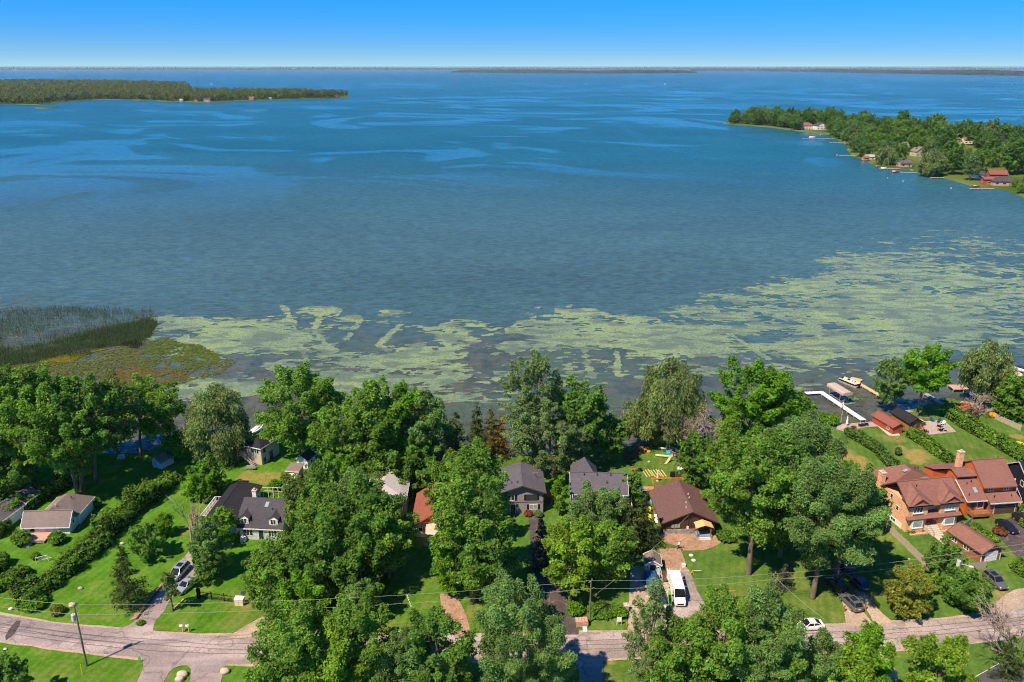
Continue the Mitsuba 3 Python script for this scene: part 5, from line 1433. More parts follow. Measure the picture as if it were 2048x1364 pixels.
b.add('porch_roof', slab([(2.6, -2.1, 2.2), (7.3, -2.1, 2.2), (7.3, .6, 3.1), (2.6, .6, 3.1)], .1), 'beige_siding', pk)
b.window('f', -1.78, 4.95, 1.0, 3.7, 1.2, n=3, rows=2); b.add('step', box(2.4, 7.2, -2.8, -1.8, -.1, .3), 'pink_brick')

# --- pale metal roof
b = Bld('metal_roof_house', 'house with a pale grey metal hip roof almost hidden by trees', 'house', O(-29.2, 141.0), .03)
b.walls(0, 7.6, 0, 10.0, 4.6, 'grey_siding'); rk = b.hip_roof(0, 7.6, 0, 10.0, 4.7, 6.6, 'roof_pale', ridge=((2.8, 3.2), (4.0, 8.8)), trim='pale_grey_siding')
b.vents([(2.6, 8.4, 6.3), (4.0, 8.0, 6.5), (5.4, 6.8, 6.0), (3.2, 6.2, 6.4)], parent=rk); b.window('r', 7.6, 3.0, 2.6, 1.2, 1.1); b.window('f', 0, 3.8, 2.6, 1.6, 1.1)

ANX = (lambda a, b: (a[0] - .7, a[1] - 1.2, -math.atan2(b[0] - a[0], b[1] - a[1]), np.linalg.norm(b - a)))(G(420, 1038, 2.4), G(473, 967, 2.4))
# --- gambrel house and the dark annex behind it
b = Bld('gambrel_house', 'white house with a dark grey gambrel roof and two dormers', 'house', O(-52.8, 133.8), -.08)
b.walls(0, 8.6, 0, 8.2, 2.8, 'pale_grey_siding')
gp = [(0 - .45, 2.62), (1.75, 5.1), (4.6, 6.5), (7.0, 5.1), (8.65, 2.62)]
for x in (.02, 8.58): b.add('gable_wall', poly3([(x, y, z) for y, z in ((0, 2.8), (1.75, 5.0), (4.6, 6.4), (7.0, 5.0), (8.2, 2.8))]), 'pale_grey_siding')
rk = b.add('roof', [slab([(-.35, y0, z0 + .14), (8.95, y0, z0 + .14), (8.95, y1, z1 + .14), (-.35, y1, z1 + .14)], .14) for (y0, z0), (y1, z1) in zip(gp[:-1], gp[1:])], 'roof_slate')
b.add('fascia', [bar((-.35, -.48, 2.62), (8.95, -.48, 2.62), .06, .2)], 'white_paint', rk)
for xm in (1.1, 6.9):
    d = b.add('dormer', [box(xm - .85, xm + .85, .15, 2.2, 3.0, 4.75), trimesh.Trimesh(np.array([(xm - .85, .15, 4.75), (xm + .85, .15, 4.75), (xm, .15, 5.45), (xm - .85, 2.4, 4.75), (xm + .85, 2.4, 4.75), (xm, 2.9, 5.45)]), [[0, 1, 2], [3, 5, 4], [0, 2, 5], [0, 5, 3], [1, 4, 5], [1, 5, 2]], process=False)], 'white_paint')
    b.add('dormer_roof', [slab([(xm - 1.15, -.1, 4.72), (xm, -.1, 5.58), (xm, 3.0, 5.58), (xm - 1.15, 2.1, 4.72)], .1), slab([(xm + 1.15, -.1, 4.72), (xm, -.1, 5.58), (xm, 3.0, 5.58), (xm + 1.15, 2.1, 4.72)], .1)], 'roof_slate', d)
    b.window('f', .15, xm, 3.45, .95, 1.05, n=2)
b.window('f', 0, 1.7, .9, 1.9, 1.4, n=3); b.door('f', 0, 4.3, .1, .95, 2.05, 'dark_green'); b.window('f', 0, 6.6, .9, 1.6, 1.3, n=3)
b.add('skylight', slab([(4.4, 2.6, 5.78), (5.1, 2.6, 5.78), (5.1, 3.7, 6.3), (4.4, 3.7, 6.3)], .1), 'pale_glass', rk)
b.chimney(1.0, 1.8, 5.2, 5.9, 2.5, 7.6, 'white_paint'); b.vents([(5.6, 5.0, 6.4), (6.1, 2.2, 5.4), (2.4, 4.8, 6.5)], parent=rk)
b.add('heat_pump', box(.4, 1.3, -1.0, -.2, 0, .9), 'white_paint')
b = Bld('dark_annex', 'long low house with a black roof and a white railed side deck', 'house', (ANX[0], ANX[1]), ANX[2])
b.walls(0, 6.2, 0, ANX[3], 2.5, 'pale_grey_siding', 3.4, 'y', 1.9); b.gable_roof(0, 6.2, 0, ANX[3], 2.5, 3.4, 'roof_dark', 'y', 1.9, oh=.4, og=.4, trim='black_plastic')
b.deck(-2.1, -.45, 3.0, 10.5, 1.0, 'weathered_wood', 'white_paint', 'lfb'); b.window('l', 0, 12.5, 1.0, 1.2, 1.0)
b.add('rear_rail', [bar((6.8, 14.0, 2.4), (11.2, 14.0, 2.4), .08, .08), bar((6.8, 14.0, 1.6), (11.2, 14.0, 1.6), .06, .06)] + [bar((6.8 + i * 1.1, 14.0, 0), (6.8 + i * 1.1, 14.0, 2.5), .08, .08) for i in range(5)], 'white_paint')

# --- white cottage, grey cabin
b = Bld('white_cottage', 'white cottage with a taupe shingle roof and a small front deck', 'cottage', O(-95.4, 135.2), .05)
b.walls(0, 8.6, 0, 3.6, 2.3, 'white_paint', 4.2, 'x', 1.7); b.gable_roof(0, 8.6, 0, 3.6, 2.3, 4.2, 'roof_taupe', 'x', 1.7, oh=.55, og=.4)
b.walls(2.2, 9.0, 3.3, 9.6, 2.5, 'mint_siding'); rk = b.hip_roof(2.2, 9.0, 2.6, 9.6, 2.55, 4.9, 'roof_taupe', ridge=((5.0, 2.0), (5.6, 7.4)))
b.add('side_wall', box(8.6, 8.66, .1, 3.3, -.1, 2.3), 'mint_siding')
b.window('f', 0, 1.5, .7, .9, 1.0, n=1); b.door('f', 0, 4.4, .2, .9, 1.9, 'pale_grey_siding'); b.window('f', 0, 7.0, 1.1, .8, .7, n=2); b.window('r', 8.66, 1.7, 1.5, .6, .6, n=1)
b.vents([(5.4, 2.6, 4.4)], 'concrete', .7, .16, rk); b.vents([(6.6, 6.4, 4.3)], parent=rk)
b.deck(1.7, 5.3, -3.4, -.05, .55, 'pink_brick', 'weathered_wood', 'f', rh=.35); b.steps(1.7, 3.0, -3.4, .5, 3, 'pink_brick', .35)
b = Bld('grey_cabin', 'grey shingled cabin roof edged in white at the left frame edge', 'cabin', O(-103.6, 137.6), -.14)
b.walls(-3, 3.2, -1.0, 5.4, 2.5, 'white_paint', 3.7, 'y', .4); b.gable_roof(-3, 3.2, -1.0, 5.4, 2.5, 3.7, 'roof_grey', 'y', .4, oh=.5, og=.4)
b.walls(-2.5, 2.6, 5.4, 10.6, 2.3, 'white_paint', 3.3, 'y', .4); rk = b.gable_roof(-2.5, 2.6, 5.8, 10.6, 2.3, 3.3, 'roof_grey', 'y', .4, oh=.5, og=.3)
b.vents([(1.4, 8.6, 2.9)], parent=rk)

# --- small huts
b = Bld('boathouse', 'narrow two storey beige boathouse with a charcoal hip roof and outside stair', 'boathouse', O(-61.2, 165.5), -.38)
b.walls(0, 4.0, 0, 6.4, 4.3, 'beige_siding'); rk = b.hip_roof(0, 4.0, 0, 6.4, 4.4, 6.2, 'roof_dark', ridge=((2.0, 2.0), (2.0, 4.6)))
b.add('entry_roof', [slab([(-1.8, -.3, 4.15), (.0, -.3, 4.15), (.0, 1.0, 4.9), (-.9, 1.0, 4.9)], .1), slab([(-1.8, 2.6, 4.15), (-1.8, -.3, 4.15), (-.9, 1.0, 4.9), (-.5, 2.6, 4.9)], .1)], 'roof_dark')
b.window('f', 0, 2.3, 2.9, .8, 1.1, shutters='black_plastic'); b.window('r', 4.0, 1.2, 2.8, .6, 1.0, n=1, frame='dark_wood'); b.window('r', 4.0, 1.0, .5, .6, .9, n=1, frame='dark_wood'); b.door('r', 4.0, 3.4, 0, .9, 2.0, 'dark_wood', 'dark_wood')
b.add('stair', [box(-.9 + .36 * i, -.5 + .36 * i, -1.2, -.3, 2.5 - .26 * i, 2.6 - .26 * i) for i in range(10)] + [bar((-.9, -1.2, 3.4), (2.7, -1.2, .9), .07, .07), bar((-.9, -1.2, 2.4), (2.7, -1.2, -.1), .08, .25)], 'weathered_wood')
b.add('landing', [box(-1.9, -.02, -1.2, 2.4, 2.5, 2.65), bar((-1.9, -1.2, 3.5), (-1.9, 2.4, 3.5), .06, .06), bar((-1.9, -1.2, 3.5), (-.9, -1.2, 3.5), .06, .06)] + [box(x - .06, x + .06, y - .06, y + .06, -.1, 3.5) for x, y in ((-1.85, -1.15), (-1.85, 2.3))], 'weathered_wood')
b = Bld('white_shed', 'small white shed with a dark gable roof left of the central grove', 'shed', tuple(G(594, 935)[:2]), -.30)
b.walls(0, 2.9, 0, 3.4, 2.2, 'white_paint', 3.1, 'y'); b.gable_roof(0, 2.9, 0, 3.4, 2.2, 3.1, 'roof_slate', 'y', oh=.3, og=.3); b.window('r', 2.9, 1.6, 1.0, .6, .7, n=1)
b = Bld('brown_hut', 'low hut with a mauve brown roof in front of the white shed', 'shed', tuple(G(575, 957)[:2]), -.16)
b.add('wall', box(0, 2.7, 0, 2.6, -.1, 2.0), 'weathered_wood'); b.add('roof', slab([(-.3, -.3, 2.05), (3.0, -.3, 2.05), (3.0, 2.9, 2.5), (-.3, 2.9, 2.5)], .12), 'roof_taupe'); b.add('fascia', bar((-.3, -.33, 1.98), (3.0, -.33, 1.98), .06, .18), 'white_paint')
b = Bld('play_hut', 'tiny hut with a pale awning over bright blue and orange boards', 'hut', tuple(G(572, 968)[:2]), -.12)
b.add('wall', [box(0, 1.2, 0, 1.4, -.1, 1.5)], 'sky_blue'); b.add('wall', [box(1.2, 2.3, .02, 1.4, -.1, 1.5)], 'orange_plastic', label='orange boarded half'); b.add('roof', slab([(-.2, -.3, 1.55), (2.5, -.3, 1.55), (2.5, 1.5, 1.95), (-.2, 1.5, 1.95)], .08), 'cream_paint')
b = Bld('grey_shed', 'weathered grey shed with a ridge roof by the left shore', 'shed', tuple(G(306, 934)[:2]), -.42)
b.walls(0, 2.8, 0, 3.6, 1.9, 'white_paint', 2.8, 'y'); b.gable_roof(0, 2.8, 0, 3.6, 1.9, 2.8, 'roof_taupe', 'y', oh=.35, og=.5, trim='weathered_wood'); b.door('f', 0, .9, 0, .8, 1.7, 'pale_grey_siding')
b = Bld('dark_hut', 'dark shingled boat hut half hidden between the shore trees', 'hut', tuple(G(866, 940)[:2]), .0)
b.walls(0, 2.2, 0, 5.2, 2.3, 'dark_wood', 2.9, 'y'); b.gable_roof(0, 2.2, 0, 5.2, 2.3, 2.9, 'roof_slate', 'y', oh=.25, og=.3, trim='dark_wood')
b = Bld('red_shed', 'long narrow red shed with a brown red roof by the dock', 'shed', tuple(G(1784, 869)[:2]), .26)
b.walls(0, 2.9, 0, 7.6, 2.0, 'red_paint', 2.8, 'y', 1.9); b.gable_roof(0, 2.9, 0, 7.6, 2.0, 2.8, 'roof_redmetal', 'y', 1.9, oh=.3, og=.3, trim='brick_dark'); b.window('l', 0, 1.6, .8, .7, .8, n=2)
b = Bld('black_boathouse', 'timber boathouse with a black gable roof beside the fire pit terrace', 'boathouse', tuple(G(1817, 861)[:2]), .22)
b.walls(0, 3.6, 0, 6.8, 2.1, 'stained_wood', 3.2, 'y'); b.gable_roof(0, 3.6, 0, 6.8, 2.1, 3.2, 'roof_dark', 'y', oh=.35, og=.4, trim='black_plastic'); b.window('f', 0, 1.0, .8, .7, 1.0, n=1, frame='dark_wood'); b.door('f', 0, 2.5, 0, .8, 1.9, 'dark_wood', 'dark_wood')
b = Bld('hot_tub_shelter', 'grey boxy hot tub with a cover beside the black boathouse', 'hot tub', tuple(G(1837, 853)[:2]), .22)
b.add('shell', box(0, 2.0, 0, 2.0, -.05, .95), 'dark_wood'); b.add('cover', box(-.06, 2.06, -.06, 2.06, .95, 1.1), 'grey_steel')
b = Bld('blue_shed', 'pale blue garden shed with dark doors at the end of the blue tarpaulin', 'shed', tuple(G(1290, 1146)[:2]), -.10)
b.walls(0, 2.7, 0, 3.0, 1.9, 'pale_blue', 2.7, 'y'); b.gable_roof(0, 2.7, 0, 3.0, 1.9, 2.7, 'roof_taupe', 'y', oh=.25, og=.25); b.door('f', 0, 1.35, .1, 1.05, 1.75, 'dark_green', 'pale_blue', 'double_door', 1); b.window('f', 0, .42, 1.2, .3, .3, n=1); b.window('f', 0, 2.28, 1.2, .3, .3, n=1)
b = Bld('corner_house', 'grey roof corner at the bottom right edge of the frame', 'house', tuple(G(2035, 1478)[:2]), .5)
b.walls(0, 9, 0, 8, 2.6, 'pale_grey_siding', 4.2, 'x'); b.gable_roof(0, 9, 0, 8, 2.6, 4.2, 'roof_grey', 'x')
# ---------------------------------------------------------------- vehicles


def loft(sts):
    """Cross sections (n, k, 3) joined into a closed body."""
    s = np.array(sts, float); n, k, _ = s.shape
    i, j = [z.ravel() for z in np.meshgrid(np.arange(n - 1), np.arange(k), indexing='ij')]
    a, b, c, d = i * k + j, i * k + (j + 1) % k, (i + 1) * k + (j + 1) % k, (i + 1) * k + j
    f = np.vstack([np.stack([a, b, c], 1), np.stack([a, c, d], 1)])
    cap = [[0, q + 1, q] for q in range(1, k - 1)] + [[(n - 1) * k, (n - 1) * k + q, (n - 1) * k + q + 1] for q in range(1, k - 1)]
    return trimesh.Trimesh(s.reshape(-1, 3), np.vstack([f, cap]), process=False)


def hull(pts):
    return trimesh.convex.convex_hull(np.array(pts, float))


def heading(p, q):
    a, b = G(*p), G(*q)
    return (a + b) / 2, math.atan2(b[1] - a[1], b[0] - a[0])


CARS = {  # length, width, height, stations of the body (x as a share of the length, half width, bottom, top), cabin (base front, roof front, roof rear, base rear as shares, belt)
    'sedan': (4.7, 1.82, 1.45, [(-.5, .80, .34, .80), (-.47, .93, .26, 1.0), (-.30, 1, .20, 1.03), (0, 1, .20, .98), (.20, 1, .20, .93), (.36, .97, .20, .84), (.47, .90, .24, .70), (.5, .74, .32, .58)], (.21, .05, -.22, -.42, .95)),
    'suv': (4.65, 1.88, 1.72, [(-.5, .84, .40, 1.0), (-.47, .95, .30, 1.12), (-.30, 1, .26, 1.12), (0, 1, .26, 1.10), (.20, 1, .26, 1.06), (.36, .97, .26, 1.0), (.47, .92, .30, .86), (.5, .78, .36, .70)], (.23, .09, -.38, -.47, 1.06)),
    'minivan': (5.0, 1.95, 1.78, [(-.5, .86, .40, 1.0), (-.47, .96, .30, 1.10), (-.30, 1, .24, 1.10), (0, 1, .24, 1.08), (.22, 1, .24, 1.04), (.38, .97, .24, .95), (.47, .90, .28, .80), (.5, .76, .34, .66)], (.30, .13, -.40, -.48, 1.05)),
    'hatch': (4.4, 1.80, 1.55, [(-.5, .82, .36, .90), (-.47, .94, .28, 1.03), (-.30, 1, .22, 1.03), (0, 1, .22, 1.0), (.20, 1, .22, .95), (.36, .97, .22, .88), (.47, .90, .26, .74), (.5, .76, .34, .6)], (.24, .07, -.30, -.46, .98))}


def car(label, kind, paint, p, q, name=None, roof_glass=False, cat_='car'):
    """A parked vehicle from its rear at photo point p to its nose at q (both on the ground)."""
    L, W, Hh, st, (bf, rf_, rr, br, belt) = CARS[kind]
    c, yaw = heading(p, q)
    key = thing(name or {'sedan': 'parked_car', 'hatch': 'parked_car', 'suv': 'parked_suv', 'minivan': 'parked_minivan'}[kind], label, cat_)
    M = place(c[0], c[1], yaw, .06)
    secs = []
    for x, hw, zb, zt in st:
        h = hw * W / 2
        secs.append([(x * L, -h * .90, zb), (x * L, -h, zb + .14), (x * L, -h, zt - .16), (x * L, -h * .94, zt - .04), (x * L, -h * .80, zt), (x * L, h * .80, zt), (x * L, h * .94, zt - .04), (x * L, h, zt - .16), (x * L, h, zb + .14), (x * L, h * .90, zb)])
    part(key, 'body', loft(secs), paint, 40, M=M)
    wb_, wr = W / 2 * .90, W / 2 * .70
    B = [(bf * L, wb_, belt - .05), (br * L, wb_ * .96, belt - .02)]; R_ = [(rf_ * L, wr, Hh - .04), (rr * L, wr * .97, Hh - .05)]
    pts = [(x, s * w, z) for x, w, z in B + R_ for s in (-1, 1)]
    part(key, 'windows', hull(pts), 'car_glass', M=M)
    xm = (rf_ + rr) / 2 * L
    part(key, 'roof', hull([(x, s * w, z) for x, w, z in [(rf_ * L - .02, wr * .99, Hh - .06), (rf_ * L - .14, wr * .94, Hh - .005), (rr * L + .14, wr * .92, Hh - .01), (rr * L + .02, wr * .98, Hh - .07), (xm, wr * .96, Hh + .015)] for s in (-1, 1)]), paint, 40, M=M)
    pl = []
    for s in (-1, 1):
        for a, b_ in ((B[0], R_[0]), (B[1], R_[1])): pl.append(bar((a[0], s * (a[1] + .01), a[2]), (b_[0], s * (b_[1] + .01), b_[2]), .09, .07))
        pl.append(bar((xm, s * (wb_ + .012), belt), (xm - .1, s * (wr + .015), Hh - .05), .09, .05))
        pl.append(bar((R_[0][0], s * wr, Hh - .04), (R_[1][0], s * wr, Hh - .05), .08, .07))
    for q_ in pl: part(key, 'pillar', q_, paint, M=M)
    if roof_glass: part(key, 'sunroof', box(xm - .45, xm + .75, -wr * .75, wr * .75, Hh + .0, Hh + .03), 'car_glass', M=M)
    r = .34 if kind in ('suv', 'minivan') else .32
    for x in (.31 * L, -.30 * L):
        for s in (-1, 1):
            k = part(key, 'wheel', tube([(x, s * (W / 2 - .20), r), (x, s * (W / 2 + .015), r)], r, 14), 'tyre', 40, M=M)
            part(k, 'rim', tube([(x, s * (W / 2 + .005), r), (x, s * (W / 2 + .03), r)], r * .62, 10), 'alloy', M=M)
    for s in (-1, 1):
        part(key, 'headlight', box(.455 * L, .492 * L, s * W * .30, s * W * .43, st[-1][3] - .06, st[-1][3] + .08), 'lamp_white', M=M)
        part(key, 'taillight', box(-.502 * L, -.475 * L, s * W * .33, s * W * .44, st[1][3] - .30, st[1][3] - .12), 'lamp_red', M=M)
        part(key, 'mirror', box(bf * L - .25, bf * L - .12, s * W * .5, s * W * .58, belt - .02, belt + .12), paint, M=M)
    part(key, 'licence_plate', box(-.505 * L, -.49 * L, -.22, .22, st[0][3] - .25, st[0][3] - .12), 'white_paint', M=M)
    part(key, 'grille', box(.488 * L, .504 * L, -.5, .5, .36, .5), 'black_plastic', M=M)
    return key


car('white sedan stopped at the edge of the road by the right lawn', 'sedan', 'car_white', (1645, 1255), (1590, 1258))
car('silver minivan with a dark glass roof panel at the top of the left driveway', 'minivan', 'car_silver', (371, 1137), (347, 1163), roof_glass=True)
car('grey sedan parked under the tree beside the silver minivan', 'sedan', 'car_silver', (390, 1163), (357, 1190))
car('black suv in the tree shade seen from behind', 'suv', 'car_black', (1686, 1190), (1658, 1165))
car('silver grey hatchback parked rightmost under the right hand maples', 'hatch', 'car_blue', (1730, 1184), (1704, 1158))
car('grey suv on the gravel track with its rear toward the road', 'suv', 'car_grey', (1716, 1226), (1686, 1196), roof_glass=True)
car('blue car standing deep in the shade under the right hand maples', 'hatch', 'car_blue', (1702, 1143), (1672, 1148))
car('grey estate car parked on the dry grass by the brick garage', 'suv', 'car_grey', (1972, 1153), (2006, 1182), roof_glass=True)
car('dark blue sedan on the asphalt parking before the cedar house', 'sedan', 'car_black', (1996, 1047), (2030, 1070))
car('black suv at the right edge of the asphalt parking', 'suv', 'car_black', (2030, 1036), (2062, 1058))

# white van
c_, yw = heading((1346, 1162), (1362, 1222))
key = thing('delivery_van', 'long white high roofed van standing on the driveway right of the blue tarpaulin', 'van')
M = place(c_[0], c_[1], yw, .06); L = 7.0
sec = []
for x, hw, zb, zt in [(-3.5, 1.0, .45, 2.68), (-3.42, 1.02, .38, 2.74), (1.5, 1.02, .38, 2.74), (1.75, 1.0, .38, 2.66), (2.55, .99, .38, 1.45), (3.25, .95, .40, 1.18), (3.45, .84, .45, .95)]:
    sec.append([(x, -hw * .96, zb), (x, -hw, zb + .2), (x, -hw * (.97 if zt > 2 else .98), zt - .18), (x, -hw * .84, zt), (x, hw * .84, zt), (x, hw * (.97 if zt > 2 else .98), zt - .18), (x, hw, zb + .2), (x, hw * .96, zb)])
part(key, 'body', loft(sec), 'car_white', 40, M=M)
part(key, 'windscreen', slab([(1.80, -.82, 2.62), (1.80, .82, 2.62), (2.53, .90, 1.55), (2.53, -.90, 1.55)], .05), 'car_glass', M=M @ np.array([[1, 0, 0, .05], [0, 1, 0, 0], [0, 0, 1, .03], [0, 0, 0, 1.]]))
for s in (-1, 1):
    part(key, 'side_window', box(1.2, 2.0, s * 1.0, s * 1.03, 1.5, 2.1), 'car_glass', M=M); part(key, 'mirror', box(2.1, 2.25, s * 1.02, s * 1.28, 1.45, 1.75), 'black_plastic', M=M)
    part(key, 'headlight', box(3.2, 3.42, s * .62, s * .86, .85, 1.05), 'lamp_white', M=M); part(key, 'rear_door', bar((-3.5, s * 1.0, 1.5), (-4.4, s * 1.12, 1.5), .06, 2.0), 'car_white', M=M)
    for x in (2.2, -2.1):
        k = part(key, 'wheel', tube([(x, s * .8, .36), (x, s * 1.03, .36)], .36, 14), 'tyre', 40, M=M); part(k, 'rim', tube([(x, s * 1.02, .36), (x, s * 1.05, .36)], .2, 10), 'alloy', M=M)
part(key, 'grille', box(3.40, 3.47, -.55, .55, .6, .85), 'black_plastic', M=M)

# blue tarpaulin over a long boat on its trailer
c_, yw = heading((1300, 1156), (1322, 1216))
key = thing('covered_boat', 'long boat hidden under a blue tarpaulin between the blue shed and the road', 'boat')
M = place(c_[0], c_[1], yw, .05)
xs = np.linspace(-4.6, 4.4, 19); rt = np.random.default_rng(4)
sec = []
for i, x in enumerate(xs):
    w = 1.15 * (1 - .25 * max(0, (x - 2.6) / 2) ** 2) * rt.uniform(.93, 1.05); h = (1.7 if abs(x) < 2.4 else 1.35) + rt.uniform(-.15, .15)
    sec.append([(x, -w * 1.08, .35 + rt.uniform(-.1, .1)), (x, -w, h * .75), (x, -w * .6, h * .95 + rt.uniform(-.05, .05)), (x, 0, h + rt.uniform(-.06, .1)), (x, w * .6, h * .95 + rt.uniform(-.05, .05)), (x, w, h * .75), (x, w * 1.08, .35 + rt.uniform(-.1, .1))])
part(key, 'tarpaulin', loft(sec), 'tarp_blue', 50, M=M)
for s in (-1, 1): part(key, 'trailer_wheel', tube([(-1.2, s * .95, .32), (-1.2, s * 1.18, .32)], .32, 12), 'tyre', M=M)
part(key, 'trailer_frame', [bar((-4, s * .5, .4), (4.2, s * .3, .4), .1, .1) for s in (-1, 1)] + [bar((4.2, 0, .4), (5.4, 0, .4), .1, .1)], 'grey_steel', M=M)

# ---------------------------------------------------------------- docks and boats


def dock(label, pts, w, m, z=.05, name='dock', plank=.5, group=None):
    """Straight runs of a dock along photo points at water height, planks on posts."""
    key = thing(name, label, 'dock', group)
    P = [G(u, v, z) for u, v in pts]
    pl, ps, st = [], [], []
    for a, b in zip(P[:-1], P[1:]):
        d = b - a; L = np.linalg.norm(d); d = d / L; n = np.array([-d[1], d[0], 0])
        k = max(1, int(L / plank))
        for i in range(k):
            s0, s1 = a + d * (L * i / k + .015), a + d * (L * (i + 1) / k - .015)
            mid = (s0 + s1) / 2
            pl.append(bar(s0 + [0, 0, -.03], s1 + [0, 0, -.03], w, .06))
        for sgn in (-1, 1): st.append(bar(a + n * sgn * w * .42 + [0, 0, -.14], b + n * sgn * w * .42 + [0, 0, -.14], .08, .16))
        for i in range(int(L / 3) + 2):
            q = a + d * min(i * 3, L - .1)
            for sgn in (-1, 1):
                e = q + n * sgn * w * .44; ps.append(box(e[0] - .07, e[0] + .07, e[1] - .07, e[1] + .07, -2, z + .02))
    part(key, 'decking', pl, m, kind='stuff')
    part(key, 'stringers', st, m); part(key, 'piles', ps, 'weathered_wood')
    return key


dock('white l shaped dock running out from the paved patio', [(1727, 840), (1641, 783)], 1.7, 'vinyl_dock')
k0 = 'dock'
P0, P1 = G(1646, 784, .05), G(1611, 786, .05)
part('dock', 'decking', [bar(P0 + (P1 - P0) * (i + .03) / 8 + [0, 0, -.03], P0 + (P1 - P0) * (i + .97) / 8 + [0, 0, -.03], 1.7, .06) for i in range(8)], 'vinyl_dock', kind='stuff')
dock('long wooden dock with a square end platform beside the pontoon boat', [(1816, 822), (1719, 767)], 1.3, 'new_wood')
P0, P1 = G(1722, 762, .05), G(1700, 757, .05)
part('dock_001', 'platform', [bar(P0 + (P1 - P0) * (i + .03) / 8 + [0, 0, -.02], P0 + (P1 - P0) * (i + .97) / 8 + [0, 0, -.02], 3.4, .06) for i in range(8)], 'new_wood', kind='stuff')
dock('orange brown wooden dock under the central willow', [(1298, 884), (1262, 838)], 1.3, 'stained_wood')
dock('square wooden swim raft near the right edge', [(1901, 774), (1934, 774)], 3.6, 'pink_brick', z=.35)
dock('metal boat ramp with rollers left of the bare trunk maple', [(1797, 809), (1822, 824)], 1.6, 'steel', name='boat_ramp')
dock('blue railed boat ramp by the right shore', [(1852, 787), (1886, 808)], 1.4, 'grey_steel', name='boat_ramp')
dock('dock at the far right edge under the white boat', [(2052, 756), (2030, 744)], 2.6, 'concrete')

# boat lift with a canopy
key = thing('boat_lift', 'boat lift with a long taupe canopy beside the white dock', 'boat lift')
c_, yw = heading((1660, 787), (1690, 806)); M = place(c_[0] + .5, c_[1] + .5, yw)
part(key, 'canopy', [hull([(x, s * y, z) for x in (-3.7, 3.7) for s in (-1, 1) for y, z in ((1.55, 2.15), (1.5, 2.75), (.9, 3.0))])], 'tan_canvas', M=M)
for x in (-2.4, 2.4):
    for s in (-1, 1): part(key, 'post', rod((x, s * 1.35, -1.6), (x, s * 1.35, 2.2), .07), 'steel', M=M)
part(key, 'cradle', [bar((-2.6, s * 1.0, .1), (2.6, s * 1.0, .1), .12, .15) for s in (-1, 1)] + [bar((x, -1.35, .0), (x, 1.35, .0), .1, .12) for x in (-2.4, 2.4)], 'steel', M=M)


def boat(label, c, yaw, L=5.5, hullm='boat_white', name='motor_boat', cover=None, z=WZ, cat_='boat', group=None):
    key = thing(name, label, cat_, group)
    M = place(c[0], c[1], yaw, z)
    W = L * .2
    sec = []
    for t, w, zt in [(-.5, .85, .75), (-.3, 1, .75), (0, 1, .78), (.25, .85, .86), (.40, .5, .95), (.5, .06, 1.02)]:
        w = w * W; zt = zt * L / 5.5
        sec.append([(t * L, -w * .5, -.15), (t * L, -w, .25), (t * L, -w * 1.02, zt), (t * L, -w * .85, zt + .02), (t * L, w * .85, zt + .02), (t * L, w * 1.02, zt), (t * L, w, .25), (t * L, w * .5, -.15)])
    part(key, 'hull', loft(sec), hullm, 40, M=M)
    s = L / 5.5
    if cover: part(key, 'cover', hull([(-.48 * L, y, .78 * s) for y in (-W * .9, W * .9)] + [(.1 * L, y, 1.25 * s) for y in (-W * .5, W * .5)] + [(-.2 * L, y, 1.2 * s) for y in (-W * .5, W * .5)] + [(.47 * L, 0, .98 * s)]), cover, M=M)
    else:
        part(key, 'cockpit', box(-.44 * L, .05 * L, -W * .72, W * .72, .74 * s, .80 * s), 'beige_siding', M=M)
        part(key, 'seat', [box(-.34 * L, -.26 * L, -W * .6, W * .6, .8 * s, 1.1 * s), box(-.1 * L, -.04 * L, -W * .6, W * .6, .8 * s, 1.1 * s)], 'white_paint', M=M)
        part(key, 'windscreen', slab([(.06 * L, -W * .7, .82 * s), (.06 * L, W * .7, .82 * s), (0, W * .55, 1.28 * s), (0, -W * .55, 1.28 * s)], .04), 'car_glass', M=M)
    part(key, 'outboard_motor', box(-.56 * L, -.5 * L, -.18 * s, .18 * s, .1, 1.05 * s), 'black_plastic', M=M)
    return key


# pontoon boat
key = thing('pontoon_boat', 'black and white pontoon boat moored at the wooden dock end', 'boat')
c_, yw = heading((1717, 772), (1682, 758)); M = place(c_[0], c_[1], yw, WZ)
for s in (-1, 1): part(key, 'pontoon', tube([(-3.1, s * .9, .15), (2.7, s * .9, .15), (3.3, s * .9, .32)], [.32, .32, .1], 10), 'steel', True, M=M)
part(key, 'deck', box(-3.1, 3.2, -1.25, 1.25, .45, .58), 'cream_paint', M=M)
part(key, 'fence', [box(-2.9, 3.0, s * 1.2, s * 1.25, .58, 1.15) for s in (-1, 1)] + [box(2.95, 3.05, -1.2, 1.2, .58, 1.15), box(-2.95, -2.85, -1.2, 1.2, .58, 1.15)], 'boat_black', M=M)
part(key, 'rail', [bar((-2.9, s * 1.24, 1.18), (3.0, s * 1.24, 1.18), .07, .05) for s in (-1, 1)], 'boat_white', M=M)
for x0, x1, y0, y1 in ((1.6, 2.8, .45, 1.1), (1.6, 2.8, -1.1, -.45), (-2.7, -1.3, .4, 1.1), (-2.7, -1.3, -1.1, -.5)): part(key, 'seat', [box(x0, x1, y0, y1, .58, .95), box(x0, x1, y1 - .15 if y0 > 0 else y0, y1 if y0 > 0 else y0 + .15, .95, 1.3)], 'cream_paint', M=M)
part(key, 'console', [box(-.4, .2, -1.0, -.4, .58, 1.35), box(-1.0, -.6, -.95, -.45, .58, 1.2)], 'boat_white', M=M)
part(key, 'outboard_motor', box(-3.5, -3.1, -.2, .2, .2, 1.2), 'black_plastic', M=M)

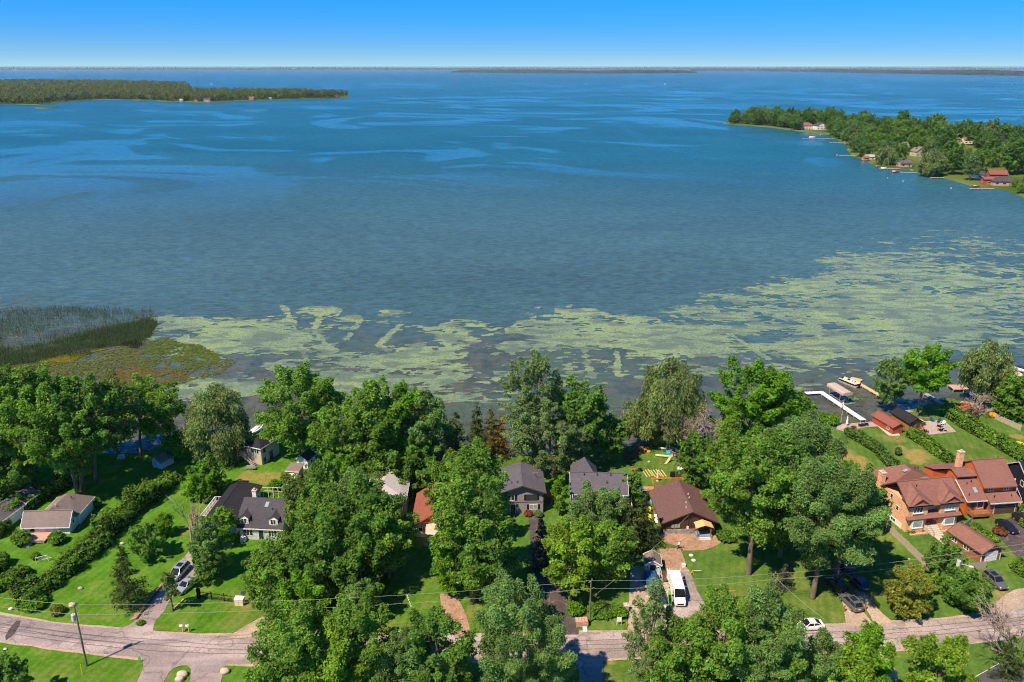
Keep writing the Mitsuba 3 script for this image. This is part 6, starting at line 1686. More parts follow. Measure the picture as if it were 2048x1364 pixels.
boat('white boat with a blue cover at the right edge of the frame', G(2042, 742), 2.4, 6.5, cover='navy_canvas', z=.0)
boat('white boat beached behind the beige boathouse', G(514, 862), 1.2, 4.6, cover='white_canvas', z=.1)
boat('white covered boat showing above the central grove', G(768, 812), .5, 6.0, cover='white_canvas', z=.9)
boat('dark covered boat on the bank behind the bare white bush', G(1978, 801), -.5, 6.0, 'boat_black', cover='navy_canvas', z=-.2)
boat('white boat on the lawn at the right edge behind the board fence', G(2050, 812), -.6, 5.0, cover='white_canvas', z=.1)
for i, (u, v) in enumerate([(748, 818), (738, 822), (806, 826)]): dock(['wooden landing stage left of the white covered boat', 'second wooden landing stage left of the white covered boat', 'little wooden jetty right of the white covered boat'][i], [(u, v + 6), (u + 8, v - 6)], 1.6, 'new_wood', z=.5, name='landing_stage')

# boats far out on the lake
boat('white cabin boat far out on the lake right of centre', G(1330, 168.5, WZ), 3.3, 11, cover='white_canvas')
boat('tiny white boat beyond the long wooded island', G(423, 168.5, WZ), 3.1, 12)
boat('left one of two tiny white boats in mid lake', G(1164, 168, WZ), 0.2, 8); boat('right one of two tiny white boats in mid lake', G(1172, 168, WZ), 0.2, 7)
boat('tiny dark boat in mid lake below the low far island', G(1231, 192, WZ), 0, 7, 'boat_black', cover='navy_canvas')
boat('white speedboat passing behind the wooded peninsula', G(1925, 249, WZ), 3.2, 9)
q0, q1 = G(1925, 249, WZ), G(1955, 250, WZ)
key = thing('boat_wake', 'white foam behind the speedboat', 'wake', kind='stuff')
scene[key] = mikit.ply(cat([flat(wobble([tuple(q0[:2] + [4, -2]), tuple(q1[:2] + [0, -5]), tuple(q1[:2] + [0, 5]), tuple(q0[:2] + [4, 2])], 1.5, 3), WZ + .15)]), 'white_paint')
for u, v, n in ((1775, 356, 'left'), (1806, 363, 'middle'), (1902, 377, 'right')):
    c_ = G(u, v, WZ); s = trimesh.creation.icosphere(1, .45); s.apply_translation((c_[0], c_[1], WZ + .2)); solo('mooring_buoy', s, 'white_paint', f'{n} one of three white buoys off the wooded peninsula', 'buoy', smooth=True)

# ---------------------------------------------------------------- houses, docks and boats of the peninsula and the island


def far_house(label, u, v, w, d, h, zr, wall, roof, yaw=0.0, axis='x', hip=False, z=.6, win=3, name='lake_house', floors=1):
    o = G(u, v)
    b = Bld(name, label, 'house', o, yaw); b.M = place(o[0], o[1], yaw, z)
    if hip: b.walls(-w / 2, w / 2, 0, d, h, wall); b.hip_roof(-w / 2, w / 2, 0, d, h + .05, zr, roof, oh=.7, trim=None)
    else: b.walls(-w / 2, w / 2, 0, d, h, wall, zr, axis); b.gable_roof(-w / 2, w / 2, 0, d, h, zr, roof, axis, oh=.7, og=.6, trim=None)
    for fl in range(floors):
        for i in range(win): b.window('f', 0, -w / 2 + w * (i + .5) / win, 1.0 + fl * 2.9, w / win * .45, 1.3, n=1)
    b.door('f', 0, w * .02 + w / win * .5 if win % 2 == 0 else w * .25, 0, 1.1, 2.1, 'dark_wood')
    b.window('l', -w / 2, d * .5, 1.0, 1.4, 1.2, n=1)
    return b


far_house('tall cream cottage at the tip of the wooded peninsula', 1479, 248, 11, 9, 5.6, 9.5, 'cream_paint', 'roof_grey', .1, floors=2, win=2)
far_house('white cottage between the trees near the peninsula tip', 1498, 247.5, 8, 7, 3, 5, 'white_paint', 'roof_pale', .1)
far_house('large tan house with red brown hip roof on the peninsula beach', 1616, 259.5, 18, 13, 5.5, 9.5, 'cream_paint', 'roof_red', .15, hip=True, win=4, floors=2)
far_house('white house with a grey roof right of the large tan house', 1643, 260.5, 15, 12, 6, 10, 'white_paint', 'roof_slate', .15, axis='y', win=3, floors=2)
far_house('white house front glimpsed above the large tan house', 1615, 246, 10, 8, 7, 9, 'white_paint', 'roof_pale', 0)
far_house('pale blue house behind the tall trees of the peninsula', 1672, 250, 12, 8, 8, 11, 'pale_blue', 'roof_grey', 0)
far_house('tan boat shed with a slate roof on the peninsula shore', 1812, 335.5, 11, 8, 3.6, 6.0, 'pink_brick', 'roof_grey', .05, win=2)
far_house('grey gabled house in the middle of the peninsula', 1805, 306, 14, 10, 6, 10.5, 'grey_siding', 'roof_taupe', .2)
far_house('taupe roofed house right of the grey gabled house', 1842, 314, 12, 10, 5, 9.5, 'beige_siding', 'roof_taupe', .2, axis='y')
far_house('low house with a slate roof behind the largest willow', 1868, 334, 16, 9, 3, 5, 'grey_siding', 'roof_slate', 0)
far_house('house with a blue grey hip roof on the near peninsula shore', 2008, 373, 16, 10, 3.2, 6.2, 'pink_brick', 'roof_slate', -.1, hip=True)
far_house('red boathouse by the red canoe on the near peninsula shore', 1978, 371, 8, 7, 4.2, 5.5, 'red_paint', 'roof_redmetal', -.1, win=1)
far_house('red brown roofed house behind the blue grey hip roof', 1996, 361, 14, 8, 4.5, 7.5, 'brick_dark', 'roof_redmetal', -.05)
far_house('grey roofed white house left of the red brown roofed one', 1970, 359, 14, 8, 3.4, 5.6, 'white_paint', 'roof_slate', 0)
far_house('pink walled house near the open lake side', 1918, 286, 10, 8, 4, 6, 'pink_brick', 'roof_taupe', 0); far_house('cream house right of the pink walled one', 1940, 289, 14, 9, 5, 8, 'cream_paint', 'roof_red', 0, floors=2)
far_house('cream house with a dark roof at the right of the peninsula lawn', 1996, 293, 16, 10, 6, 9.5, 'cream_paint', 'roof_dark', 0, floors=2)
far_house('small white cottage on the first lawn of the peninsula', 1741, 320, 9, 6, 2.6, 4.4, 'white_paint', 'roof_pale', .1)
far_house('orange red hut by the water near the long plank dock', 1733, 321.5, 5, 5, 2.5, 4, 'orange_plastic', 'roof_red', .1, win=1)
far_house('small red cabin peeping out beside the largest willow', 1893, 343, 6, 5, 3.4, 5.5, 'red_paint', 'roof_redmetal', 0, win=1)
for (u, v, w, h, wl, rf2, lab) in [(303, 201, 22, 6, 'pale_grey_siding', 'roof_grey', 'pale house on the left shore of the long wooded island'), (362, 204, 14, 5, 'white_paint', 'roof_pale', 'small white house on the long wooded island'), (392, 204, 16, 6, 'orange_plastic', 'roof_red', 'orange house on the long wooded island'), (414, 204.5, 30, 8, 'pink_brick', 'roof_slate', 'largest house on the long wooded island'),
                               (503, 201, 26, 7, 'orange_deck', 'roof_red', 'tan wooden house at the middle of the long wooded island'), (540, 200, 12, 5, 'white_paint', 'roof_pale', 'little white house right of the tan wooden one'), (672, 196, 20, 8, 'red_paint', 'roof_redmetal', 'red house near the tip of the long wooded island')]:
    far_house(lab, u, v - .6, w * .55, 10, h * .8, h * 1.25, wl, rf2, 0, win=2, name='island_house')
for pts, w, lab in [([(1671, 277), (1605, 277)], 2.2, 'long plank dock with a boat lift off the peninsula beach'), ([(1660, 266), (1618, 263.5)], 1.8, 'wooden dock before the large tan house'), ([(1694, 286), (1658, 285)], 1.6, 'sandy coloured dock just below the boat lift dock'), ([(1722, 299), (1694, 299)], 1.8, 'short dock in the shade of the peninsula trees'), ([(1727, 312), (1678, 311)], 1.8, 'long thin dock with a pink boat at its end'),
                    ([(1800, 337), (1762, 337)], 1.8, 'dock left of the tan boat shed'), ([(1834, 345), (1800, 344)], 1.6, 'dock with the red and white boat'), ([(1888, 355), (1860, 355.5)], 2.4, 'pale dock right of the largest willow'), ([(1988, 377), (1940, 377)], 2.0, 'dock carrying the red canoe'), ([(1462, 246.5), (1447, 246)], 2.0, 'tiny dock at the peninsula tip')]:
    dock(lab, pts, w, 'concrete', z=.15, plank=2.0, name='plank_dock')
boat('white pontoon boat lifted beside the long plank dock', G(1624, 277.5, WZ), .2, 9, cover='white_canvas', z=.6); boat('pink boat at the end of the long thin dock', G(1674, 311.5, WZ), 1.2, 5, 'red_plastic'); boat('white boat moored left of the tan boat shed', G(1767, 338, WZ), .2, 6.5, cover='white_canvas')
boat('red and white boat moored below the tan boat shed', G(1790, 345, WZ), .3, 7.5, 'red_plastic'); boat('orange pedal boat at the shore below the peninsula willow', G(1754, 333, WZ), .6, 4, 'orange_plastic'); boat('red canoe lying on the near peninsula dock', G(1952, 375.5, WZ), .1, 5.5, 'red_plastic', z=.3); boat('small white boat at the peninsula beach', G(1570, 257, WZ), .3, 6); boat('white rowing boat before the peninsula tip trees', G(1548, 254.5, WZ), .2, 6); boat('red boat at the peninsula beach dock', G(1642, 271, WZ), .8, 5, 'red_plastic')
# ---------------------------------------------------------------- poles, wires, fences and small things


def at_px(u, v, z=0.0): return G(u, v, z)


def pole(label, u, v, vt, arm=True, transformer=False, lean=(0, 0), r=.16):
    b = G(u, v); h = height_at(b, vt)
    key = thing('utility_pole', label, 'utility pole')
    top = np.array([b[0] + lean[0], b[1] + lean[1], h])
    part(key, 'shaft', tube([(b[0], b[1], -.2), top], [r, r * .7], 10), 'bark', True)
    if arm:
        part(key, 'insulator', [rod(top + [-.4, 0, -.35], top + [.1, 0, -.15], .05), rod(top + [.15, 0, 0], top + [.15, 0, .35], .06), rod(top + [0, 0, -1.6], top + [.55, 0, -1.35], .04)], 'grey_steel')
    if transformer:
        c = top + [-.45, 0, -2.2]
        part(key, 'transformer', [tube([c + [0, 0, -.55], c + [0, 0, .5]], .33, 12), rod(c + [0, 0, .5], c + [0, 0, .75], .07)], 'pale_grey_siding', 40)
    return top


p1 = pole('utility pole with a grey transformer on the bottom left lawn', 174, 1332, 1210, True, True)
p2 = pole('plain utility pole in front of the blue tarpaulin boat', 1179, 1245, 1161)
p3 = pole('short brown utility pole on the bungalow roadside lawn', 1541, 1208, 1147, r=.13)
p4 = pole('utility pole with a white lamp rising out of the dark trees at right', 1909, 1188, 1104, True, True)
part('utility_pole_003', 'lamp', [rod(p4 + [0, 0, -2.4], p4 + [1.5, -.3, -2.6], .04), hull([p4 + np.array(q) for q in ((1.3, -.5, -2.7), (2.1, -.5, -2.75), (1.3, -.1, -2.7), (2.1, -.1, -2.75), (1.5, -.3, -2.5))])], 'white_paint')


def wire(label, a, b, sag=.5, r=.03, group='overhead wires along the road'):
    t = np.linspace(0, 1, 17)[:, None]
    p = np.array(a) + (np.array(b) - np.array(a)) * t; p[:, 2] -= 4 * sag * (t * (1 - t))[:, 0]
    solo('overhead_wire', tube(p, r, 5), 'wire_grey', label, 'wire')


pl_ = p1 + np.array([-52, 9, 0.2]); pr2 = p4 + np.array([48, 12, 0])
for dz, nm in ((.0, 'upper'), (-1.7, 'lower')):
    o = np.array([0, 0, dz])
    wire(f'{nm} wire running left from the left utility pole', pl_ + o, p1 + o); wire(f'{nm} wire spanning from the left utility pole to the pole in the centre', p1 + o, p2 + o * .9, 1.1)
    wire(f'{nm} wire from the centre pole to the short brown pole', p2 + o * .9, p3 + o * .7); wire(f'{nm} wire from the short brown pole to the pole at right', p3 + o * .7, p4 + o * .7); wire(f'{nm} wire leaving the right pole past the frame edge', p4 + o * .7, pr2 + o)
wire('service wire from the short brown pole down toward the white sedan side of the road', p3 + [0, 0, -.5], G(1640, 1290) + [0, 0, 5], .3)
wire('service wire from the centre pole to the brown bungalow', p2 + [0, 0, -3.4], G(1385, 1060) + [0, 0, 4.6], .8)


def fence(label, pts, h, m, board=.18, name='fence', gap=.03, post=2.4, cap=True):
    """A board fence along photo points: posts, rails and one joined run of narrow boards."""
    key = thing(name, label, 'fence')
    P = [G(u, v) for u, v in pts]; bs, rl = [], []
    for a, b in zip(P[:-1], P[1:]):
        d = b - a; L = np.linalg.norm(d); d /= L; n = np.array([-d[1], d[0], 0])
        rr = np.random.default_rng(int(L * 100))
        for i in range(int(L / (board + gap))):
            s = a + d * i * (board + gap); e = s + d * board; hh = h + rr.uniform(-.04, .04)
            m_ = bar(s + [0, 0, hh / 2], e + [0, 0, hh / 2], .025, hh); bs.append(m_)
        for z in (.35, h - .3): rl.append(bar(a + n * .05 + [0, 0, z], b + n * .05 + [0, 0, z], .05, .09))
        for i in range(int(L / post) + 1):
            q = a + d * min(i * post, L) + n * .06; part(key, 'post', box(q[0] - .06, q[0] + .06, q[1] - .06, q[1] + .06, -.1, h + .12), m)
    part(key, 'boards', bs, m, kind='stuff'); part(key, 'rails', rl, m)
    return key


fence('long weathered board fence left of the orange brick house', [(1757, 1044), (1800, 1084), (1863, 1146)], 1.6, 'weathered_wood')
fence('short board fence beside the brick garage', [(1936, 1141), (1972, 1136)], 1.5, 'weathered_wood')
fence('grey board fence on the right shore lawn', [(1990, 838), (2042, 862)], 1.5, 'weathered_wood')
fence('board fence between the brick house and the cedar house walk', [(1916, 1068), (1942, 1048)], 1.5, 'weathered_wood')
fence('wooden gate fence between the two grey houses', [(1090, 1003), (1116, 1003)], 1.8, 'stained_wood')
fence('black iron railing on the lawn beside the left driveway', [(398, 1196), (466, 1205)], 1.5, 'black_plastic', board=.035, gap=.22, name='iron_railing')
key = 'iron_railing'; a, b = G(398, 1196), G(466, 1205)
part(key, 'gate_pillar', [box(a[0] - .25, a[0] + .25, a[1] - .2, a[1] + .3, -.1, 1.9)], 'black_plastic')

# roadside furniture
c = G(478, 1212); b = Bld('utility_cabinet', 'beige metal utility cabinet at the end of the iron railing', 'utility cabinet', c, -.1)
b.add('casing', box(-.75, .75, 0, .8, -.05, 1.25), 'cream_paint'); b.add('lid', slab([(-.8, -.06, 1.3), (.8, -.06, 1.3), (.8, .85, 1.45), (-.8, .85, 1.45)], .06), 'white_paint'); b.add('door_seam', box(-.02, .02, -.012, 0, .1, 1.15), 'dark_wood')
c = G(489, 1203); key = thing('solar_lamp', 'small solar panel on a post behind the beige cabinet', 'solar lamp'); part(key, 'post', rod((c[0], c[1], 0), (c[0], c[1], 1.7), .04), 'grey_steel'); part(key, 'panel', slab([(c[0] - .4, c[1] - .3, 1.65), (c[0] + .4, c[1] - .3, 1.65), (c[0] + .4, c[1] + .3, 1.95), (c[0] - .4, c[1] + .3, 1.95)], .05), 'solar_panel')
for (u, v, m_, lab) in [(366, 1264, 'white_paint', 'left one of two white mailboxes on the left roadside lawn'), (378, 1264, 'white_paint', 'right one of two white mailboxes on the left roadside lawn'), (838, 1258, 'pink_brick', 'mailbox on a pale post at the edge of the shaded lawn')]:
    c = G(u, v); key = thing('mailbox', lab, 'mailbox'); part(key, 'post', box(c[0] - .06, c[0] + .06, c[1] - .06, c[1] + .06, -.1, 1.1), 'new_wood' if v == 1264 else m_)
    q = trimesh.creation.cylinder(.16, .55, sections=12); q.apply_transform(trimesh.transformations.rotation_matrix(math.pi / 2, (0, 1, 0))); q.apply_translation((c[0] - .15, c[1], 1.25)); part(key, 'box', [q, box(c[0] - .42, c[0] + .12, c[1] - .16, c[1] + .16, 1.1, 1.25)], 'white_paint'); part(key, 'flag', box(c[0] + .0, c[0] + .04, c[1] - .19, c[1] - .16, 1.25, 1.5), 'black_plastic')
c = G(165, 1349); solo('marker_post', [rod((c[0], c[1], 0), (c[0], c[1], 1.9), .06, 8), rod((c[0], c[1], 1.9), (c[0], c[1], 1.97), .04, 8)], 'yellow_paint', 'yellow marker post in front of the left utility pole', 'post')
c = G(280, 1324); key = thing('safety_marker', 'bright green figure shaped road marker at the bottom left junction', 'road sign'); part(key, 'board', [box(c[0] - .22, c[0] + .22, c[1], c[1] + .05, .25, .75), box(c[0] - .1, c[0] + .1, c[1], c[1] + .05, .75, 1.05), box(c[0] - .2, c[0] - .06, c[1], c[1] + .05, 0, .25), box(c[0] + .06, c[0] + .2, c[1], c[1] + .05, 0, .25)], 'green_paint'); part(key, 'flag_staff', rod((c[0] + .1, c[1] + .03, 1.0), (c[0] + .1, c[1] + .03, 1.7), .02), 'white_paint')


def rock(name, label, u, v, r, m, cat_='rock', seed=0, fl=.7):
    c = G(u, v); s = trimesh.creation.icosphere(2); p = np.array(s.vertices); p *= (.75 + .5 * meshkit.fbm(p * 1.3 + seed, 3, seed))[:, None] * [r, r * .85, r * fl]; p += [c[0], c[1], r * fl * .55]
    solo(name, trimesh.Trimesh(p, s.faces, process=False), m, label, cat_, smooth=True)


for i, q in enumerate([('boulder', 'tan boulder on the lawn behind the left utility pole', 145, 1212, .62, 'stone_tan'), ('boulder', 'grey stone on the bright green lawn strip', 245, 1088, .45, 'grey_stone'), ('boulder', 'dark stone on the lower part of the green lawn strip', 161, 1178, .42, 'grey_stone'), ('boulder', 'white stone beside the end of the overgrown hedge', 22, 1219, .4, 'white_paint'), ('boulder', 'pinkish rock at the bottom driveway island', 365, 1352, .8, 'stone_tan'), ('boulder', 'second pinkish rock at the bottom driveway island', 360, 1360, .7, 'stone_tan'), ('boulder', 'pinkish rock at the edge of the bottom lawn', 450, 1345, .7, 'stone_tan'), ('boulder', 'pale stone under the dark roadside tree', 1953, 1219, .5, 'white_paint'), ('boulder', 'dark ball like stone in the bungalow backyard', 1298, 925, .4, 'grey_stone'), ('boulder', 'stone on the lawn beside the long fence', 1818, 1119, .25, 'grey_stone'), ('boulder', 'small white stone at the bottom left lawn edge', 10, 1300, .3, 'white_paint')]): rock(*q, seed=i)
c = G(26, 1190); solo('compost_bin', [tube([(c[0], c[1], 0), (c[0], c[1], .9)], [.55, .5], 12)], 'dark_wood', 'dark round bin on the bare strip behind the thick hedge', 'bin')
# goal
a, b = G(73, 1128), G(97, 1122); d = np.array([.1, 1.2, 0]); key = thing('football_goal', 'small white goal frame on the cottage lawn', 'goal')
part(key, 'frame', [rod(a, a + [0, 0, 1.3], .05), rod(b, b + [0, 0, 1.3], .05), rod(a + [0, 0, 1.3], b + [0, 0, 1.3], .05), rod(a + d, a + [0, 0, 1.3], .03), rod(b + d, b + [0, 0, 1.3], .03), rod(a + d, b + d, .03)], 'white_paint')
part(key, 'net', [rod(a + (b - a) * i / 9 + d, a + (b - a) * i / 9 + [0, 0, 1.3], .008, 3) for i in range(10)] + [rod(a + d * (1 - k / 5) + [0, 0, 1.3 * k / 5], b + d * (1 - k / 5) + [0, 0, 1.3 * k / 5], .008, 3) for k in range(5)], 'white_paint', kind='stuff')
c = G(60, 1078); solo('storage_chest', [hull([(c[0] + x, c[1] + y, z) for x in (-.6, .6) for y in (-.4, .4) for z in (0, .8)] + [(c[0] + x, c[1], 1.0) for x in (-.55, .55)])], 'tarp_blue', 'blue covered chest beside the white cottage deck', 'chest')
c = G(50, 1088); solo('garden_bench', [box(c[0] - .7, c[0] + .7, c[1] - .2, c[1] + .2, .38, .45), box(c[0] - .6, c[0] - .5, c[1] - .2, c[1] + .2, 0, .38), box(c[0] + .5, c[0] + .6, c[1] - .2, c[1] + .2, 0, .38)], 'concrete', 'small pale bench by the left clipped bush', 'bench')
# driveway edging
a, b = G(273, 1240), G(330, 1165); part(thing('timber_edging', 'dark timber edging along the left driveway', 'edging'), 'beam', [bar(a + [0, 0, .12], (a + b) / 2 + [0, 0, .12], .22, .3), bar((a + b) / 2 + [0, 0, .12], b + [0, 0, .12], .22, .3)], 'dark_wood')
a, b = G(347, 1220), G(370, 1198); solo('fallen_log', tube([a + [0, 0, .15], b + [0, 0, .2]], [.17, .12], 8), 'new_wood', 'pale log lying at the foot of the sapling by the left driveway', 'log', smooth=True)
for i in range(9):
    c = G(810 + i * 1.5, 1180 + i * 4.1); solo('edging_stone', box(c[0] - .06, c[0] + .06, c[1] - .14, c[1] + .14, -.02, .12), 'white_paint', 'white edging block in the dotted line on the shaded lawn', 'edging stone', 'edging blocks on the shaded lawn')
c = G(803, 1274); key = thing('garden_cart', 'small white covered cart standing in the grass by the road', 'cart'); part(key, 'cover', hull([(c[0] + x, c[1] + y, z) for x in (-.5, .6) for y in (-.4, .4) for z in (.3, .8)] + [(c[0] - .1, c[1], 1.25), (c[0] + .3, c[1], 1.2)]), 'white_paint', 30)
for s in (-.4, .4): part(key, 'wheel', tube([(c[0] + s, c[1] - .45, .22), (c[0] + s, c[1] - .35, .22)], .22, 10), 'tyre')
for (u, v, lab) in [(1688, 1224, 'brown wooden post left of the grey suv'), (1730, 1220, 'brown wooden post between the two gravel tracks'), (1785, 1306, 'short brown post by the gravel path mouth')]:
    c = G(u, v); solo('wooden_post', [box(c[0] - .09, c[0] + .09, c[1] - .09, c[1] + .09, -.1, 1.25), box(c[0] - .11, c[0] + .11, c[1] - .11, c[1] + .11, 1.25, 1.3)], 'stained_wood', lab, 'post')
for (u, v, lab) in [(1252, 1222, 'pinkish brick gate pillar left of the blue tarpaulin boat'), (1332, 1226, 'pinkish brick gate pillar left of the white van')]:
    c = G(u, v); key = thing('gate_pillar', lab, 'pillar'); part(key, 'shaft', box(c[0] - .38, c[0] + .38, c[1] - .38, c[1] + .38, -.1, 1.2), 'pink_brick'); part(key, 'cap', box(c[0] - .46, c[0] + .46, c[1] - .46, c[1] + .46, 1.2, 1.32), 'concrete'); part(key, 'lantern', box(c[0] - .1, c[0] + .1, c[1] - .1, c[1] + .1, 1.32, 1.62), 'white_paint')
c = G(1238, 1250); solo('notice_board', [bar((c[0] - .35, c[1], 0), (c[0] - .35, c[1], 1.5), .08, .08), bar((c[0] + .35, c[1], 0), (c[0] + .35, c[1], 1.5), .08, .08), box(c[0] - .4, c[0] + .4, c[1] - .04, c[1] + .04, .7, 1.5)], 'white_paint', 'small white board on legs at the central roadside', 'board')
c = G(1253, 1253); solo('reflector_post', [rod((c[0], c[1], 0), (c[0], c[1], .9), .05), box(c[0] - .12, c[0] + .12, c[1] - .03, c[1] + .03, .6, .95)], 'orange_plastic', 'orange marker post right of the small white board', 'post')
c = G(1163, 1250); b = Bld('wooden_crate', 'open slatted wooden crate beside the central utility pole', 'crate', c, .1)
for s in range(4): b.add('slat', box(-1.0, 1.0, -.62, -.58, .1 + s * .26, .28 + s * .26), 'pink_brick'); b.add('slat', box(-1.0, 1.0, .58, .62, .1 + s * .26, .28 + s * .26), 'pink_brick')
b.add('top', [box(-1.0 + .5 * i, -.55 + .5 * i, -.6, .6, 1.08, 1.12) for i in range(4)], 'pink_brick', kind='stuff')
rock('rubbish_bag', 'black rubbish bag beside the slatted crate', 1174, 1247, .5, 'black_plastic', 'bag', 3, .9)
c = G(1170, 1260); solo('paper_sack', hull([(c[0] + x, c[1] + y, z) for x in (-.35, .35) for y in (-.5, .5) for z in (0, .3)] + [(c[0], c[1], .4)]), 'white_canvas', 'pale sack lying on the grass in front of the slatted crate', 'sack')
# orange frame on the bungalow lawn, sprinkler, lids
a = G(1438, 1203); b = G(1470, 1200); key = thing('swing_frame', 'orange timber frame with a red mat on the bungalow roadside lawn', 'frame'); part(key, 'beam', [bar(a, a + [0, 0, 1.9], .12, .12), bar(a + [0, 0, 1.9], b + [0, 0, 1.9], .12, .12), bar(b, b + [0, 0, 1.9], .12, .12)], 'orange_deck'); part(key, 'mat', box(a[0] + .1, a[0] + 1.6, a[1] - .7, a[1] + .3, .01, .08), 'red_paint')
for (u, v, lab) in [(1382, 1111, 'farther one of two round white concrete discs on the bungalow lawn'), (1387, 1121, 'nearer one of two round white concrete discs on the bungalow lawn')]:
    c = G(u, v); solo('concrete_disc', [tube([(c[0], c[1], -.05), (c[0], c[1], .12)], .42, 16), tube([(c[0], c[1], .12), (c[0], c[1], .16)], .34, 16)], 'pale_grey_siding', lab, 'well cover')
a = G(1384, 1149); b = G(1403, 1145); key = thing('sprinkler', 'yellow stand with a long white arm on the lawn edge by the van', 'sprinkler'); part(key, 'stand', [rod(a + [-.3, 0, 0], a + [0, 0, .8], .05), rod(a + [.3, 0, 0], a + [0, 0, .8], .05), rod(a + [0, .4, 0], a + [0, 0, .8], .05)], 'yellow_paint'); part(key, 'arm', rod(a + [0, 0, .75], b + [0, 0, .5], .05), 'white_paint')
c = G(1367, 1134); solo('white_box', [box(c[0] - .3, c[0] + .3, c[1] - .3, c[1] + .3, 0, .6), box(c[0] - .33, c[0] + .33, c[1] - .33, c[1] + .33, .6, .66)], 'white_paint', 'white plastic box on the sandy pad above the van', 'box')
a, b = G(1330, 1165), G(1332, 1148); key = thing('wire_trailer', 'open frame trailer with wire sides left of the white van', 'trailer'); M = place(*((a + b) / 2)[:2], 1.5, .05)
part(key, 'bed', box(-1.4, 1.4, -.8, .8, .45, .55), 'dark_wood', M=M); part(key, 'rail', [bar((-1.4, s * .8, 1.1), (1.4, s * .8, 1.1), .05, .05) for s in (-1, 1)] + [bar((x, s * .8, .5), (x, s * .8, 1.1), .05, .05) for x in (-1.4, -.5, .5, 1.4) for s in (-1, 1)], 'white_paint', M=M)
for s in (-1, 1): part(key, 'wheel', tube([(0, s * .85, .3), (0, s * 1.0, .3)], .3, 12), 'tyre', M=M)


def kayak(label, u, v, yaw, L, m, z=.15, name='kayak', deckm=None, tilt=0, cat_='kayak'):
    c = G(u, v); key = thing(name, label, cat_); M = place(c[0], c[1], yaw, z)
    if tilt: M = M @ trimesh.transformations.rotation_matrix(tilt, (0, 1, 0))
    sec = []
    for t in np.linspace(-.5, .5, 9):
        w = max(.03, .36 * (1 - (2 * t) ** 2)); z1 = .30 + .12 * (2 * t) ** 2
        sec.append([(t * L, -w * .6, 0), (t * L, -w, .18), (t * L, -w * .7, z1), (t * L, w * .7, z1), (t * L, w, .18), (t * L, w * .6, 0)])
    part(key, 'hull', loft(sec), m, 40, M=M); part(key, 'deck', hull([(x * L, y, z1) for x, y, z1 in ((-.2, -.2, .34), (-.2, .2, .34), (.22, -.18, .34), (.22, .18, .34), (0, 0, .40))]), deckm or 'black_plastic', M=M)


kayak('white and yellow paddle board lying farthest back in the bungalow backyard', 1334, 899, -.05, 4.2, 'white_paint', deckm='yellow_paint'); kayak('blue kayak lying between the paddle boards', 1342, 904, -.03, 4.0, 'tarp_blue'); kayak('yellow and white kayak on the grass behind the curved plank', 1328, 914, -.2, 4.0, 'white_paint', deckm='yellow_paint'); kayak('white kayak among the sheets right of the teal chair', 1352, 912, -.1, 3.6, 'white_paint', deckm='orange_plastic'); kayak('green kayak leaning upright left of the white van', 1338, 1214, 1.6, 3.4, 'green_paint', z=1.5, tilt=-.9)
c = G(1336, 911); solo('beach_chair', [hull([(c[0] + x, c[1] + y, z) for x in (-.5, .5) for y in (-.4, .4) for z in (.1, .5)] + [(c[0] - .5, c[1] + .4, 1.2), (c[0] + .5, c[1] + .4, 1.2)])], 'teal_paint', 'teal covered chair among the boards in the bungalow backyard', 'chair')
t = np.linspace(0, 1, 9); a = G(1327, 926)
solo('curved_plank', cat([quad((a[0] + .9 * t[i] * 1.6, a[1] + t[i] * 1.4 - .5, .1 + 1.3 * t[i] ** 2), (a[0] + .9 * t[i] * 1.6 + .5, a[1] + t[i] * 1.4 - .7, .1 + 1.3 * t[i] ** 2), (a[0] + .9 * t[i + 1] * 1.6 + .5, a[1] + t[i + 1] * 1.4 - .7, .1 + 1.3 * t[i + 1] ** 2), (a[0] + .9 * t[i + 1] * 1.6, a[1] + t[i + 1] * 1.4 - .5, .1 + 1.3 * t[i + 1] ** 2)) for i in range(8)] + [box(a[0] + 1.35, a[0] + 1.45, a[1] + .7, a[1] + .8, 0, 1.3)]), 'new_wood', 'tan curved plank ramp standing on the backyard grass', 'ramp')
c = G(1361, 937); solo('white_sheet', [slab([(c[0] - .9, c[1] - .5, .12), (c[0] + .7, c[1] - .6, .06), (c[0] + 1.0, c[1] + .6, .10), (c[0] - .5, c[1] + .7, .2)], .05)], 'white_canvas', 'white sheet lying flat on the backyard grass', 'sheet')
for i in range(8):
    c = G(1290 + i * 5.4, 948 - (i % 3)); solo('lumber_plank', bar(c + [-.3, 1.6, .1], c + [.25, -1.6, .1], .22, .08), 'new_wood', 'yellowish board in the row of boards laid out on the backyard grass', 'plank', 'boards laid out on the backyard grass')


def parasol(label, u, v, h, m):
    c = G(u, v); key = thing('closed_parasol', label, 'parasol'); part(key, 'pole', rod((c[0], c[1], 0), (c[0], c[1], h), .035), 'white_paint'); part(key, 'canopy', tube([(c[0], c[1], .7), (c[0], c[1], 1.0), (c[0], c[1], h * .75), (c[0], c[1], h + .05)], [.30, .27, .16, .03], 8), m); part(key, 'base', tube([(c[0], c[1], 0), (c[0], c[1], .1)], .35, 10), 'concrete')


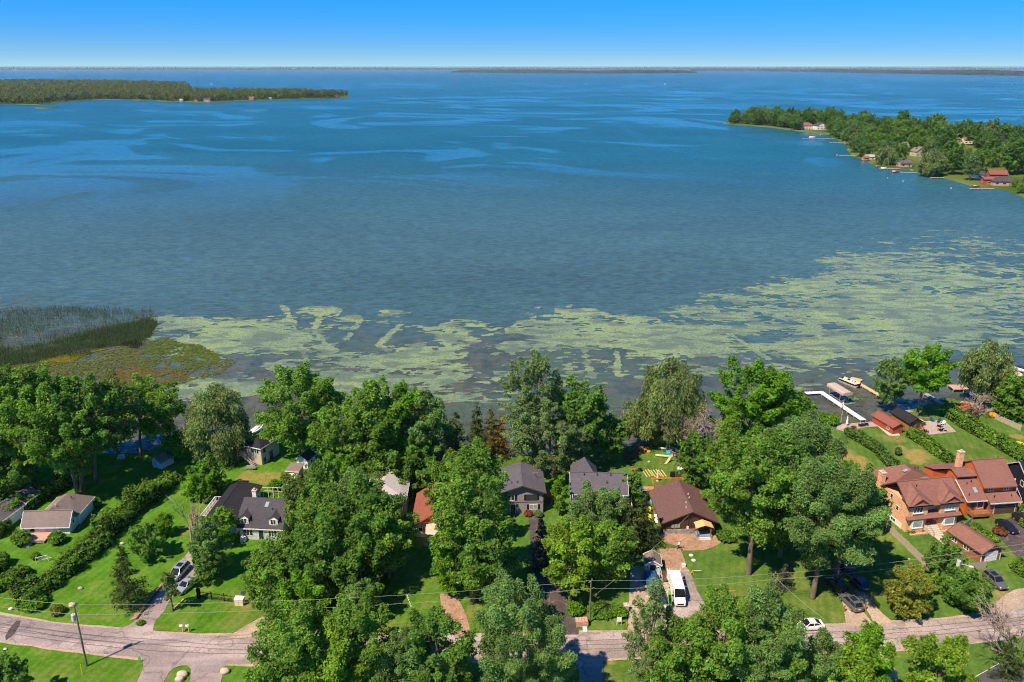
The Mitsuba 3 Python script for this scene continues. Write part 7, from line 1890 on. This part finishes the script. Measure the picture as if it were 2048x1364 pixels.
parasol('closed cream parasol on the bungalow back deck', 1315, 962, 2.9, 'cream_paint'); parasol('closed white parasol on the patio by the white dock', 1693, 852, 3.0, 'white_canvas')
for (u, v, m_, lab) in [(1345, 958, 'black_plastic', 'black grill on the bungalow back deck'), (1357, 958, 'dark_wood', 'brown grill right of the black one on the back deck')]:
    c = G(u, v); key = thing('grill', lab, 'grill'); part(key, 'cabinet', box(c[0] - .55, c[0] + .55, c[1] - .3, c[1] + .3, .6, 1.5), m_); part(key, 'hood', hull([(c[0] + x, c[1] + y, z) for x in (-.5, .5) for y, z in ((-.3, 1.5), (.3, 1.5), (-.15, 1.85), (.15, 1.85))]), 'black_plastic')
c = G(1382, 963); solo('fire_bowl', [tube([(c[0], c[1], 0), (c[0], c[1], .55)], [.7, 1.0], 14), tube([(c[0], c[1], .55), (c[0], c[1], .62)], 1.02, 14)], 'black_plastic', 'round black tub behind the brown bungalow', 'tub')
rb = np.random.default_rng(41); st = []
for i in range(150):
    s = rb.random(); q = G(1258 + 32 * s - 10 * math.sin(s * 3), 922 - 26 * s); q = q + rb.normal(0, .8, 3) * [1, 1, 0]; a_ = rb.uniform(0, 6.28); l = rb.uniform(.4, 1.1); z = rb.uniform(.05, .7)
    st.append(tube([q + [0, 0, z], q + [l * math.cos(a_), l * math.sin(a_), z + rb.uniform(-.2, .3)]], rb.uniform(.05, .13), 5))
solo('brush_pile', st, 'dirt_brown', 'heap of brown branches curving along the backyard edge', 'brush pile', kind='stuff')
rock('plastic_toy', 'round orange plastic toy at the end of the branch heap', 1297, 905, .55, 'orange_plastic', 'toy', 5); rock('plastic_toy', 'smaller orange plastic toy left of the round one', 1291, 900, .35, 'orange_plastic', 'toy', 6)
for (u, v, m_, lab) in [(1267, 944, 'red_plastic', 'red wheelbarrow left of the black garden tractor'), (1271, 953, 'red_plastic', 'red wheelbarrow nearest the turreted house'), (1277, 943, 'black_plastic', 'black garden tractor in the bungalow backyard')]:
    c = G(u, v); key = thing('wheelbarrow' if m_ == 'red_plastic' else 'garden_tractor', lab, 'wheelbarrow' if m_ == 'red_plastic' else 'tractor')
    part(key, 'tray', hull([(c[0] + x, c[1] + y, z) for x, y, z in ((-.5, -.4, .75), (.8, -.4, .7), (-.5, .4, .75), (.8, .4, .7), (-.2, -.2, .3), (.5, -.2, .3), (-.2, .2, .3), (.5, .2, .3))]), m_); part(key, 'wheel', tube([(c[0] + .6, c[1] - .1, .22), (c[0] + .6, c[1] + .1, .22)], .22, 10), 'tyre'); part(key, 'handle', [rod((c[0] - .4, c[1] + s, .55), (c[0] - 1.1, c[1] + s, .75), .03) for s in (-.3, .3)], 'grey_steel')
c = G(1291, 984); key = thing('quad_bike', 'grey quad bike with a blue front behind the turreted house stair', 'quad bike')
part(key, 'body', hull([(c[0] + x, c[1] + y, z) for x, y, z in ((-.9, -.4, .5), (.9, -.4, .5), (-.9, .4, .5), (.9, .4, .5), (-.7, -.3, .95), (.6, -.3, .95), (-.7, .3, .95), (.6, .3, .95), (.4, 0, 1.1))]), 'car_silver'); part(key, 'rack', box(c[0] - 1.1, c[0] - .5, c[1] - .45, c[1] + .45, .85, .98), 'tarp_blue')
for x in (-.7, .7):
    for s in (-1, 1): part(key, 'wheel', tube([(c[0] + x, c[1] + s * .4, .28), (c[0] + x, c[1] + s * .62, .28)], .28, 10), 'tyre')
c = G(1303, 1008); solo('water_barrel', [tube([(c[0], c[1], 0), (c[0], c[1], .3), (c[0], c[1], .8), (c[0], c[1], 1.0)], [.36, .42, .42, .34], 12)], 'sky_blue', 'blue barrel at the left side of the brown bungalow', 'barrel')
a = G(1306, 1040); solo('leaning_board', slab([(a[0] - .9, a[1], .0), (a[0] - .3, a[1], .05), (a[0] + .1, a[1] + 3.6, 1.1), (a[0] - 1.1, a[1] + 3.6, 1.0)], .06), 'yellow_paint', 'long yellow orange board leaning beside the bungalow wall', 'board')
a = G(1312, 1046); solo('garden_screen', slab([(a[0] - .2, a[1], .1), (a[0] + .4, a[1], .1), (a[0] + .4, a[1] + 1.8, 1.0), (a[0] - .2, a[1] + 1.8, 1.0)], .05), 'white_paint', 'white panel leaning right of the yellow board', 'panel')
c = G(1317, 1064); solo('waste_bin', [tube([(c[0], c[1], 0), (c[0], c[1], 1.0)], [.32, .4], 10), tube([(c[0], c[1], 1.0), (c[0], c[1], 1.08)], .43, 10)], 'grey_steel', 'grey bin at the front left corner of the bungalow', 'bin')
c = G(1097, 1006); solo('waste_bin', [box(c[0] - .3, c[0] + .3, c[1] - .3, c[1] + .3, 0, 1.0), box(c[0] - .34, c[0] + .34, c[1] - .34, c[1] + .34, 1.0, 1.1)], 'tarp_blue', 'blue bin beside the wooden gate between the grey houses', 'bin')

# patio furniture


def chair(label, u, v, m, yaw, name='lawn_chair', z=.06):
    c = G(u, v); key = thing(name, label, 'chair'); M = place(c[0], c[1], yaw, z)
    part(key, 'seat', slab([(-.35, -.35, .42), (.35, -.35, .42), (.35, .4, .28), (-.35, .4, .28)], .06), m, M=M); part(key, 'backrest', slab([(-.35, .35, .3), (.35, .35, .3), (.38, .75, 1.05), (-.38, .75, 1.05)], .06), m, M=M)
    for s in (-1, 1): part(key, 'arm', [box(s * .36, s * .48, -.4, .5, .6, .66), box(s * .38, s * .46, -.38, -.28, 0, .6), box(s * .38, s * .46, .35, .45, 0, .6)], m, M=M)


for q in [('red lawn chair at the left of the patio chairs', 1708, 857, 'red_paint', 2.6), ('first dark lawn chair right of the red one', 1720, 853, 'dark_wood', 2.8), ('second dark lawn chair from the red one', 1726, 852, 'dark_wood', 2.8), ('third dark lawn chair from the red one', 1732, 851, 'dark_wood', 2.8), ('blue lawn chair at the far edge of the fire pit terrace', 1865, 843, 'tarp_blue', .4), ('purple lawn chair on the fire pit terrace', 1878, 846, 'navy_canvas', -.6),
          ('white lawn chair on the fire pit terrace', 1884, 850, 'white_paint', -1.2), ('black lawn chair in the middle of the fire pit terrace', 1877, 854, 'black_plastic', -2.2), ('black lawn chair nearest the lawn on the fire pit terrace', 1880, 862, 'black_plastic', -2.8), ('orange lawn chair beside the bright hedge', 1847, 861, 'orange_plastic', 1.2), ('navy lawn chair beside the orange one', 1852, 865, 'navy_canvas', 1.6)]: chair(*q)
c = G(1890, 864); key = thing('fire_pit', 'round grey fire pit on the terrace', 'fire pit'); part(key, 'ring', tube([(c[0], c[1], .05), (c[0], c[1], .4)], .55, 14), 'grey_stone'); part(key, 'ash', tube([(c[0], c[1], .4), (c[0], c[1], .42)], .42, 12), 'black_plastic')
c = G(1738, 954); b0 = (c[0], c[1]); key = thing('deck_table', 'white table with a cloth on the orange deck of the brick house', 'table'); c = G(1738, 954, 2.1); part(key, 'top', box(c[0] - .8, c[0] + .8, c[1] - .5, c[1] + .5, 2.8, 2.88), 'white_paint'); part(key, 'leg', [box(c[0] + x - .04, c[0] + x + .04, c[1] + y - .04, c[1] + y + .04, 2.1, 2.8) for x in (-.7, .7) for y in (-.4, .4)], 'white_paint')

# flag
c = G(1681, 849); h = height_at(c, 800); key = thing('flag', 'red and white flag with a maple leaf hanging from a pole by the patio', 'flag')
part(key, 'pole', [rod((c[0], c[1], 0), (c[0], c[1], h), .035, 8), rod((c[0], c[1], h), (c[0], c[1], h + .08), .07, 8)], 'white_paint')
fu = np.array([-.42, -.25, -.25]); fv = np.array([.08, 0, -1.0])    # the cloth droops: the fly hangs down beside the pole
W_, H_ = 2.3, 1.5


def cloth(u0, u1, v0=0, v1=1, off=0, n=6):
    ms = []
    for i in range(n):
        a, b_ = u0 + (u1 - u0) * i / n, u0 + (u1 - u0) * (i + 1) / n
        P_ = lambda s, t: np.array([c[0], c[1], h - .1]) + np.array([-.55 * s * W_ * .5, -.30 * s * W_ * .5, -s * W_ * .62]) + np.array([.12, .0, -.55]) * t * H_ + np.array([.10, -.18, 0]) * math.sin(s * 9) + np.array([.3, -.6, 0]) * off
        ms.append(quad(P_(a, v0), P_(b_, v0), P_(b_, v1), P_(a, v1)))
    return cat(ms)


part(key, 'red_band', cloth(0, .25), 'red_plastic'); part(key, 'white_band', cloth(.25, .75), 'white_canvas'); part(key, 'red_band', cloth(.75, 1), 'red_plastic')
leafp = np.array([(0, 1), (.15, .72), (.3, .8), (.25, .4), (.45, .58), (.52, .45), (.8, .5), (.68, .2), (.85, .1), (.45, -.2), (.5, -.38), (.05, -.3), (.05, -.7), (-.05, -.7), (-.05, -.3), (-.5, -.38), (-.45, -.2), (-.85, .1), (-.68, .2), (-.8, .5), (-.52, .45), (-.45, .58), (-.25, .4), (-.3, .8), (-.15, .72)])
v2, f2 = trimesh.creation.triangulate_polygon(Polygon(leafp), engine='earcut')
P_ = lambda s, t, o: np.array([c[0], c[1], h - .1]) + np.array([-.55 * s * W_ * .5, -.30 * s * W_ * .5, -s * W_ * .62]) + np.array([.12, .0, -.55]) * t * H_ + np.array([.10, -.18, 0]) * math.sin(s * 9) + np.array([.3, -.6, 0]) * o
part(key, 'maple_leaf', cat([trimesh.Trimesh(np.array([P_(.5 + x * .20, .5 - y * .34, o) for x, y in np.asarray(v2)]), np.asarray(f2), process=False) for o in (.05, -.05)]), 'red_plastic')

# landing on the right shore
a = G(1928, 820); b = Bld('timber_landing', 'brown timber stairs and rails on the sandy bank of the right shore', 'stairs', a, .4)
b.add('platform', [box(-1.5, 3.5, i * .4, i * .4 + .36, .7, .78) for i in range(7)], 'stained_wood'); b.add('rail', [bar((-1.5, 0, 1.7), (3.5, 0, 1.7), .1, .1), bar((3.5, 0, 1.7), (3.5, 2.8, 1.7), .1, .1)] + [box(x - .07, x + .07, y - .07, y + .07, -1, 1.75) for x, y in ((-1.5, 0), (1, 0), (3.5, 0), (3.5, 2.8), (-1.5, 2.8))], 'stained_wood'); b.steps(-1.0, 2.0, 0, .7, 3, 'stained_wood', .4)
rb = np.random.default_rng(51)
solo('driftwood', [tube([G(1940 + rb.uniform(-14, 30), 822 + rb.uniform(-6, 8)) + [0, 0, .2], G(1940 + rb.uniform(-14, 34), 822 + rb.uniform(-6, 8)) + [0, 0, rb.uniform(.2, .9)]], rb.uniform(.06, .14), 5) for _ in range(26)], 'dirt_brown', 'tangle of brown driftwood on the sandy bank', 'driftwood', kind='stuff')
rock('inflatable', 'orange inflatable on the bank at the end of the grey board fence', 1987, 833, 1.3, 'orange_plastic', 'inflatable', 9, .6); rock('inflatable', 'yellow and red play mat on the right edge lawn', 2038, 888, 1.2, 'yellow_paint', 'play mat', 10, .25)

# by the tarpaulin huts
c = G(578, 974); key = thing('round_table', 'round white table beside the tiny hut', 'table'); part(key, 'top', tube([(c[0], c[1], .72), (c[0], c[1], .78)], .8, 20), 'white_paint'); part(key, 'leg', tube([(c[0], c[1], 0), (c[0], c[1], .72)], [.3, .08], 8), 'white_paint')
rock('blue_tarpaulin', 'bundled blue tarpaulin left of the round white table', 566, 974, .9, 'tarp_blue', 'tarpaulin', 12); rock('green_tarpaulin', 'green tarpaulin bundle behind the beige boathouse', 546, 908, 1.1, 'teal_paint', 'tarpaulin', 13)
c = G(490, 927); key = thing('satellite_dish', 'white satellite dish beside the boathouse stair', 'satellite dish'); part(key, 'mast', rod((c[0], c[1], 0), (c[0], c[1], 2.0), .04), 'grey_steel'); q = trimesh.creation.icosphere(2, .45); q.apply_scale((1, .3, 1)); q.apply_translation((c[0], c[1] - .1, 2.2)); part(key, 'dish', q, 'white_paint', True)
c = G(502, 938); key = thing('snowmobile', 'grey snowmobile under the boathouse stair', 'snowmobile'); part(key, 'body', hull([(c[0] + x, c[1] + y, z) for x, y, z in ((-1.2, -.4, .3), (1.2, -.35, .3), (-1.2, .4, .3), (1.2, .35, .3), (-.9, -.3, .8), (.5, -.3, .95), (-.9, .3, .8), (.5, .3, .95))]), 'car_silver'); part(key, 'ski', [bar((c[0] + .6, c[1] + s, .1), (c[0] + 1.7, c[1] + s, .15), .14, .05) for s in (-.45, .45)], 'black_plastic')
c = G(1735, 953)
# white garden chairs under the left grove
for (u, v, lab) in [(240, 920, 'left one of two pale garden chairs under the left grove'), (246, 919, 'right one of two pale garden chairs under the left grove')]: chair(lab, u, v, 'white_paint', .4, 'garden_chair')
c = G(1690, 886); solo('well_cover', tube([(c[0], c[1], 0), (c[0], c[1], .1)], .45, 14), 'concrete', 'pale round lid on the lawn left of the tall trimmed hedge', 'lid')
key = thing('raised_bed', 'rectangular earth bed in the bottom right lawn', 'garden bed'); a = G(1918, 1312); M = place(a[0], a[1], -.6); part(key, 'frame', [box(-.9, .9, -1.9, -1.8, 0, .25), box(-.9, .9, 1.8, 1.9, 0, .25), box(-.9, -.8, -1.8, 1.8, 0, .25), box(.8, .9, -1.8, 1.8, 0, .25)], 'new_wood', M=M); part(key, 'soil', box(-.8, .8, -1.8, 1.8, 0, .18), 'dirt_brown', M=M)
a = G(1640, 1240)
c = G(1512, 1255); solo('hanging_rag', slab([(c[0] - .3, c[1], 5.2), (c[0] + .3, c[1], 5.3), (c[0] + .25, c[1] + .05, 6.3), (c[0] - .2, c[1] + .05, 6.2)], .04), 'red_plastic', 'red rag caught in the silvery maple at the bottom', 'rag')

# ---------------------------------------------------------------- the person by the bungalow


def person(label, u, v, yaw):
    """Someone bending forward with a tool; one continuous body, clothes as thin shells."""
    import manifold3d as m3
    c = G(u, v); key = thing('person', label, 'person'); M = place(c[0], c[1], yaw, .05)
    S = lambda p, r: m3.Manifold.sphere(r, 16).translate(tuple(p))

    def chain(bones):
        out = None
        for (a, ra), (b, rb_) in bones:
            hb = m3.Manifold.batch_hull([S(a, ra), S(b, rb_)]); out = hb if out is None else out + hb
        mm = out.refine_to_length(.05).to_mesh()
        t = trimesh.Trimesh(mm.vert_properties[:, :3], mm.tri_verts, process=True)
        trimesh.smoothing.filter_taubin(t, iterations=6)
        return t
    hip = (0, 0, .95); chest = (.22, 0, 1.32); neck = (.32, 0, 1.47); head = (.40, 0, 1.60)
    J = {}
    for s, n in ((1, 'l'), (-1, 'r')):
        J['hip' + n] = (0, s * .10, .92); J['knee' + n] = (.10 + s * .06, s * .13, .50); J['ank' + n] = (-.02 + s * .12, s * .14, .09); J['toe' + n] = (.14 + s * .12, s * .15, .05)
        J['sh' + n] = (.27, s * .20, 1.40); J['el' + n] = (.36 + s * .05, s * .27, 1.13); J['wr' + n] = (.55 + s * .08, s * .12, 1.02); J['hd' + n] = (.60 + s * .09, s * .09, .99)
    bones = [((hip, .15), (chest, .165)), ((chest, .15), (neck, .06)), ((neck, .055), (head, .06)), ((head, .098), ((.415, 0, 1.66), .095)), (((.47, 0, 1.585), .06), (head, .085)), (((.505, 0, 1.62), .018), ((.495, 0, 1.60), .02))]
    for n in 'lr':
        s = 1 if n == 'l' else -1
        bones += [((J['hip' + n], .105), (J['knee' + n], .068)), ((J['knee' + n], .065), (J['ank' + n], .045)), ((J['ank' + n], .045), (J['toe' + n], .038)), ((chest, .10), (J['sh' + n], .075)), ((J['sh' + n], .062), (J['el' + n], .046)), ((J['el' + n], .045), (J['wr' + n], .032)), ((J['wr' + n], .032), (J['hd' + n], .036))]
        for k in range(4):
            q = np.array(J['hd' + n]); o = q + [.03, (k - 1.5) * .021, .008]; e = o + [.055 - .008 * abs(k - 1.2), 0, -.012]; e2 = e + [.006, 0, -.035]
            bones += [((tuple(o), .0105), (tuple(e), .010)), ((tuple(e), .010), (tuple(e2), .009))]
        q = np.array(J['hd' + n]); bones.append(((tuple(q + [.0, -s * .03, .01]), .012), (tuple(q + [.05, -s * .05, -.01]), .010)))
    part(key, 'body', chain(bones), 'skin', True, M=M)
    part(key, 'shirt', chain([((hip, .172), (chest, .188)), ((chest, .178), ((.29, 0, 1.42), .11))] + [b for n in 'lr' for b in [((chest, .11), (J['sh' + n], .095)), ((J['sh' + n], .088), (tuple((np.array(J['sh' + n]) * .35 + np.array(J['el' + n]) * .65)), .074))]]), 'white_paint', True, M=M)
    part(key, 'trousers', chain([(((0, 0, .93), .172), ((.02, 0, .98), .172))] + [b for n in 'lr' for b in [((J['hip' + n], .125), (J['knee' + n], .088)), ((J['knee' + n], .085), (tuple(np.array(J['ank' + n]) + [0, 0, .02]), .066))]]), 'denim', True, M=M)
    part(key, 'hair', chain([(((.385, 0, 1.66), .104), ((.36, 0, 1.62), .095))]), 'dark_wood', True, M=M)
    for n in 'lr': part(key, 'shoe', chain([((tuple(np.array(J['ank' + n]) + [0, 0, -.03]), .055), (J['toe' + n], .05))]), 'black_plastic', True, M=M)
    return key, M


pk, M = person('person in a white shirt and dark trousers bending forward on the soil by the bungalow', 1356, 1098, -.4)
t0, t1 = (M @ [.72, .05, 1.02, 1])[:3], (M @ [1.2, -.5, .05, 1])[:3]
key = thing('garden_rake', 'long handled rake held by the person in the white shirt', 'rake'); part(key, 'handle', rod(t0 + (t0 - t1) * .25, t1, .022), 'new_wood'); part(key, 'head', bar(t1 + [-.25, -.1, .02], t1 + [.25, .1, .02], .06, .08), 'grey_steel')
# ---------------------------------------------------------------- air
scene['haze_air'] = {'type': 'homogeneous', 'albedo': rgb(0.66, 0.84, 0.99), 'sigma_t': 2.2e-5, 'scale': 1.0}
scene['haze'] = {'type': 'cube', 'bsdf': {'type': 'null'}, 'interior': {'type': 'ref', 'id': 'haze_air'},
                 'to_world': T().translate([0, 15700, 44]).scale([36000, 16000, 46.5])}
labels['haze'] = {'kind': 'stuff', 'label': 'thin bluish summer haze over the lake'}
